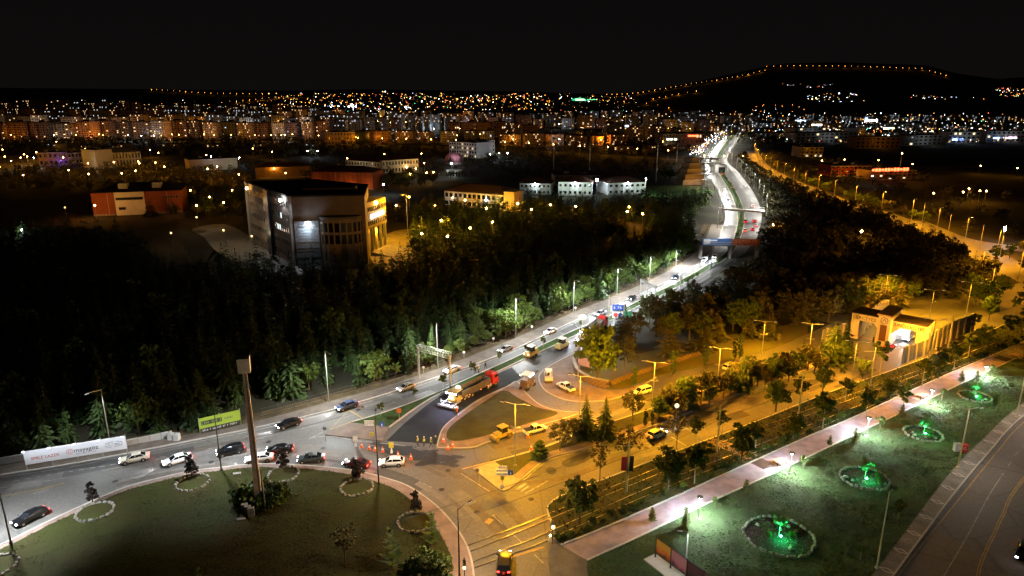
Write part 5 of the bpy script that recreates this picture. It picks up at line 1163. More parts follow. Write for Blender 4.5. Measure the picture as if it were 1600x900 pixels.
def signs():
    # long white billboard at the left
    p0 = at(42, 735, .1); p1 = at(200, 709, .1); p0.z = p1.z = .12; d = p1 - p0; z1 = ztop(p0.y, 707)
    o, L = board('billboard', 'long white lit billboard with red and black lettering at the left edge', 'billboard', p0, p1, .95, z1 , mat('white_vinyl', (.78,.80,.84), .5), .2, 5)
    hh = z1 - .95; u = hh
    red = mat('red_print', (.55,.06,.04), .6); blk = mat('dark_print', (.04,.04,.06), .6); rx = (R(90), 0, 0)
    text('SMILE LAZER', u*.30, red, o, (L*.06, -.11, .95+u*.30), rx)
    text('mayagöz', u*.44, blk, o, (L*.475, -.11, .95+u*.36), rx)
    def strokes(x0, x1, z, h_, m, n, thick=.03, seed=3):   # lettering too small to read
        rr = random.Random(seed); mb = MB(); st = (x1 - x0) / n
        for k in range(n):
            if rr.random() < .1: continue
            cx_ = x0 + st*(k+.5); mb.box(cx_-st*.22,-thick,z,st*.14,.02,h_); 
            if rr.random() < .7: mb.box(cx_+st*.18,-thick,z+rr.uniform(-.15,.15)*h_,st*.14,.02,h_*rr.uniform(.5,1))
            mb.box(cx_,-thick-.004,z+rr.choice((-.4,0,.4))*h_,st*.4,.02,h_*.16)
        return mb, m
    a_, m_ = strokes(L*.49, L*.70, .95+u*.22, u*.07, blk, 9, .115); a_.build('lettering', m_, o)
    ring = MB()
    for k in range(20):
        a0, a1 = k*.314, (k+1)*.314-(0 if k % 4 else .12); ring.tube((L*.435+math.cos(a0)*u*.2,-.11,.95+u*.48+math.sin(a0)*u*.2),(L*.435+math.cos(a1)*u*.2,-.11,.95+u*.48+math.sin(a1)*u*.2),.035,.035,4)
        ring.tube((L*.435+math.cos(a0)*u*.09,-.11,.95+u*.48+math.sin(a0)*u*.09),(L*.435+math.cos(a0+.314)*u*.09,-.11,.95+u*.48+math.sin(a0+.314)*u*.09),.03,.03,4)
    ring.build('emblem', red, o)
    cap = MB(); n = 28; cx0 = L*.875; W_, H_ = L*.085, u*.20
    for k in range(n):
        if k % 7 == 6: continue
        f = lambda t: (cx0 + max(-1, min(1, 1.15*math.cos(t)))*W_, -.11, .95+u*.52+math.sin(t)*H_)
        cap.tube(f(6.2832*k/n), f(6.2832*(k+1)/n), .03, .03, 4)
    cap.build('emblem', blk, o); strokes(L*.815, L*.935, .95+u*.52, u*.15, blk, 9, .115, 5)[0].build('lettering', blk, o)
    for k in range(5):
        x = L*(.02+.24*k); MB().tube((x,.05,z1),(x,-.9,z1+.35),.03).build('lamp_arm', M_METAL, o)
        MB().box(x,-.95,z1+.35,.4,.2,.12).build('floodlight', G_DIM, o)
        light('SPOT', 'board_light', (x,-2.4,z1+1.0), 230, (.80,.9,1), o, .15, R(150), .5, (R(28), 0, 0))
    # green billboard
    p0 = at(313, 679, .05); p1 = at(377, 664, .05); p0.z = p1.z = .05; z1 = ztop(p0.y, 655)
    o, L = board('billboard', 'green and black billboard at the forest edge behind the dark pole', 'billboard', p0, p1, z1-2.6, z1, mat('lime_vinyl', (.22,.32,.03), .6), .15, 3)
    MB().box(L/2,-.03,z1-2.25,L-.1,.13,.75).build('lower_panel', mat('black_vinyl', (.02,.025,.02), .6), o)
    MB().box(L*.30,-.085,z1-.95,L*.5,.03,.75).build('print_panel', mat('black_vinyl', (.02,.025,.02), .6), o)
    strokes(L*.06, L*.54, z1-.95, .5, None, 10, .108, 8)[0].build('lettering', mat('lime_vinyl', (.4,.55,.06), .6), o); text('VAR!', .7, blk, o, (L*.60,-.088,z1-1.18), (R(90),0,0))
    strokes(L*.06, L*.9, z1-2.25, .32, None, 24, .10, 9)[0].build('lettering', P_WHITE, o)
    # poster wall in the park
    p0 = at(1024, 872, .12); p1 = at(1125, 948, .12); p0.z = p1.z = .12; d = p1 - p0; z1 = ztop(p0.y, 840); L = d.length
    o = thing('poster_wall', 'row of framed posters on a grey plinth at the bottom edge of the park', 'poster wall', p0, math.atan2(d.y, d.x))
    MB().box(L/2,-.5,.08,L+1,2.0,.16).build('plinth', M_CONCW, o); n = 4; pw = L / n
    def poster(nm, c1, c2, c3):
        m = bpy.data.materials.new(nm); m.use_nodes = True; nn = m.node_tree; b = nn.nodes['Principled BSDF']; tc = nn.nodes.new('ShaderNodeTexCoord'); nz = nn.nodes.new('ShaderNodeTexNoise'); nz.inputs['Scale'].default_value = .9; nz.inputs['Detail'].default_value = 4
        sx = nn.nodes.new('ShaderNodeSeparateXYZ'); nn.links.new(tc.outputs['Generated'], sx.inputs[0]); nn.links.new(tc.outputs['Object'], nz.inputs[0])
        ad = nn.nodes.new('ShaderNodeMath'); ad.operation = 'MULTIPLY_ADD'; ad.inputs[1].default_value = .9; nn.links.new(nz.outputs[0], ad.inputs[0]); nn.links.new(sx.outputs[2], ad.inputs[2])
        r = nn.nodes.new('ShaderNodeValToRGB'); e = r.color_ramp.elements; e[0].position = .45; e[0].color = (*c3, 1); e[1].position = 1.1 if False else 1; e[1].color = (*c1, 1); q = e.new(.72); q.color = (*c2, 1)
        nn.links.new(ad.outputs[0], r.inputs[0]); nn.links.new(r.outputs[0], b.inputs['Base Color']); b.inputs['Roughness'].default_value = .5; return m
    ps = [poster('sunset_poster', (.6,.32,.04), (.6,.16,.03), (.03,.02,.02)), poster('pink_poster', (.45,.2,.24), (.45,.15,.2), (.06,.03,.08)), poster('dark_poster', (.10,.04,.05), (.06,.03,.03), (.02,.02,.02)), poster('grey_poster', (.2,.15,.15), (.1,.06,.06), (.03,.02,.02))]
    for k in range(n):
        MB().box(pw*(k+.5),0,z1*.62,pw-.15,.08,z1*.66).build('poster', ps[k], o)
        for zz in (z1*.27, z1*.97): MB().box(pw*(k+.5),0,zz,pw-.1,.14,.08).build('frame_rail', M_DMETAL, o)
    for k in range(n+1): MB().box(pw*k,0,z1/2,.13,.16,z1+.1).build('post', M_DMETAL, o)
    # direction signs
    def dirsign(px, py, top, label, rows, extra):
        p = at(px, py, .14); h = ztop(p.y, top); o = thing('direction_sign', label, 'road sign', p, 0)
        MB().tube((0,0,0),(0,0,h),.05).build('post', M_METAL, o)
        for k, (s, sz, off) in enumerate(rows):
            zz = h - .3 - .55*k; MB().box(off,-.08,zz,sz,.06,.42).build('sign_plate', M_WHITEP, o); strokes(off-sz/2+.12, off+sz/2-.12, zz, .2, None, s, .12, s)[0].build('lettering', blk, o)
        for kind, x, zz in extra:
            if kind == 'blue': MB().box(x,-.08,zz,.8,.06,.8).build('blue_plate', mat('blue_sign', (.03,.08,.35), .5), o); MB().box(x,-.12,zz-.05,.22,.02,.4,top=.3).build('arrow', P_WHITE, o)
            if kind == 'chevron':
                MB().box(x,-.08,zz,.6,.06,.7).build('chevron_plate', mat('yellow_sign', (.6,.5,.05), .5), o); MB().box(x,-.12,zz+.12,.5,.02,.12,top=.3).build('chevron', M_BLACK, o); MB().box(x,-.12,zz-.15,.5,.02,.12,top=.3).build('chevron', M_BLACK, o)
            if kind == 'low': MB().box(x,-.08,zz,.7,.06,.4).build('sign_plate', M_WHITEP, o)
    dirsign(785, 767, 728, 'stacked direction signs with a blue plate on the tip of the sign island', [(5, 1.3, .05), (6, 1.7, -.05), (7, 1.7, 0)], [('blue', 1.2, 3.0), ('chevron', 0, 2.2), ('low', 0, .8)])
    dirsign(587, 690, 657, 'pale direction signs with a blue plate beside the fresh asphalt', [(6, 1.5, -.9), (5, 1.5, -.9)], [('blue', 1.2, 3.2), ('chevron', -.6, 1.4)])
    p = at(968, 505, .14); 
    o = thing('gantry_sign', 'cluster of blue and white road signs on a post beside the second lorry', 'road sign', at(974, 510, .1), 0); hh = ztop(at(974,510).y, 476)
    MB().tube((0,0,0),(0,0,hh),.1).build('post', M_METAL, o)
    MB().box(-1.6,-.12,hh-.7,2.6,.08,1.5).build('blue_plate', mat('blue_sign', (.03,.08,.35), .5), o); MB().box(-1.6,-.12,hh-2.6,2.6,.08,1.6).build('sign_plate', M_WHITEP, o); MB().box(1.0,-.12,hh-2.6,1.9,.08,1.8).build('green_plate', mat('green_sign', (.05,.25,.12), .5), o)
    strokes(-2.7,-.6,hh-.7,.6,None,4,.17,4)[0].build('lettering', P_WHITE, o); MB().tube((-2.1,-.17,hh-2.6),(-2.1,-.2,hh-2.6),.55,.55,16).build('round_emblem', red, o); MB().tube((-1.0,-.17,hh-2.6),(-1.0,-.2,hh-2.6),.5,.5,16).build('round_emblem', mat('blue_sign', (.03,.08,.35), .5), o)
    for px, py, lb in [(509,716 if False else 690,'small round sign at the painted island'),(700,640 if False else 588,'small sign on the median edge left of the small tree'),(746,757,'signal post at the amber crossing'),(568,655,'small post on the lawn tip'),(637,618,'thin marker post by the silver estate car')]:
        o = thing('road_sign', lb, 'road sign', at(px, py, .14)); MB().tube((0,0,0),(0,0,2.6),.035).build('post', M_METAL, o); MB().tube((0,-.06,2.4),(0,-.03,2.4),.3,.3,12).build('sign_plate', mat('sign_back_grey', (.2,.2,.2), .5), o)
    o = thing('chevron_sign', 'orange curve arrow sign on the lawn tip beside the works', 'road sign', at(624, 655, .15)); MB().tube((0,0,0),(0,0,1.7),.035).build('post', M_METAL, o); MB().box(0,-.06,1.7,.8,.05,.8).build('sign_plate', mat('orange_sign', (.6,.15,.03), .5), o)
    # cones and portable signs
    cm = MB(); cm.tube((0,0,.03),(0,0,.75),.2,.04,10); cm.box(0,0,.02,.45,.45,.05); cone = cm.mesh('cone_body', mat('cone_orange', (.8,.13,.03), .5)); bm_ = MB(); bm_.tube((0,0,.32),(0,0,.5),.145,.10,10); band = bm_.mesh('reflective_band', P_WHITE)
    for k, (x, y) in enumerate([(565,699),(577,702),(586,704),(598,706),(622,713),(642,717),(693,690),(700,702),(707,698),(830,702),(825,683)]):
        lab = ['leftmost traffic cone beside the portable sign','second traffic cone from the left','third traffic cone from the left','traffic cone just left of the yellow portable sign','traffic cone above the white hatchback','rightmost cone of the line, beside the tar stain','upright cone with lamp at the brick corner','fallen looking cone on the brick corner','small cone right of the fallen one','cone on the amber road below the pickup','cone on the amber road left of the pickup'][k]
        o = thing('traffic_cone', lab, 'traffic cone', at(x, y, .03 if k < 6 else .15), 0, None, 1.25); link('cone_body', cone, o); link('reflective_band', band, o)
    for x, y, m, lb in [(556,698,P_WHITE,'white portable sign on a stand left of the cones'),(612,708,mat('yellow_sign', (.6,.5,.05), .5),'yellow portable sign on a white stand between the cones')]:
        o = thing('portable_sign', lb, 'road sign', at(x, y, .03)); MB().box(0,-.1,1.5,.75,.06,1.0).build('sign_plate', m, o); MB().box(0,0,.5,.35,.5,.8,top=.4).build('stand', P_WHITE, o); MB().tube((0,0,.8),(0,0,1.4),.04).build('post', M_METAL, o)
    # litter bins near the red one, traffic signal, markers
    for x, y, m, lb in [(1495,706,mat('bin_grey', (.35,.38,.4), .5),'grey panel bin left of the red one'),(1504,707,mat('bin_red', (.45,.03,.03), .5),'red panel bin with white crescent under the pole')]:
        o = thing('litter_bin', lb, 'litter bin', at(x, y, .12)); MB().box(0,0,.85,1.1,.7,1.3,top=.95).build('bin_body', m, o); MB().box(0,0,.12,.9,.5,.24).build('bin_foot', M_DMETAL, o)
        if 'red' in lb: 
            c = MB()
            for k in range(9): t = .8 + k*.6; c.tube((math.cos(t)*.22,-.37,.9+math.sin(t)*.22),(math.cos(t+.6)*.22,-.37,.9+math.sin(t+.6)*.22),.04,.04,4)
            c.build('crescent', P_WHITE, o)
    o = thing('traffic_signal', 'signal post with two warm lit lamps at the corner of the plaza', 'traffic light', at(863, 850, .13)); h = ztop(at(863,850).y, 822)
    MB().tube((0,0,0),(0,0,h+.6),.06).build('post', M_DMETAL, o); MB().box(0,0,h+.3,.35,.35,.9).build('signal_head', M_DMETAL, o); MB().ball(.05,-.25,h,.2).build('signal_lamp', glow('warm_signal', (1,.7,.25), 20), o); MB().ball(-.3,-.25,h-1.2,.13).build('signal_lamp', glow('warm_signal', (1,.7,.25), 20), o); MB().box(-.3,-.1,.9,.5,.4,.6,top=.3).build('marker_cone', M_CONCW, o)
    o = thing('traffic_signal', 'signal post with an orange lamp at the bottom edge beside the arm lamp', 'traffic light', at(726, 905, .13)); MB().tube((0,0,0),(0,0,3),.05).build('post', M_DMETAL, o); MB().box(0,0,2.3,.35,.3,.9).build('signal_head', M_DMETAL, o); MB().ball(0,-.2,1.7,.15).build('signal_lamp', glow('warm_signal', (1,.7,.25), 20), o)
    o = thing('traffic_signal', 'dark signal head rising out of the round corner tree', 'traffic light', at(902, 800, .13)); h = ztop(at(902,800).y, 742); MB().tube((0,0,0),(0,0,h),.07).build('post', M_DMETAL, o); MB().box(0,0,h-.4,.5,.4,1).build('signal_head', M_DMETAL, o)
    # banner pole
    p = at(979, 768, .12); h = ztop(p.y, 692); o = thing('tram_pole', 'tram mast with a red banner beside the thin trees', 'tram pole', p); MB().tube((0,0,0),(0,0,h),.16,.12).build('mast', M_METAL, o); MB().box(-.55,0,4.5,.8,.05,2.2).build('banner', mat('red_banner', (.4,.03,.04), .7), o); MB().box(.5,0,4.5,.6,.05,2.4).build('banner', mat('dark_banner', (.03,.02,.02), .7), o); MB().box(0,0,h-.6,4.5,.08,.08).build('cross_arm', M_METAL, o)
    PL_ = [(979,768)]
    for x, y in [(1120,705),(1247,650),(1360,602),(1480,548)]:
        p = at(x, y, .12); o = thing('tram_pole', 'plain tram mast in the row along the rails', 'tram pole', p, 0, 'tram masts along the rails'); MB().tube((0,0,0),(0,0,8),.13,.1).build('mast', M_METAL, o); MB().box(0,0,7.2,4.5,.08,.08).build('cross_arm', M_METAL, o); PL_.append((x, y))
    # contact wires
    for side in (-1.6, 1.6):
        pts = [at(640,905)] + [at(*q) for q in PL_] + [at(1640,490)]; ps_ = []
        for a, b in zip(pts, pts[1:]):
            for k in range(6): t = k / 6; q = a.lerp(b, t); ps_.append(Vector((q.x, q.y, 0)))
        ps_ = shift(ps_, side); wv = [Vector((q.x, q.y, 7.1 - .5*math.sin(math.pi*((i % 6)/6)))) for i, q in enumerate(ps_)]
        m = MB(); m.path(wv, .03, 4); tag(m.build('contact_wire', M_DMETAL), 'left hand' * (side < 0) + 'right hand' * (side > 0) + ' contact wire over the tram rails', 'wire')
    # clock-like sign behind the pale car
    o = thing('clock_sign', 'small round white sign on a post above the pale yellow car', 'sign', at(1055, 672, .14)); h = ztop(at(1055,672).y, 634); MB().tube((0,0,0),(0,0,h),.05).build('post', M_METAL, o); MB().tube((0,-.08,h),(0,.05,h),.4,.4,14).build('sign_plate', glow('lit_sign', (1,.9,.6), 1.2), o)
signs()

# ================================================================ PARK, ROUNDABOUT, FENCES
def ring_of_stones(px, py, r, n, label, sz, group, mulch, squash=1.0, two=False):
    c = at(px, py, .17 if px < 700 else .12); o = thing('flower_bed', label, 'flower bed', c, 0, group)
    d = MB(); d.prism([(math.cos(k*math.pi/12)*(r-.1), math.sin(k*math.pi/12)*(r-.1)*squash) for k in range(24)], None, .03); d.build('soil', mulch, o)
    meshes = []
    for v in range(4):
        m = MB(); m.box(0,0,.12,sz*1.5,sz*.8,.26,top=random.uniform(.6,.85)); me = m.mesh('stone', M_STONE)
        for q in me.vertices: q.co += Vector([random.uniform(-.08,.08)*sz*1.6 for _ in range(3)])
        meshes.append(me)
    for k in range(n):
        a = 2*math.pi*k/n + random.uniform(-.03,.03); rr = r * random.uniform(.97,1.04)
        link('stone', random.choice(meshes), o, (math.cos(a)*rr, math.sin(a)*rr*squash, .02), a + math.pi/2 + random.uniform(-.25,.25), (random.uniform(.7,1.1), random.uniform(.8,1.2), random.uniform(.7,1.2)))
    return o, c
def beds():
    random.seed(41); soil = mat('dark_bed_soil', (.035,.022,.022), .9, var=.5, vscale=2, bump=.8, bscale=4)
    for (x, y), lb in zip([(148,800),(301,755),(443,742),(558,762),(648,816),(-8,886)], ['leftmost ring of white stones on the roundabout','stone ring left of the street pole','stone ring just right of the monument','stone ring below the dark red car','stone ring nearest the roundabout kerb on the right','stone ring cut off by the left edge of the picture']):
        ring_of_stones(x, y, 2.3, 20, lb, .42, 'stone rings on the roundabout', M_GRASSD)
    for (x, y, r), lb in zip([(1217,838,4.3),(1351,748,3.3),(1443,678,2.9),(1523,620,2.7)], ['nearest largest bed','second green lit bed from the camera','third green lit bed from the camera','farthest green lit bed']):
        o, c = ring_of_stones(x, y, r, int(r*9), 'round stone edged flower bed, ' + lb, .42, 'green lit beds in the park', soil)
        sb = lb.split(' with')[0].split(' from')[0]; t = tree('glow', (c.x, c.y, .15), 3.4, 'small tree glowing green from below in the ' + sb, None, 0)
        fx = thing('uplight', 'green uplight at the foot of the tree in the ' + sb, 'uplight', (c.x+.1, c.y-.35, .15)); MB().tube((0,0,0),(0,0,.16),.12,.16,10).build('housing', M_DMETAL, fx); MB().ball(0,0,.24,.14).build('lens', glow('green_lens', (.05,1,.35), 80), fx)
        light('SPOT', 'green_light', (0,-.3,.35), 16000, (.03,1,.30), fx, .1, R(80), .5, (R(180), 0, 0)); light('POINT', 'green_light', (-.1,-.7,.9), 650, (.02,1,.28), fx, .1)
        for k in range(9):
            a = random.uniform(0, 6.28); q = random.uniform(.35,.85)*r
            if k < 5:
                g = MB(); g.box(0,0,.14,random.uniform(.3,.6),random.uniform(.25,.45),.3,top=.6); p = g.build('rock', M_STONE, o, loc=(math.cos(a)*q, math.sin(a)*q, .03), rz=a)
            else: tree('bush', (c.x+math.cos(a)*q, c.y+math.sin(a)*q, .14), random.uniform(.4,.8), 'small plant growing in the ' + lb, 'plants in the green lit beds')
    # picnic tables and dark mats
    for (x, y), (mx_, my), lb in [((1219,727),(1190,724),'nearest the second lamp'),((1441,623),(1424,626),'beyond the third lamp'),((1587,559),(1567,560),'at the far end of the path')]:
        c = at(x, y, .13); d = (RD['pl'][20] - RD['pl'][15]).normalized(); rz = math.atan2(d.y, d.x)
        o = thing('picnic_table', 'picnic table with a pale top and benches, ' + lb, 'picnic table', c, rz)
        m = MB(); m.box(0,0,.78,1.9,1.3,.08); m.build('table_top', mat('orange_wood', (.5,.3,.2), .6), o)
        for sy in (-1, 1): MB().box(0,sy*1.0,.45,1.9,.35,.06).build('bench', mat('orange_wood', (.5,.3,.2), .6), o)
        for sx in (-1, 1): MB().box(sx*.7,0,.4,.08,2.0,.08).box(sx*.7,0,.4,.1,.1,.75).build('frame', M_DMETAL, o)
        c = at(mx_, my, .13); m = MB(); m.box(0,0,.03,2.6,2.6,.06); q = m.build('tree_pit', mat('brown_cover_panel', (.05,.025,.02), .8), None, loc=(c.x, c.y, .134), rz=rz); tag(q, 'dark brown square panel set in the path, ' + lb, 'ground panel')
beds()
def monument():
    p = at(405, 784, .17); h = ztop(p.y, 559); o = thing('monument_column', 'tall tapered concrete column with a box head on the roundabout', 'monument', p, .3)
    m = MB(); m.box(0,0,(h-2.0)/2,.98,.85,h-2.0,top=.55); m.build('shaft', mat('weathered_concrete', (.50,.42,.37), .85, var=.25, vscale=.8, bump=.5, bscale=4), o)
    m = MB(); m.box(0.28,0,(h-2.0)/2,.14,.9,h-2.2,top=.6,ox=-.25); m.build('fin', mat('darker_concrete', (.14,.11,.09), .9, var=.25), o)
    for k, (x, y, rz) in enumerate([(0,-.75,0),(.75,0,R(90)),(0,.75,0),(-.75,0,R(90))]): MB().box(x,y,h-1.1,1.5 if k % 2 == 0 else 1.38,.08,2.0,rz,top=1.05).build('head_panel', mat('pale_panel', (.7,.66,.62), .7, var=.15, vscale=1.5), o)
    MB().box(0,0,h-2.0,1.4,1.4,.12).build('head_floor', M_CONC, o)
    for (x, y), lb in zip([(383,800),(388,803),(393,806),(385,778),(377,812),(370,716 if False else 741)], ['left block of the three pale stones below the monument','middle block of the three pale stones below the monument','right block of the three pale stones below the monument','pale block standing against the monument shrubs','flat slab lying left of the three blocks','flat pale stone on the lawn left of the monument']):
        flat = 'flat' in lb; b = thing('stone_block', lb, 'stone block', at(x, y, .17), .3); MB().box(0,0,.1 if flat else .6,.9 if not flat else 1.2,.6,.2 if flat else 1.3,top=.9).build('block', M_STONE, b)
    b = thing('lamp_stub', 'thin grey pole standing right of the monument', 'pole', at(415, 798, .17)); MB().tube((0,0,0),(0,0,6.5),.09,.07).build('pole', M_METAL, b)
monument()
def walls_and_fences():
    # low concrete wall behind the white billboard
    for a, b, lb in [((-60,735),(45,718),'low rough wall left of the white billboard'),((198,697),(270,682),'low pale wall right of the white billboard')]:
        p0 = at(*a, .05); p1 = at(*b, .05); d = p1 - p0; L = d.length; o = thing('low_wall', lb, 'wall', (p0.x, p0.y, .03), math.atan2(d.y, d.x)); n = int(L/1.5)
        me = MB().box(0,0,.55,L/n-.04,.3,1.1).mesh('wall_panel', M_CONCW)
        for k in range(n): link('wall_panel', me, o, (L*(k+.5)/n, random.uniform(-.02,.02), random.uniform(-.05,.04)))
    for x, y, lb in [(268,687,'square pale block at the end of the low wall'),(277,688,'smaller block beside the end of the low wall')]:
        o = thing('concrete_block', lb, 'block', at(x, y, .03)); MB().box(0,0,.6,.9,.9,1.2,top=.95).build('block', M_CONCW, o)
    # wire fence along the verge
    pts = resample(shift(RD['PAVE'], 1.0), 3.0); pts = [p for p in pts if 470 > project(p.x, p.y)[0] or True]; pts = [p for p in pts if project(p.x,p.y)[0] > 385 and p.y < 300]
    o = thing('wire_fence', 'thin wire fence with posts along the forest edge of the highway', 'fence', pts[0]); o0 = pts[0]
    pm = MB().tube((0,0,0),(0,0,1.9),.025,.025,5).mesh('post', M_DMETAL)
    w_ = MB()
    for k, p in enumerate(pts):
        link('post', pm, o, p - o0)
        if k:
            for z in (.5, 1.1, 1.75): w_.tube(pts[k-1] - o0 + Vector((0,0,z)), p - o0 + Vector((0,0,z)), .007, .007, 3, 0, False)
    w_.build('wire', M_METAL, o)
    for x, y in [(662,577),(725,565 if False else 553),(771,531),(831,512),(899,482),(948,462)]:
        s_ = thing('marker_disc', 'small white disc on the verge fence', 'marker', at(x, y+6, .1), 0, 'white discs along the verge fence'); MB().tube((0,-.05,1.3),(0,-.02,1.3),.28,.28,12).build('disc', P_WHITE, s_); MB().tube((0,0,0),(0,0,1.3),.03).build('post', M_METAL, s_)
    # garden wall, built of courses
    line = WS([(905,548),(899,560),(897,576),(905,592),(926,602),(955,609)], 4) ; line2 = WS([(955,602),(985,590),(1040,572),(1100,553)], 4)
    o = thing('garden_wall', 'curved brown stone wall round the garden corner', 'wall', line[0]); o0 = line[0]
    rs = resample(line, 1.0)
    sm = [MB().box(0,0,.19,.94,.5,.36,top=random.uniform(.93,.99)).mesh('stone', M_WALLSTONE) for _ in range(4)]
    for c in range(4):
        for a, b in zip(rs, rs[1:]):
            m_ = (a + b) / 2 if c % 2 else a; d = b - a; link('stone', random.choice(sm), o, m_ - o0 + Vector((0,random.uniform(-.02,.02),.14+.38*c)), math.atan2(d.y, d.x))
    cp = MB(); ribbon(cp, [p - o0 for p in rs], .65, 1.67, h=.14); cp.build('coping', M_CONC, o)
    o = thing('garden_wall', 'straight low stone wall running along the garden lawn', 'wall', line2[0]); o0 = line2[0]; rs = resample(line2, 1.4)
    sm = [MB().box(0,0,.25,1.36,.4,.48,top=random.uniform(.93,.99)).mesh('stone', M_WALLSTONE) for _ in range(3)]
    for c in range(2):
        for a, b in zip(rs, rs[1:]): d = b - a; link('stone', random.choice(sm), o, (a if c else (a+b)/2) - o0 + Vector((0,0,.1+.5*c)), math.atan2(d.y, d.x))
    p = at(903, 577, .14); o = thing('notice_board', 'pinkish notice board standing behind the curved garden wall', 'notice board', p, R(-35)); MB().box(1.6,0,2.0,3.2,.1,1.9).build('panel', mat('pink_panel', (.35,.22,.22), .7), o)
    for x in (.1,3.1): MB().box(x,.1,1.3,.12,.12,2.7).build('post', M_METAL, o)
    # footway crossing the tram strip
    o = MB(); p = [at(1100,694), at(1190,712)]; ribbon(o, [at(1108,688), at(1150,703), at(1176,716)], 2.6, .125); struct('footway', o, M_BRICK)
walls_and_fences()
def gantry():
    a = at(655, 590, .14); b = at(704, 604, .15); ha = 6.6; o = thing('sign_gantry', 'steel lattice sign frame spanning the highway lanes', 'gantry', a); d = b - a; L = d.length
    rz = math.atan2(d.y, d.x); o.rotation_euler = (0,0,rz)
    for x in (0, L): MB().tube((x,0,0),(x,0,ha),.24,.2,10).build('column', M_CONCW, o)
    m = MB(); n = 12
    for y in (-.5,.5):
        for z in (ha-.5, ha+.5): m.tube((0,y,z),(L,y,z),.06,.06,5)
    for k in range(n+1):
        x = L*k/n
        for y in (-.5,.5): m.tube((x,y,ha-.5),(x,y,ha+.5),.04,.04,4)
        m.tube((x,-.5,ha+.5),(x,.5,ha+.5),.04,.04,4); m.tube((x,-.5,ha-.5),(x,.5,ha-.5),.04,.04,4)
        if k < n:
            for y in (-.5,.5): m.tube((x,y,ha-.5 if k % 2 else ha+.5),(L*(k+1)/n,y,ha+.5 if k % 2 else ha-.5),.035,.035,4)
    m.build('truss', M_METAL, o)
    a = at(1000, 469, .14); b = at(1022, 481, .14); o = thing('sign_gantry', 'smaller sign frame over the highway by the two round trees', 'gantry', a); d = b - a; L = d.length; o.rotation_euler = (0,0,math.atan2(d.y, d.x))
    for x in (0, L): MB().tube((x,0,0),(x,0,6),.2,.18,8).build('column', M_CONCW, o)
    MB().box(L/2,0,5.9,L,.6,.8).build('truss', M_METAL, o)
gantry()
def bridges():
    def deck(a, b, z0, th, wd, label, rail=1.0, m=None):
        p0 = at(*a); p1 = at(*b); d = p1 - p0; L = d.length; o = thing('footbridge', label, 'footbridge', p0, math.atan2(d.y, d.x))
        MB().box(L/2,0,z0+th/2,L,wd,th).build('deck', m or M_CONC, o)
        for x in (.6, L*.52, L-.6): MB().box(x,0,z0/2,.7,wd*.7,z0).build('pier', M_CONC, o)
        for sy in (-1, 1):
            r = MB(); r.box(L/2,sy*(wd/2-.06),z0+th+rail,L,.06,.08)
            for k in range(int(L/1.5)): r.box(.75+k*1.5,sy*(wd/2-.06),z0+th+rail/2,.05,.05,rail)
            r.build('railing', M_METAL, o)
        return o, L
    o, L = deck((1091,404),(1184,404), 5.2, .7, 3.2, 'billboard covered bridge across the highway at the bend', 1.0, mat('dark_deck', (.06,.05,.05), .8))
    z = 5.1; blue = mat('blue_vinyl', (.06,.14,.32), .5)
    for k in range(4): MB().box(L*(.02+.122*(k+.5)),-1.8,z+1.25,L*.12,.15,2.6).build('advert_panel', [blue, mat('navy_vinyl', (.03,.07,.2), .5)][k in (1,2) and 0 or 0], o)
    MB().box(L*.10,-1.9,z+1.4,2.4,.04,1.9).build('advert_print', P_WHITE, o); MB().box(L*.21,-1.9,z+1.9,2.5,.04,.5).build('lettering', P_WHITE, o); MB().box(L*.33,-1.9,z+1.1,8,.04,.22).build('lettering', M_CONCW, o); MB().box(L*.33,-1.9,z+.5,9,.04,.15).build('lettering', M_CONCW, o)
    for k in range(4): MB().box(L*(.52+.115*(k+.5)),-1.8,z+1.15,L*.112,.15,2.2).build('advert_panel', mat('brown_red_vinyl', (.30,.10,.06), .6, var=.6, vscale=1.2), o)
    for k in range(5): light('SPOT', 'board_light', (L*(.06+.1*k),-3.6,z+4.0), 190, COOL, o, .2, R(140), .5, (R(35),0,0))
    for k in range(3): light('SPOT', 'board_light', (L*(.58+.12*k),-3.6,z+4.0), 90, (1,.6,.35), o, .2, R(140), .5, (R(35),0,0))
    deck((1126,346),(1193,350), 5.3, .9, 3, 'plain concrete footbridge beyond the billboard bridge', 1.0, M_CONCW)
    deck((1097,266),(1128,270), 5.5, 1.2, 6, 'lower road bridge far up the highway', 1.0, M_CONCW)
    deck((1094,260),(1124,262), 6.5, 1.2, 5, 'upper amber lit bridge far up the highway', 1.0, M_CONCW)
    o = thing('bridge_hut', 'pale lit concrete portal under the far bridge', 'portal', at(1126, 270)); MB().box(0,0,3,8,5,6).build('wall', M_CONCW, o); MB().box(0,-2.55,2.5,5,.1,4.2).build('opening', M_BLACK, o)
bridges()

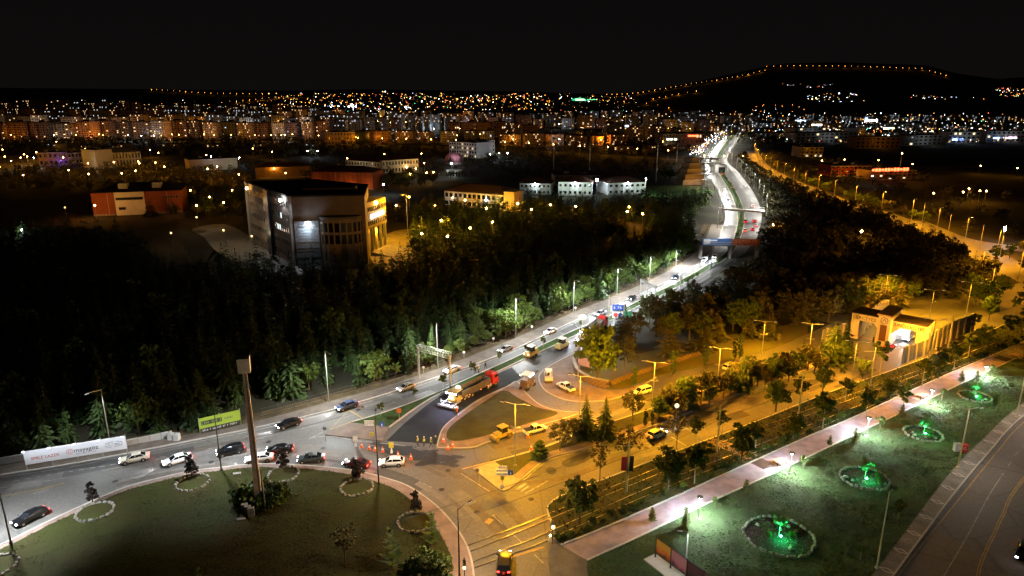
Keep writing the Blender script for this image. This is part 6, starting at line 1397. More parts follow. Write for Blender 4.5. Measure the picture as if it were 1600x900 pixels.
# ================================================================ BUILDINGS
W_DARK = mat('dark_window', (.01,.012,.015), .2); W_LIT = glow('lit_window', (1,.78,.45), 1.6); W_COOLLIT = glow('cool_lit_window', (.8,.95,1), 1.6); M_FRAME = mat('window_frame', (.3,.3,.29), .6)
WMESH = {}
def window(o, x, y, z, w_, h_, rz=0, lit=None, frame=True):
    k = (round(w_, 1), round(h_, 1), lit.name if lit else '')
    if k not in WMESH:
        WMESH[k] = (MB().box(0,0,0,w_+.2,.08,h_+.2).mesh('window', M_FRAME), MB().box(0,-.045,0,w_,.05,h_).mesh('pane', lit or W_DARK))
    f = link('window', WMESH[k][0], o, (x, y, z), rz); link('pane', WMESH[k][1], f); return f
def bldg(label, a, b, top, depth, floors, cols, wm, roof='flat', rm=None, side=0, lit=0, litm=None, name='building', wr=.5, h=None, bands=False, avoid=True, winh=.5, cat='building'):
    p0 = at(*a); p1 = at(*b); d = p1 - p0; L = d.length; h = h or ztop(p0.y, top); rz = math.atan2(d.y, d.x)
    o = thing(name, label, cat, p0, rz); th = MB(); th.box(L/2,depth/2,h/2,L,depth,h); th.build('wall', wm, o)
    if avoid:
        Rm = Matrix.Rotation(rz, 4, 'Z'); BUILDINGS_AVOID.append([tuple((p0 + Rm @ Vector(q))[:2]) for q in [(-4,-5,0),(L+4,-5,0),(L+4,depth+4,0),(-4,depth+4,0)]])
    if roof == 'flat':
        r = MB(); r.box(L/2,depth/2,h+.12,L+.5,depth+.5,.24); r.build('roof', rm or mat('dark_roof', (.04,.035,.03), .9), o)
        MB().box(L*.3,depth*.6,h+.9,3,2.5,1.4).build('roof_unit', M_CONC, o); MB().box(L*.7,depth*.5,h+.7,2,2,1.0).build('roof_unit', M_CONC, o)
    else:
        r = MB(); e = .6; hh = min(depth, L) * .16; i_ = min(depth, L) / 2
        r.add([(-e,-e,h),(L+e,-e,h),(L+e,depth+e,h),(-e,depth+e,h),(i_*.9,depth/2,h+hh),(L-i_*.9,depth/2,h+hh)], [(0,1,5,4),(2,3,4,5),(1,2,5),(3,0,4),(0,3,2,1)]); r.build('roof', rm or mat('brown_roof', (.10,.045,.03), .85, var=.3, vscale=.5), o)
    MB().box(L/2,-.08,.45,L+.1,.16,.9).build('plinth', M_CONC, o)
    if roof == 'flat': MB().box(L/2,-.2,h-.25,L+.3,.3,.4).build('cornice', M_CONCW, o)
    for k in range(max(2, int(L/12))): MB().box(L*(k+.5)/max(2, int(L/12)) + .3,-.12,h/2,.16,.16,h-1).build('downpipe', M_METAL, o)
    fh = h / floors
    for f in range(floors):
        for c in range(cols):
            lm = (litm or W_LIT) if random.random() < lit else None
            window(o, L*(c+.5)/cols, -.03, fh*(f+.52), L/cols*wr, fh*winh, 0, lm)
        if side:
            n = side
            for c in range(n): window(o, -.03, depth*(c+.5)/n, fh*(f+.52), depth/n*wr, fh*winh, R(-90), None)
    if bands:
        m = MB()
        for f in range(1, floors): m.box(L/2,-.12,fh*f,L,.2,.25)
        m.build('floor_band', M_CONCW, o)
    return o, L, h
def wash(o, x, y, z, P, c, kind='POINT', sz=.3, rot=None, spot=R(140)):
    return light(kind, 'facade_light', (x, y, z), P, c, o, sz, spot, .5, rot)
def fitting(o, x, y, z, g, r=.35): MB().ball(x, y, z, r, seg=8, rings=5).build('lamp_glass', g, o)
def campus():
    random.seed(51)
    TAN = mat('beige_render', (.34,.29,.23), .85, var=.12, vscale=.2); RED_ = mat('terracotta_render', (.26,.085,.045), .85, var=.12, vscale=.3); GREY = mat('grey_render', (.38,.38,.36), .85, var=.1, vscale=.3); WHT = mat('white_render', (.6,.6,.57), .8, var=.1, vscale=.3)
    BROWN = mat('brown_render', (.25,.16,.10), .85, var=.15, vscale=.3); DG = mat('dark_grey_cladding', (.16,.14,.12), .8, var=.15, vscale=.3)
    # --- the big campus building
    C0 = at(462, 416); L0 = at(394, 378); R0 = at(575, 412)
    dl = (L0 - C0); LL = dl.length; hgt = ztop(C0.y, 308)
    o = thing('campus_building', 'big multi storey campus building with a white lit stone wall and lit portico', 'building', C0, math.atan2((R0 - C0).y, (R0 - C0).x))
    inv = Matrix.Rotation(-o.rotation_euler[2], 3, 'Z'); l = inv @ dl; LF = (R0 - C0).length
    BUILDINGS_AVOID.append([tuple(C0[:2]), tuple(R0[:2]), tuple(at(612, 380)[:2]), tuple(at(395, 365)[:2])])
    w_ = MB(); bk = 42
    w_.prism([(0,0),(LF,0),(LF,bk-14),(l.x+26,l.y+3),(l.x,l.y)], 0, hgt); w_.build('wall', mat('campus_stone', (.20,.16,.135), .85, var=.15, vscale=.25), o)
    rf = MB(); rf.prism([(-.3,-.3),(LF+.3,-.3),(LF+.3,bk-14),(l.x+26,l.y+3.3),(l.x-.4,l.y+.2)], hgt, hgt+.5); rf.box(LF*.5,12,hgt+1.2,18,10,1.6); rf.box(4,16,hgt+1.0,8,6,1.2); rf.build('roof', mat('dark_roof', (.04,.035,.03), .9), o)
    ang = math.atan2(l.y, l.x); n = Vector((-math.sin(ang), math.cos(ang), 0)) ; n = -n if n.x > 0 else n
    for f in range(5):
        for c in range(22):
            if c in (10, 11): continue
            t = (c + .8) / 23; p = l * t + n * .05; fh = hgt / 5.3
            window(o, p.x, p.y, fh*(f+.62), LL/23*.45, fh*.42, ang + (math.pi if n.x < 0 else 0) , W_COOLLIT if (c, f) in ((5,2),(6,2),(4,3)) else None)
    t = .47; p = l * t; m = MB(); m.box(p.x+n.x*.3,p.y+n.y*.3,hgt/2,4.5,1.6,hgt+.3,ang); m.build('recess_shaft', mat('blue_dark_glass', (.02,.025,.05), .3), o)
    m = MB()
    for tt in (0.0,.44,.50,1.0): q = l*tt; m.box(q.x+n.x*.3,q.y+n.y*.3,hgt/2,.9,.9,hgt+.6,ang)
    m.build('corner_pier', GREY, o)
    # stone courses of the lit wall
    sx0, sx1 = .8, LF*.36; nst = 15; cl = mat('stone_course', (.32,.34,.36), .85, var=.3, vscale=1.2, bump=.6, bscale=3)
    for k in range(nst):
        zz = (hgt*.66)*(k+.5)/nst; MB().box((sx0+sx1)/2,-.3-random.uniform(0,.35),zz,sx1-sx0,.6,hgt*.66/nst-.12,topy=.8).build('stone_course', cl, o)
    # half round tower with windows
    tc, tr_ = LF*.66, LF*.28; m = MB(); seg = 10; pts = [(tc-tr_,0.1)] + [(tc-tr_*math.cos(math.pi*k/seg), -3.6*math.sin(math.pi*k/seg)) for k in range(seg+1)] + [(tc+tr_,.1)]
    m.prism(pts, 0, hgt*.69); m.build('tower', mat('tower_render', (.33,.25,.19), .85, var=.15, vscale=.3), o)
    m = MB(); m.prism([(tc+(x-tc)*1.05, y*1.08-.05) for x, y in pts], hgt*.69, hgt*.72); m.build('tower_roof', DG, o)
    for k in range(seg):
        a0 = math.pi*(k+.5)/seg; x = tc-tr_*math.cos(a0); y = -3.6*math.sin(a0); nx, ny = -math.cos(a0)/tr_, -math.sin(a0)/3.6; rz = math.atan2(ny, nx) + math.pi/2
        s_ = math.hypot(tr_*math.sin(a0), 3.6*math.cos(a0))*math.pi/seg
        for zz in (.40,.57): MB().box(x,y,hgt*zz,s_*.75,.3,hgt*.13,rz).build('tower_window', W_DARK, o)
        a1 = math.pi*k/seg; MB().box(tc-tr_*math.cos(a1), -3.6*math.sin(a1)-.1, hgt*.34, .5,.5,hgt*.68).build('pilaster', TAN, o)
    # portico wing
    px0 = inv @ (at(577, 400) - C0); px1 = inv @ (at(606, 386) - C0); d = px1 - px0; a = math.atan2(d.y, d.x); Lp = d.length; hp = ztop(at(577,400).y, 322) if False else hgt*.82
    m = MB(); c_ = px0 + d*.5; nn = Vector((-math.sin(a), math.cos(a), 0)); q = c_ + nn*3.5; m.box(q.x,q.y,hp*.75,Lp,7,hp*.5,a); m.build('portico_upper', TAN, o)
    q = c_ + nn*7.5; MB().box(q.x,q.y,hp*.25,Lp,.5,hp*.5,a).build('portico_back_wall', TAN, o)
    for k in range(5):
        q = px0 + d*(k/4*.94+.03) + nn*.6; MB().tube((q.x,q.y,0),(q.x,q.y,hp*.5),.55,.5,10).build('column', M_CONCW, o)
        if k < 4: q = px0 + d*((k+.5)/4) + nn*6.5; fitting(o, q.x, q.y, 3.0, glow('porch_lens', (1,.8,.5), 12), .35)
    for k in range(10):
        for zz in (.60,.86): q = px0 + d*((k+.7)/10.4) - nn*.03; window(o, q.x, q.y, hp*zz, .8, 1.6, a)
    q = px0 + d*.55 - nn*.4; 
    for k in range(9): r_ = px0 + d*(.2+.075*k) - nn*.3; MB().box(r_.x,r_.y,hp*.72+random.uniform(-.15,.15),.9,.2,random.uniform(.9,1.5),a).build('sign_letter', glow('white_sign_letter', (.95,1,1), 12), o)
    q = px0 + d*.5 - nn*3.5; wash(o, q.x, q.y, hp*1.0, 900, AMBER); fitting(o, *(px0+d*.45-nn*.5)[:2], hp*.95, G_SODB, .45)
    q = px0 + d*.5 + nn*3; wash(o, q.x, q.y, hp*.4, 700, AMBER)
    st = MB()
    for k in range(9):
        q = c_ - nn*(1.0+k*.9); st.box(q.x,q.y,(1.35-.15*k)/2,Lp*.95,.9,max(.08,1.35-.15*k),a)
    st.build('steps', M_CONC, o)
    fitting(o, LF*.22, -.9, hgt*.63, G_LEDB, .55); wash(o, LF*.20, -2.6, hgt*.52, 420, COOL)
    q = l*.12; fitting(o, q.x-1.2, q.y-.5, hgt*.93, G_LEDB, .5); wash(o, q.x-4.5, q.y-2, hgt*.8, 480, (.85,.85,.9))
    q = l*.9; fitting(o, q.x-1.2, q.y-.5, hgt*.93, G_SOD, .5); wash(o, q.x-5, q.y-2, hgt*.7, 450, WARM)
    # --- others
    def B(*a, **k): return bldg(*a, **k)
    o, L, h = B('red orange hall with a white middle section at left', (147,338), (286,332), 302, 22, 2, 0, RED_, 'hip', mat('dark_roof', (.04,.035,.03), .9), avoid=True)
    m = MB(); m.box(L*.42,-.4,h*.5,L*.33,.8,h*1.0); m.build('middle_section', WHT, o)
    for k in range(16): window(o, L*(.27+.3*(k+.5)/16), -.85, h*.72, .7, 1.2)
    for k in range(4): window(o, L*(.29+.3*(k+.5)/16), -.85, h*.3, .7, 1.2)
    for k in range(9): MB().box(L*((.03+.042*k) if k < 6 else (.8+.06*(k-6))),-.15,h*.5,.35,.3,h*.96).build('pilaster', RED_, o)
    for x in (.34,.72): MB().box(L*x,6,h+2.4,L*.10,5,2.6).build('roof_box', WHT, o)
    for k in range(6): window(o, L*(.8+.03*k), -.03, h*.72, .9, 1.1)
    for x, P in ((.03,1500),(.3,500),(.55,400),(.95,700)): wash(o, L*x, -9, 5, P, (1,.35,.08))
    B('pale gabled building at far left', (152,262), (222,258), 240, 24, 2, 14, WHT, 'hip', mat('grey_roof', (.2,.2,.2), .8), winh=.7, wr=.35)
    o, L, h = B('tall stair tower of the pale gabled building', (131,262), (152,264), 233, 14, 3, 0, GREY); wash(o, L, -6, 6, 700, WARM); wash(o, L+16, -8, 5, 700, (1,.85,.7)); wash(o, L+40, -8, 5, 700, (.9,.85,.9))
    o, L, h = B('building washed in violet light at far left', (62,260), (108,258), 239, 16, 2, 6, BROWN); wash(o, L*.75, -5, 4, 1500, (.25,.12,1)); wash(o, L*.3, -8, 5, 500, ORANGE)
    B('white block next to the violet building', (108,258), (130,256), 239, 14, 2, 4, WHT)[0]
    o, L, h = B('low round roofed hall lit by a white floodlight', (298,268), (372,264), 250, 20, 1, 0, TAN); wash(o, L*.45, -7, 5, 900, (.95,.9,1)); wash(o, L*.85, -8, 5, 900, (.9,1,.8))
    o, L, h = B('long brown building with a dark centre behind the campus', (508,227), (612,224), 207, 26, 3, 22, BROWN, side=0, wr=.4)
    m = MB(); m.box(L*.55,-.5,h*.5,L*.2,1.2,h*1.02); m.build('dark_centre', W_DARK, o)
    for x in (.1,.3,.75,.95): wash(o, L*x, -12, 8, 1500, ORANGE)
    o, L, h = B('dark red low building behind the big one', (400,280), (486,277), 262, 16, 2, 0, BROWN, 'hip'); wash(o, L*.4, -10, 6, 160, ORANGE)
    o, L, h = B('terracotta building with ribbed facade and red roof', (488,294), (583,296), 268, 20, 2, 0, RED_, 'hip', side=0)
    for k in range(14): MB().box(L*(k+.5)/14,-.3,h/2,.5,.6,h).build('facade_rib', RED_, o)
    for x, P in ((.1,500),(.45,300),(.65,900),(.95,900)): wash(o, L*x, -5, 3, P, (1,.38,.07))
    o, L, h = B('pale angled building left wing behind the terracotta one', (541,268), (594,272), 250, 16, 2, 12, WHT, 'hip', wr=.4); wash(o, L*.5, -10, 6, 900, (1,.75,.45))
    o, L, h = B('pale angled building right wing with amber lamps', (598,272), (654,268), 251, 16, 2, 12, WHT, 'hip', wr=.4); wash(o, L*.6, -8, 5, 1300, (1,.66,.25)); fitting(o, L*.65, -1, 4, G_SOD, .5)
    o, L, h = B('white four storey block with rows of dark windows', (702,245), (745,248), 221, 24, 4, 11, WHT, lit=.12, wr=.4, winh=.45); wash(o, L*.5, -25, 12, 2500, (.85,.85,1))
    o, L, h = B('right part of the white four storey block', (748,246), (773,243), 221, 20, 4, 7, WHT, lit=.1, wr=.4, winh=.45); wash(o, L*.8, -12, 8, 2200, (.8,.9,1))
    # pink dome
    p = at(710, 256); o = thing('domed_pavilion', 'pinkish dome on a white drum between the halls', 'pavilion', p); m = MB(); m.tube((0,0,0),(0,0,4),7.5,7.5,20); m.build('drum', WHT, o)
    m = MB(); m.ball(0,0,4,8.2,seg=20,rings=8,sz=.75); m.build('dome', mat('pink_roof', (.45,.22,.27), .6), o); light('POINT', 'facade_light', (2,-14,9), 2200, (1,.8,.9), o, .3)
    p = at(710, 276); o = thing('round_kiosk', 'round glass fronted kiosk under a cold floodlight', 'pavilion', p); m = MB(); m.tube((0,0,0),(0,0,5),6,6,18); m.build('drum', WHT, o)
    for k in range(9): a = math.pi + math.pi*(k+.5)/9; MB().box(math.cos(a)*6,math.sin(a)*6,2.6,1.0,.3,3,a+R(90)).build('window', W_DARK, o)
    light('POINT', 'facade_light', (-4,-10,8), 2400, (.75,1,.95), o, .3)
    o, L, h = B('broad roofed hall washed yellow at its right end', (695,322), (790,330), 298, 20, 2, 13, WHT, 'hip', mat('sand_roof', (.2,.12,.07), .8), wr=.6)
    m = MB(); m.box(L+2.5,3,h*.6,6,8,h*1.25); m.build('end_block', mat('yellow_render', (.55,.42,.2), .8), o)
    wash(o, L*1.0, -8, 6, 3500, (1,.62,.08)); wash(o, L*.75, -8, 5, 1200, (1,.7,.2)); wash(o, L*.14, -6, 4, 450, (1,.9,.8)); fitting(o, L*.15, -.8, 5, glow('porch_lens', (1,.8,.5), 12)); fitting(o, L*.7, -.8, 5, G_LED)
    for (a, b, top, lb, P) in [((812,304),(860,305),286,'left hall of the white lit row',500),((872,306),(925,307),284,'bright middle hall of the white lit row',1500),((950,305),(1008,303),286,'right hall of the white lit row',600)]:
        o, L, h = B(lb, a, b, top, 18, 2, 7, WHT, 'hip', wr=.45, winh=.35); wash(o, L*.5, -7, 6, P, (.78,1,.90)); fitting(o, L*.5, -.8, h-.4, G_LEDB, .45)
        if P > 1200: wash(o, L*.1, -7, 6, 1200, (.78,1,.90)); wash(o, L*.9, -7, 6, 1200, (.78,1,.90))
    B('upper storey block behind the white lit row', (867,290), (938,289), 274, 14, 2, 10, TAN, wr=.35)
    o = thing('floodlight_mast', 'cold floodlight mast right of the bright hall', 'floodlight', at(932, 306)); MB().tube((0,0,0),(0,0,9),.15).build('mast', M_METAL, o); MB().ball(0,0,9.4,.7).build('floodlight', G_LEDB, o); light('POINT', 'flood', (0,-2,9.5), 4500, COOL, o, .4)
    o = thing('floodlight_mast', 'cold floodlight left of the sports ground', 'floodlight', at(1008, 306)); MB().tube((0,0,0),(0,0,10),.15).build('mast', M_METAL, o); MB().ball(0,0,10,.4).build('floodlight', G_LED, o); light('POINT', 'flood', (3,-2,8), 3500, (.75,1,.85), o, .4)
    for k, (x, y, t) in enumerate([(865,266,216),(921,266,222),(1025,285,222),(1056,270,222)]):
        p = at(x, y); hh = ztop(p.y, t); o = thing('stadium_mast', 'unlit tall thin mast ' + ['above the left hall','above the bright hall','left of the amber terraces','behind the sports ground'][k], 'mast', p); MB().tube((0,0,0),(0,0,hh),.35,.2).build('mast', M_METAL, o); MB().box(0,0,hh,2.4,.4,1.6).build('lamp_rack', M_DMETAL, o)
    # amber terraces
    p = at(1078, 288); o = thing('terraced_building', 'stepped building glowing amber left of the far highway', 'building', p, .2)
    for k in range(5):
        MB().box(0+k*1.2,k*2.5,1.8+3.4*k,16-2.6*k,12,3.2).build('storey', TAN, o); MB().box(k*1.2,k*2.5-6.3,3.5+3.4*k,16.4-2.6*k,.9,.3).build('balcony', M_CONCW, o)
    light('POINT', 'facade_light', (-2,-12,4), 1500, ORANGE, o, .3); light('POINT', 'facade_light', (4,-8,12), 900, ORANGE, o, .3)
    # dark mall with red sign
    o, L, h = B('wide dark building with a glowing red sign beside the highway', (1035,232), (1100,232), 209, 40, 3, 14, DG, lit=.15)
    MB().box(L*.72,-.6,h*.86,12,.5,1.7).build('red_sign', glow('red_sign', (1,.10,.03), 7), o); wash(o, L*.72, -9, h*.7, 900, (1,.1,.05)); wash(o, L*.1, -8, 6, 900, (1,.8,.4))
    for x in (.12,.2,.3): MB().box(L*x,-.3,h*.62,3.2,.2,1.6).build('lit_shopfront', glow('shop_window', (.9,1,.75), 4), o)
    # right side low buildings
    for (a, b, top, lb, m_, lit) in [((1243,224),(1338,222),208,'long pale low building behind the right woods',GREY,.06),((1240,214),(1290,213),200,'dim block left end of the right city edge',GREY,.05),((1340,214),(1352,213),200,'narrow pale block at the right city edge',WHT,0),((1336,232),(1405,232),214,'dim brown building before the right city',BROWN,.05),
            ((1412,228),(1470,226),212,'grey building with white lamps on the right',GREY,.05),((1297,276),(1360,276),259,'red walled low hall by the country road',mat('brick_red_wall', (.3,.05,.03), .85),0),((1372,282),(1430,280),268,'dark hall beneath the red roof sign',BROWN,.1),((1250,246),(1285,246),230,'house lit warm in the right woods',TAN,.1),((1480,224),(1530,224),206,'block behind the blue shop sign',GREY,.1),((1540,222),(1600,222),205,'last block at the right edge of the city',GREY,.1)]:
        o, L, h = B(lb, a, b, top, 22, max(2, int(h_ := 3)), int(max(4, (b[0]-a[0])/7)), m_, lit=lit, wr=.5)
        wash(o, L*.5, -14, 8, 1400, WHITE if m_ is GREY else ORANGE)
        if 'red roof sign' in lb:
            for k in range(12): MB().box(-6+k*2.6,-1,h+1.2,1.7,.5,2.0 if k % 3 else 1.4).build('sign_letter', glow('red_sign', (1,.10,.03), 7), o)
        if 'red walled' in lb:
            for k in range(5): wash(o, L*(.1+.2*k), -6, 3, 500, ORANGE)
        if 'blue shop' in lb: MB().box(L*.3,-1,h*.35,14,.5,2.6).build('shop_sign', glow('blue_sign_lit', (.25,.4,1), 6), o)
        if 'last block' in lb: MB().box(L*.6,-1,h*.4,18,.5,2).build('shop_sign', glow('pink_sign_lit', (1,.7,.9), 5), o)
    for (x, y, w_, c, lb) in [(1362,188,17,(.9,.95,1),'white glowing roof sign in the right city'),(1353,187,4,(.3,.5,1),'blue glowing sign beside the white roof sign'),(1397,215,22,(1,.9,.95),'bright white shop front sign on the right'),(1449,209,14,(.9,1,.9),'pale green glowing sign band'),(1557,219,12,(.35,.45,1),'blue shop sign near the right edge'),(1250,189,16,(.4,.7,1),'cyan glowing sign left in the right city'),(1388,202,16,(.85,1,.5),'yellow green sign band'),(1281,196,26,(1,.85,.6),'warm lit shop band'),(979,200,5,(.6,.75,1),'blue white vertical light strip')]:
        p = at(x, y+4); o = thing('illuminated_sign', lb, 'sign', p); k = mpp(p); MB().box(0,0,6,w_*k,1.5,2.4*k if w_ > 5 else 6*k).build('sign_face', glow('sg%d' % x if False else 'sign_glow_' + ['white','blue','white','green','blue','cyan','lime','warm','strip'][[1362,1353,1397,1449,1557,1250,1388,1281,979].index(x)], c, 5), o); MB().box(0,.3,2,.8,.8,4).build('post', M_METAL, o)
    # campus gate
    G0 = at(1325, 527); G1 = at(1446, 553); d = G1 - G0; L = d.length; rz = math.atan2(d.y, d.x); o = thing('campus_gate', 'monumental campus gate with two openings and dark letters', 'gate', (G0.x, G0.y, .03), rz); GM = mat('gate_stone', (.60,.56,.52), .85, var=.12, vscale=.6); hh = 6.2
    m = MB(); m.box(L*.015+.9,3,hh/2,1.8,6,hh); m.box(L-1.2,3,hh/2,2.4,6,hh); m.build('gate_pier', GM, o)
    m = MB(); m.box(L*.47,2.0,3.75,L*.16,8,7.5); m.build('gate_tower', GM, o); m = MB(); m.box(L*.47,2.0,7.65,L*.19,9,.35); m.build('tower_roof', mat('tan_roof', (.35,.25,.17), .8), o)
    MB().box(L*.47,-2.06,3.4,L*.085,.1,3.8).build('tower_plaque', mat('dark_brown_panel', (.12,.05,.03), .6), o)
    rg = MB()
    for k in range(16): a0 = k*math.pi/8; rg.tube((L*.47+math.cos(a0)*.75,-2.08,6.3+math.sin(a0)*.75),(L*.47+math.cos(a0+.393)*.75,-2.08,6.3+math.sin(a0+.393)*.75),.07,.07,4); 
    rg.tube((L*.47-.4,-2.08,6.0),(L*.47,-2.08,6.7),.06,.06,4); rg.tube((L*.47+.4,-2.08,6.0),(L*.47,-2.08,6.7),.06,.06,4); rg.build('emblem', M_BLACK, o)
    for x0, x1 in ((L*.03,L*.40),(L*.55,L*.96)):
        MB().box((x0+x1)/2,.4,hh-.75,x1-x0,.8,1.5).build('lintel', GM, o); MB().box((x0+x1)/2,5.4,hh-.75,x1-x0,.8,1.5).build('lintel', GM, o); MB().box((x0+x1)/2,3,hh+.08,x1-x0+.6,6.2,.2).build('canopy_roof', mat('dark_canopy', (.03,.02,.02), .8), o)
        for xx, s_ in ((x0,1),(x1,-1)):
            c = MB(); c.add([(xx,.05,hh-1.5),(xx+s_*1.6,.05,hh-1.5),(xx,.05,hh-3.2),(xx,.75,hh-1.5),(xx+s_*1.6,.75,hh-1.5),(xx,.75,hh-3.2)], [(0,1,2),(3,5,4),(0,3,4,1),(1,4,5,2),(2,5,3,0)]); c.build('bracket', GM, o)
    text('ERCİYES', 1.15, mat('dark_letter', (.05,.02,.01), .6), o, (L*.07,-.03,hh-1.2), (R(90),0,0), extr=.03); text('ÜNİVERSİTESİ', 1.0, mat('dark_letter', (.05,.02,.01), .6), o, (L*.575,-.03,hh-1.2), (R(90),0,0), extr=.03)
    for k in range(8): MB().box(L*.06+k*.02,8+k*2.6,1.9,1.1,.7,3.8,.1).build('inner_buttress', mat('cream_buttress', (.6,.5,.36), .8), o)
    MB().box(L*.05-.6,17,1.8,.3,22,3.5).build('inner_wall', M_CONC, o)
    m = MB(); m.box(L*.61,9,1.4,3,5,2.8); m.build('guard_booth', P_WHITE, o); MB().box(L*.61,6.45,1.7,2.4,.08,1.2).build('booth_window', W_COOLLIT, o)
    light('POINT', 'gate_light', (L*.7,3.2,4.2), 800, (1,.9,.8), o, .3); light('POINT', 'gate_light', (L*.8,11,5), 900, (1,.6,.2), o, .3); light('POINT', 'gate_light', (L*.2,9,6), 2000, (1,.62,.2), o, .3); light('POINT', 'gate_light', (L*.3,-9,9), 500, (1,.5,.2), o, .3); light('POINT', 'gate_light', (L*-.1,4,5), 1200, (1,.6,.2), o, .3)
    for x in (.66,.74,.82): MB().box(L*x,3,4.6,1,.5,.15).build('ceiling_lamp', G_LED, o)
    for k in range(2): MB().box(L*(.12+.2*k),-.6,1.0,L*.17,.08,.1).build('barrier_arm', mat('barrier_red', (.5,.1,.05), .6), o)
    # buttressed boundary wall
    def bw(pts, hh, lb, n, col):
        P_ = [at(*q, .05) for q in pts]; o = thing('boundary_wall', lb, 'wall', P_[0])
        for a, b in zip(P_, P_[1:]):
            d = b - a; L = d.length; rz = math.atan2(d.y, d.x); c = (a + b)/2 - P_[0]; MB().box(c.x,c.y,hh/2,L,.35,hh,rz).build('wall_panel', mat('blue_grey_wall', (.22,.24,.26), .85, var=.2, vscale=.6), o)
            k = max(2, int(L/2.8))
            for i in range(k): q = a.lerp(b, (i+.5)/k) - P_[0]; MB().box(q.x,q.y,hh/2+.1,.7,.9,hh+.2,rz,topy=.5).build('buttress', col, o)
        return o
    o = bw([(1409,568),(1446,553)], 3.6, 'buttressed wall before the gate on the boulevard side', 8, GM); bw([(1456,548),(1487,530),(1520,517)], 4.6, 'taller buttressed wall behind the gate on the boulevard side', 8, mat('cream_buttress', (.6,.5,.36), .8)); bw([(1284,534),(1322,524)], 3, 'short lit wall left of the gate', 4, mat('cream_buttress', (.6,.5,.36), .8))
    light('POINT', 'wall_light', (0,-8,3.5), 350, (.8,.85,1), o, .3)
campus()
back_trees()

# ================================================================ THE CITY
CITYMAT = {}
def city_mats():
    for n, c in (('brown', (.38,.20,.11)), ('tan', (.44,.30,.20)), ('grey', (.30,.30,.30)), ('pale', (.5,.48,.46)), ('mauve', (.32,.24,.30))):
        CITYMAT[n] = mat('city_' + n + '_render', c, .9, var=.15, vscale=.05, objvar=.35)
TP = {}
def tower_proto(kind, colour):
    k = (kind, colour)
    if k in TP: return TP[k]
    w_, d_, fl = {'slab': (26,14,8), 'point': (16,16,10), 'wide': (36,14,6), 'tall': (14,14,13), 'low': (18,12,4)}[kind]; h = fl * 3.1; rr = random.Random(kind + colour)
    wm = CITYMAT[colour]; wall = MB(); wall.box(0,0,h/2,w_,d_,h); n = max(2, int(w_/7))
    for i in range(n): wall.box(-w_/2+w_*(i+.5)/n, -d_/2-.6, h/2, w_/n*.42, 1.2, h-.5)
    win = MB(); lit = MB(); bal = MB(); cols = int(w_/2.6)
    for f in range(fl):
        for c in range(cols):
            x = -w_/2+w_*(c+.5)/cols; on_bay = any(abs(x-(-w_/2+w_*(i+.5)/n)) < w_/n*.2 for i in range(n)); y = -d_/2-(1.24 if on_bay else .04)
            (lit if rr.random() < .085 else win).box(x,y,f*3.1+1.7,1.3,.08,1.4)
        for i in range(n): bal.box(-w_/2+w_*(i+.5)/n+w_/n*.34,-d_/2-.6,f*3.1+.7,w_/n*.22,1.2,.9)
        for c in range(int(d_/3)): win.box(-w_/2-.04,-d_/2+d_*(c+.5)/int(d_/3),f*3.1+1.7,.08,1.1,1.3); win.box(w_/2+.04,-d_/2+d_*(c+.5)/int(d_/3),f*3.1+1.7,.08,1.1,1.3)
    roof = MB(); roof.box(0,0,h+.25,w_+.8,d_+.8,.5); roof.box(rr.uniform(-3,3),1,h+1.6,5,4,2.6)
    lm = [glow('lit_window_warm', (1,.62,.28), 2.0), glow('lit_window_cool', (.85,.92,1), 1.5)][rr.random() < .35]
    TP[k] = [('wall', wall.mesh('wall', wm)), ('roof', roof.mesh('roof', mat('city_roof', (.05,.035,.03), .9))), ('balconies', bal.mesh('balconies', mat('city_balcony', (.4,.34,.28), .9))), ('dark_windows', win.mesh('dark_windows', W_DARK)), ('lit_windows', lit.mesh('lit_windows', lm))], w_, h
    return TP[k]
NB = [0]
def block(px, base, top, wpx, kind, colour, label, group, p=None, rz=None):
    parts, w0, h0 = tower_proto(kind, colour); p = p or at(px, base); h = ztop(p.y, top) - p.z; w_ = wpx * mpp(p)
    o = thing('apartment_block', label, 'building', p, (random.uniform(-.25, .25) if rz is None else rz), group); o.scale = (w_/w0, random.uniform(.9,1.2), h/h0)
    for n, me in parts:
        c = link(n, me, o)
        if n in ('dark_windows', 'lit_windows', 'balconies'): c['kind'] = 'stuff'
    NB[0] += 1; return o
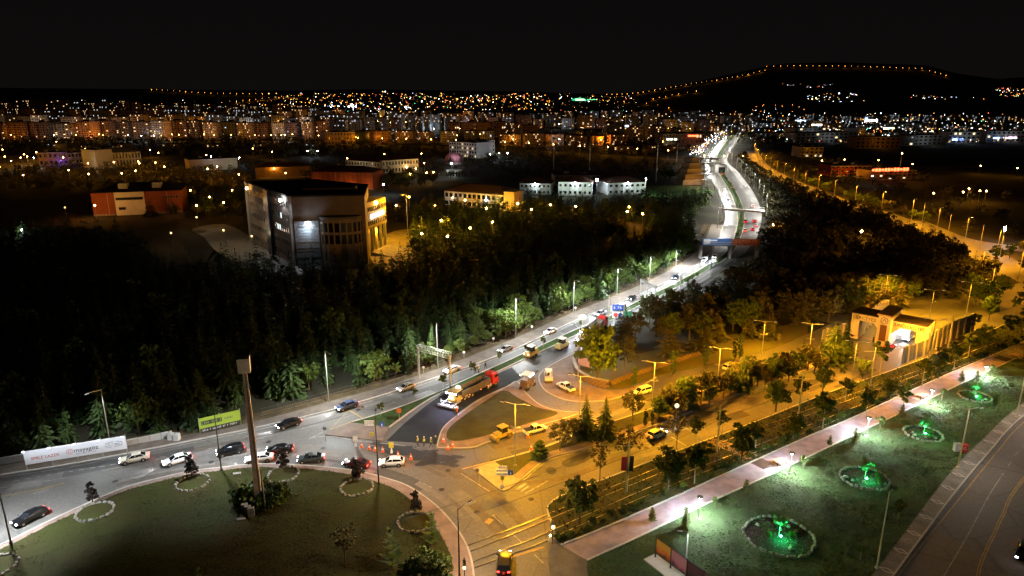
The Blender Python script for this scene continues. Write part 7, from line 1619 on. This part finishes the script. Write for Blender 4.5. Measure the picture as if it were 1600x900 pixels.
def city():
    random.seed(61); city_mats()
    def row(x0, x1, base, tops, wr, cols, kinds, lab, gap=(2, 7), jit=1.5):
        x = x0
        while x < x1:
            wp = random.uniform(*wr)
            block(x+wp/2, base+random.uniform(-jit,jit), random.uniform(*tops), wp, random.choice(kinds), random.choice(cols), lab, lab.split(' in ')[0] + 's ' + lab.split(' in ')[1])
            x += wp + random.uniform(*gap)
    row(-10, 150, 219, (189,193), (24,33), ['brown','brown','tan'], ['slab','point'], 'brown amber lit apartment block in the front row at far left')
    row(152, 300, 217, (188,192), (18,28), ['brown','tan','brown'], ['slab','point'], 'brown apartment block in the front row left of centre')
    row(300, 505, 216, (188,193), (15,24), ['brown','tan','mauve','pale'], ['slab','point'], 'narrow brown block in the front row before the long building')
    row(-10, 520, 205, (178,184), (14,26), ['grey','tan','pale','grey'], ['slab','wide','point'], 'greyish block in the second row of the left city')
    row(-10, 560, 193, (169,175), (12,24), ['grey','tan','mauve'], ['slab','wide'], 'dim block in the third row of the left city')
    row(-10, 225, 182, (155,162), (8,16), ['grey','tan','brown'], ['slab','point'], 'small high standing block in the far left skyline')
    row(225, 480, 182, (162,168), (8,14), ['grey','tan'], ['slab','point'], 'small dim block in the far skyline under the amber road')
    row(505, 620, 208, (180,187), (12,18), ['pale','tan','grey'], ['point','tall','slab'], 'pale tower in the row behind the long brown building')
    row(622, 760, 209, (176,182), (8,13), ['pale','grey','mauve','pale'], ['tall','point'], 'slim pale tower in the group left of centre')
    row(700, 830, 214, (189,198), (16,26), ['brown','tan'], ['slab','low'], 'mid height brown block in the centre of the city')
    row(760, 1090, 200, (178,186), (14,26), ['tan','brown','grey','pale'], ['slab','point'], 'mid height block in the back row of the central city')
    row(780, 960, 228, (207,213), (20,34), ['tan','brown'], ['slab','wide'], 'amber lit block in the front of the central city')
    row(945, 1045, 222, (190,202), (18,30), ['tan','grey','brown'], ['slab','point'], 'tall dim block in the group left of the dark mall')
    row(1040, 1100, 206, (186,191), (16,24), ['mauve','pale'], ['wide','slab'], 'mauve lit block in the group behind the dark mall')
    row(1085, 1170, 197, (176,181), (12,20), ['pale','tan'], ['slab','point'], 'pale block in the skyline at the end of the highway')
    row(1170, 1290, 200, (188,193), (12,22), ['grey','pale','tan'], ['wide','low'], 'low pale block in the city right of the highway')
    row(1290, 1620, 204, (190,197), (14,26), ['grey','tan','pale'], ['low','wide'], 'low dim block in the right city behind the shops')
    row(1200, 1620, 190, (179,184), (8,18), ['grey','tan'], ['low','wide'], 'tiny low house in the far right city')
    row(560, 1100, 186, (172,178), (8,18), ['grey','tan','pale'], ['low','slab'], 'tiny block in the far centre of the city')
    row(560, 760, 224, (203,210), (16,28), ['tan','brown','pale'], ['low','slab','wide'], 'mid height building in the belt left of the white four storey block', (4, 16))
    row(1110, 1165, 207, (190,196), (10,16), ['pale','tan'], ['low','slab'], 'small block in the cluster at the highway end')
    row(960, 1090, 236, (226,230), (16,30), ['tan','brown'], ['low'], 'low house in the belt below the dark mall', (10, 26))
    row(0, 500, 231, (224,227), (14,26), ['tan','grey'], ['low'], 'low house in the belt before the front row', (26, 70))
    row(1180, 1620, 214, (206,209), (12,26), ['grey','pale','tan'], ['low','wide'], 'low shed in the right city belt', (8, 26))
    # front of row lights: real street lamps between the blocks
    FL = MB()
    for x in range(-5, 1100, 13):
        for (base, pr) in ((219, .55), (206, .45), (195, .45), (184, .3)):
            if random.random() > pr: continue
            xx = x + random.uniform(-6, 6); b = base + random.uniform(0, 3) + (8 if 780 < x < 960 and base == 219 else 0)
            p = at(xx, b); c = random.choice([ORANGE, ORANGE, ORANGE, AMBER, COOL]) if x > 560 else random.choice([ORANGE, ORANGE, ORANGE, ORANGE, AMBER, WHITE])
            FL.tube(p, p + Vector((0,0,8)), .1, .06, 4, 2); FL.ball(p.x, p.y, 8.25, .38, 0 if c in (ORANGE, AMBER) else 1, 6, 4); light('POINT', 'lamp_light', (p.x, p.y, 8.9), random.choice([4000, 7000, 12000]), c, None, .5)
    tag(FL.build('city_street_lamps', [G_SOD, G_LED, M_METAL]), 'rows of tiny street lamps glowing at the foot of the city blocks', None, None, 'stuff')
    for x in range(640, 1180, 34):
        p = at(x+random.uniform(-8,8), 196+random.uniform(-3,8)); c = random.choice([WHITE, (1,.8,.8), COOL, AMBER]); lamp(p, 10, 'globe', 'tiny street lamp among the central towers', 'street lamps among the central towers', 7000, c, G_LED if c is not AMBER else G_SOD, kind='POINT', lsize=.5)
    for (x, y, P) in [(641,214,5000),(632,216,4000),(150,215,4000),(1136,204,9000),(1145,203,9000),(1127,207,6000)]:
        lamp(at(x, y), 9, 'globe', 'bright white lamp at street level of the city', 'bright white lamps in the city', P, COOL if x < 700 else (1,.93,.8), G_LEDB, kind='POINT', lsize=.5)
    # trees between the blocks and street level glow
    st = random.getstate(); pts = []
    for _ in range(1500):
        y = random.choice([random.uniform(186, 200), random.uniform(200, 224), random.uniform(216, 226)]); p = at(random.uniform(-20, 1620), y); pts.append((p.x, p.y))
    merged('city_trees', pts, 'dark trees growing between the blocks of the far city', mix=True, hh=(7, 12))
    # lights strewn over the far city: nobody could count them
    mats_ = [glow('far_sodium', (1,.32,.035), 9), glow('far_warm', (1,.58,.18), 9), glow('far_white', (.85,.92,1), 14), glow('far_blue', (.4,.55,1), 9), glow('far_red', (1,.12,.06), 8), glow('far_green', (.1,1,.4), 8)]
    mb = MB()
    def spark(px, py, r, mi, far=True):
        p = hit(px, py) if py < 176 else at(px, py, random.uniform(3, 8)); k = mpp(p) * r; mb.oct(p.x, p.y, p.z + k, k, mi)
    def field(n, x0, x1, y0, y1, wts, rs=(.22, .6), conc=1):
        for _ in range(n):
            x = random.uniform(x0, x1); y = y0 + (y1-y0) * random.random() ** conc; spark(x, y, random.uniform(*rs) ** 1.0, random.choices(range(6), wts)[0])
    field(260, 430, 860, 146, 172, (8,5,3,.4,.6,.4)); field(120, 400, 640, 160, 182, (6,5,4,.5,.4,.3)); field(90, 640, 1000, 150, 160, (7,4,3,.3,1,.5))
    field(40, 0, 430, 155, 185, (6,4,3,.5,.3,.2), (.15,.35)); field(130, 600, 1180, 172, 200, (5,4,4,.8,.6,.3), (.18,.45))
    field(330, 1170, 1620, 176, 206, (5,5,7,1,.8,.5), (.2,.6), .8); field(110, 1200, 1610, 186, 222, (2,4,8,2,.6,.3), (.25,.7)); field(60, 1555, 1620, 138, 152, (5,3,2,.3,1,.2), (.2,.45))
    field(16, 1215, 1310, 131, 137, (3,3,4,1,1,0), (.18,.35)); field(34, 1262, 1352, 146, 160, (3,4,5,2,.3,0), (.2,.5)); field(22, 1420, 1540, 149, 156, (2,2,4,1,2,0), (.18,.4)); field(24, 1170, 1262, 164, 182, (5,4,3,.3,.4,.1), (.2,.4))
    field(420, 0, 1180, 178, 222, (9,4,2,.2,.3,.1), (.10,.22)); field(260, 430, 1000, 146, 170, (9,5,2,.2,.3,.2), (.10,.22)); field(200, 1170, 1620, 178, 222, (4,5,6,.5,.4,.2), (.10,.22)); field(60, 0, 430, 156, 180, (6,4,3,.3,.2,.2), (.10,.2))
    for _ in range(170):
        t = random.random(); x = 1083 + 50 * t + random.gauss(0, 5); y = 240 - 38 * t + random.gauss(0, 3); spark(x, y, random.uniform(.2, .6), random.choices(range(6), (1,3,8,2,.3,0))[0])
    for x, y, r, mi in [(550,167,2.4,2),(545,168,1.4,2),(556,168,1.4,2),(634,169,1.5,2),(529,167,.9,2),(117,132,.7,2),(420,147,.7,1),(118,132,.5,2),(616,179,.9,1),(620,179,.7,1),(598,144,.8,1),(602,144,.8,2),(1269,156,1,1),(1275,154,.9,1),(1311,147,.9,2)]: spark(x, y, r, mi)
    o = mb.build('distant_city_lights', mats_); tag(o, 'countless tiny lights strewn over the far city and its hills', None, None, 'stuff')
    # glowing green stadium
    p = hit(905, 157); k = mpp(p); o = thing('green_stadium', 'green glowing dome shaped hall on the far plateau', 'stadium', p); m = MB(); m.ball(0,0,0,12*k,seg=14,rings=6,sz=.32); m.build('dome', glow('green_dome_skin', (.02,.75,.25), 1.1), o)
    MB().box(0,-12*k,1.2*k,14*k,.5*k,1.4*k).build('lit_front', glow('lit_front_glass', (1,.85,.75), 4), o); m = MB()
    for t in range(10): m.box((13+t*1.6)*k,0,1.4*k,.6*k,.5*k,.5*k)
    m.build('light_string', mats_[5], o)
    # roads climbing the hills, lit by chains of lamps
    def chain(pts, n, label, glowcol, r=.42, road=True, grp='', w_=.55):
        P_ = []; seg = []
        tot = sum(math.dist(a, b) for a, b in zip(pts, pts[1:])); 
        for a, b in zip(pts, pts[1:]):
            m_ = max(1, round(n * math.dist(a, b) / tot))
            for j in range(m_): t = j / m_; P_.append((a[0]+(b[0]-a[0])*t, a[1]+(b[1]-a[1])*t))
        P_.append(pts[-1]); Q = [hit(*q) for q in P_]; k = mpp(Q[0])
        if road:
            rb = MB()
            for a, b in zip(Q, Q[1:]):
                d = (b - a); s_ = Vector((-d.y, d.x, 0)).normalized() * 9; up = Vector((0,0,2)); rb.add([a-s_+up, a+s_+up, b+s_+up+Vector((0,0,1)), b-s_+up+Vector((0,0,1))], [(0,1,2,3)])
            struct('hill_road', rb, M_CONCW)
        lm = MB(); h_ = 12; lm.tube((0,0,0),(0,0,h_),.5,.4,5); lm_me = lm.mesh('pole', M_METAL); gm = MB().oct(0,0,h_+2,1).mesh('lens', glowcol)
        allm = MB()
        for i, q in enumerate(Q):
            allm.tube(q, q + Vector((0,0,h_)), .5, .4, 4, 1); s_ = r * mpp(q) * random.uniform(.7, 1.15); allm.oct(q.x, q.y, q.z + h_ + 2, s_, 0)
            if i % 2 == 0: light('POINT', 'lamp_light', q + Vector((0, -2, h_)), 9000, ORANGE, None, 1.0)
        tag(allm.build('distant_street_lamps', [glowcol, M_METAL]), label.replace('tiny amber lamp of the chain', 'chain of tiny amber lamps').replace('tiny amber lamp', 'tiny amber lamps').replace('tiny lamp', 'tiny lamps'), None, grp, 'stuff')
    HS = glow('hill_sodium_lens', (1,.36,.05), 9)
    chain([(1198,107),(1230,106),(1290,106),(1350,107),(1400,109),(1440,110),(1452,114),(1478,121)], 27, 'tiny amber lamp of the chain along the crest of the hill', HS, .36, True, 'lamps along the crest road')
    chain([(1005,147),(1040,141),(1080,134),(1120,128),(1160,121),(1195,113)], 24, 'tiny amber lamp of the chain climbing to the crest', HS, .32, True, 'lamps climbing to the crest')
    chain([(948,151),(980,150),(1005,147)], 7, 'tiny amber lamp at the foot of the climbing chain', HS, .42, True, 'lamps at the foot of the climb')
    chain([(237,143),(262,144),(300,147),(340,149),(420,150)], 19, 'tiny amber lamp of the upper chain on the left hillside', HS, .32, True, 'lamps of the upper left chain')
    chain([(370,162),(400,159),(440,154),(470,152)], 9, 'tiny amber lamp of the lower chain on the left hillside', HS, .32, True, 'lamps of the lower left chain')
    chain([(1020,158),(1060,150),(1088,146)], 6, 'tiny lamp of the short chain on the dark slope', HS, .3, True, 'lamps of the short slope chain')
    chain([(975,162),(1010,165),(1045,172)], 4, 'tiny lamp on the pale road under the plateau', HS, .2, True, 'lamps of the plateau road')
city()
# labels: where a group shares one label, say which one by its order across the picture
def ordinal(n): return '%d%s' % (n, 'th' if 10 <= n % 100 <= 20 else {1: 'st', 2: 'nd', 3: 'rd'}.get(n % 10, 'th'))
def number_labels():
    by = {}
    for o in bpy.data.objects:
        if o.parent is None and o.get('label') and 'category' in o: by.setdefault((o['label'], o['category']), []).append(o)
    for (lb, c), os_ in by.items():
        if 1 < len(os_) <= 70 and len(lb.split()) <= 13:
            os_.sort(key=lambda o: project(o.location.x, max(o.location.y, 1), o.location.z)[0])
            for i, o in enumerate(os_): o['label'] = lb + ', ' + (ordinal(i + 1) + ' from left' if i < len(os_) - 1 else 'rightmost one')
number_labels()
for o in bpy.data.objects:
    if o.name.startswith('lettering') and o.parent: o['kind'] = 'stuff'
print('objects', len(bpy.data.objects), 'lights', len([o for o in bpy.data.objects if o.type == 'LIGHT']), 'tris', sum(len(m.loops) for m in bpy.data.meshes)//2, 'blocks', NB[0])
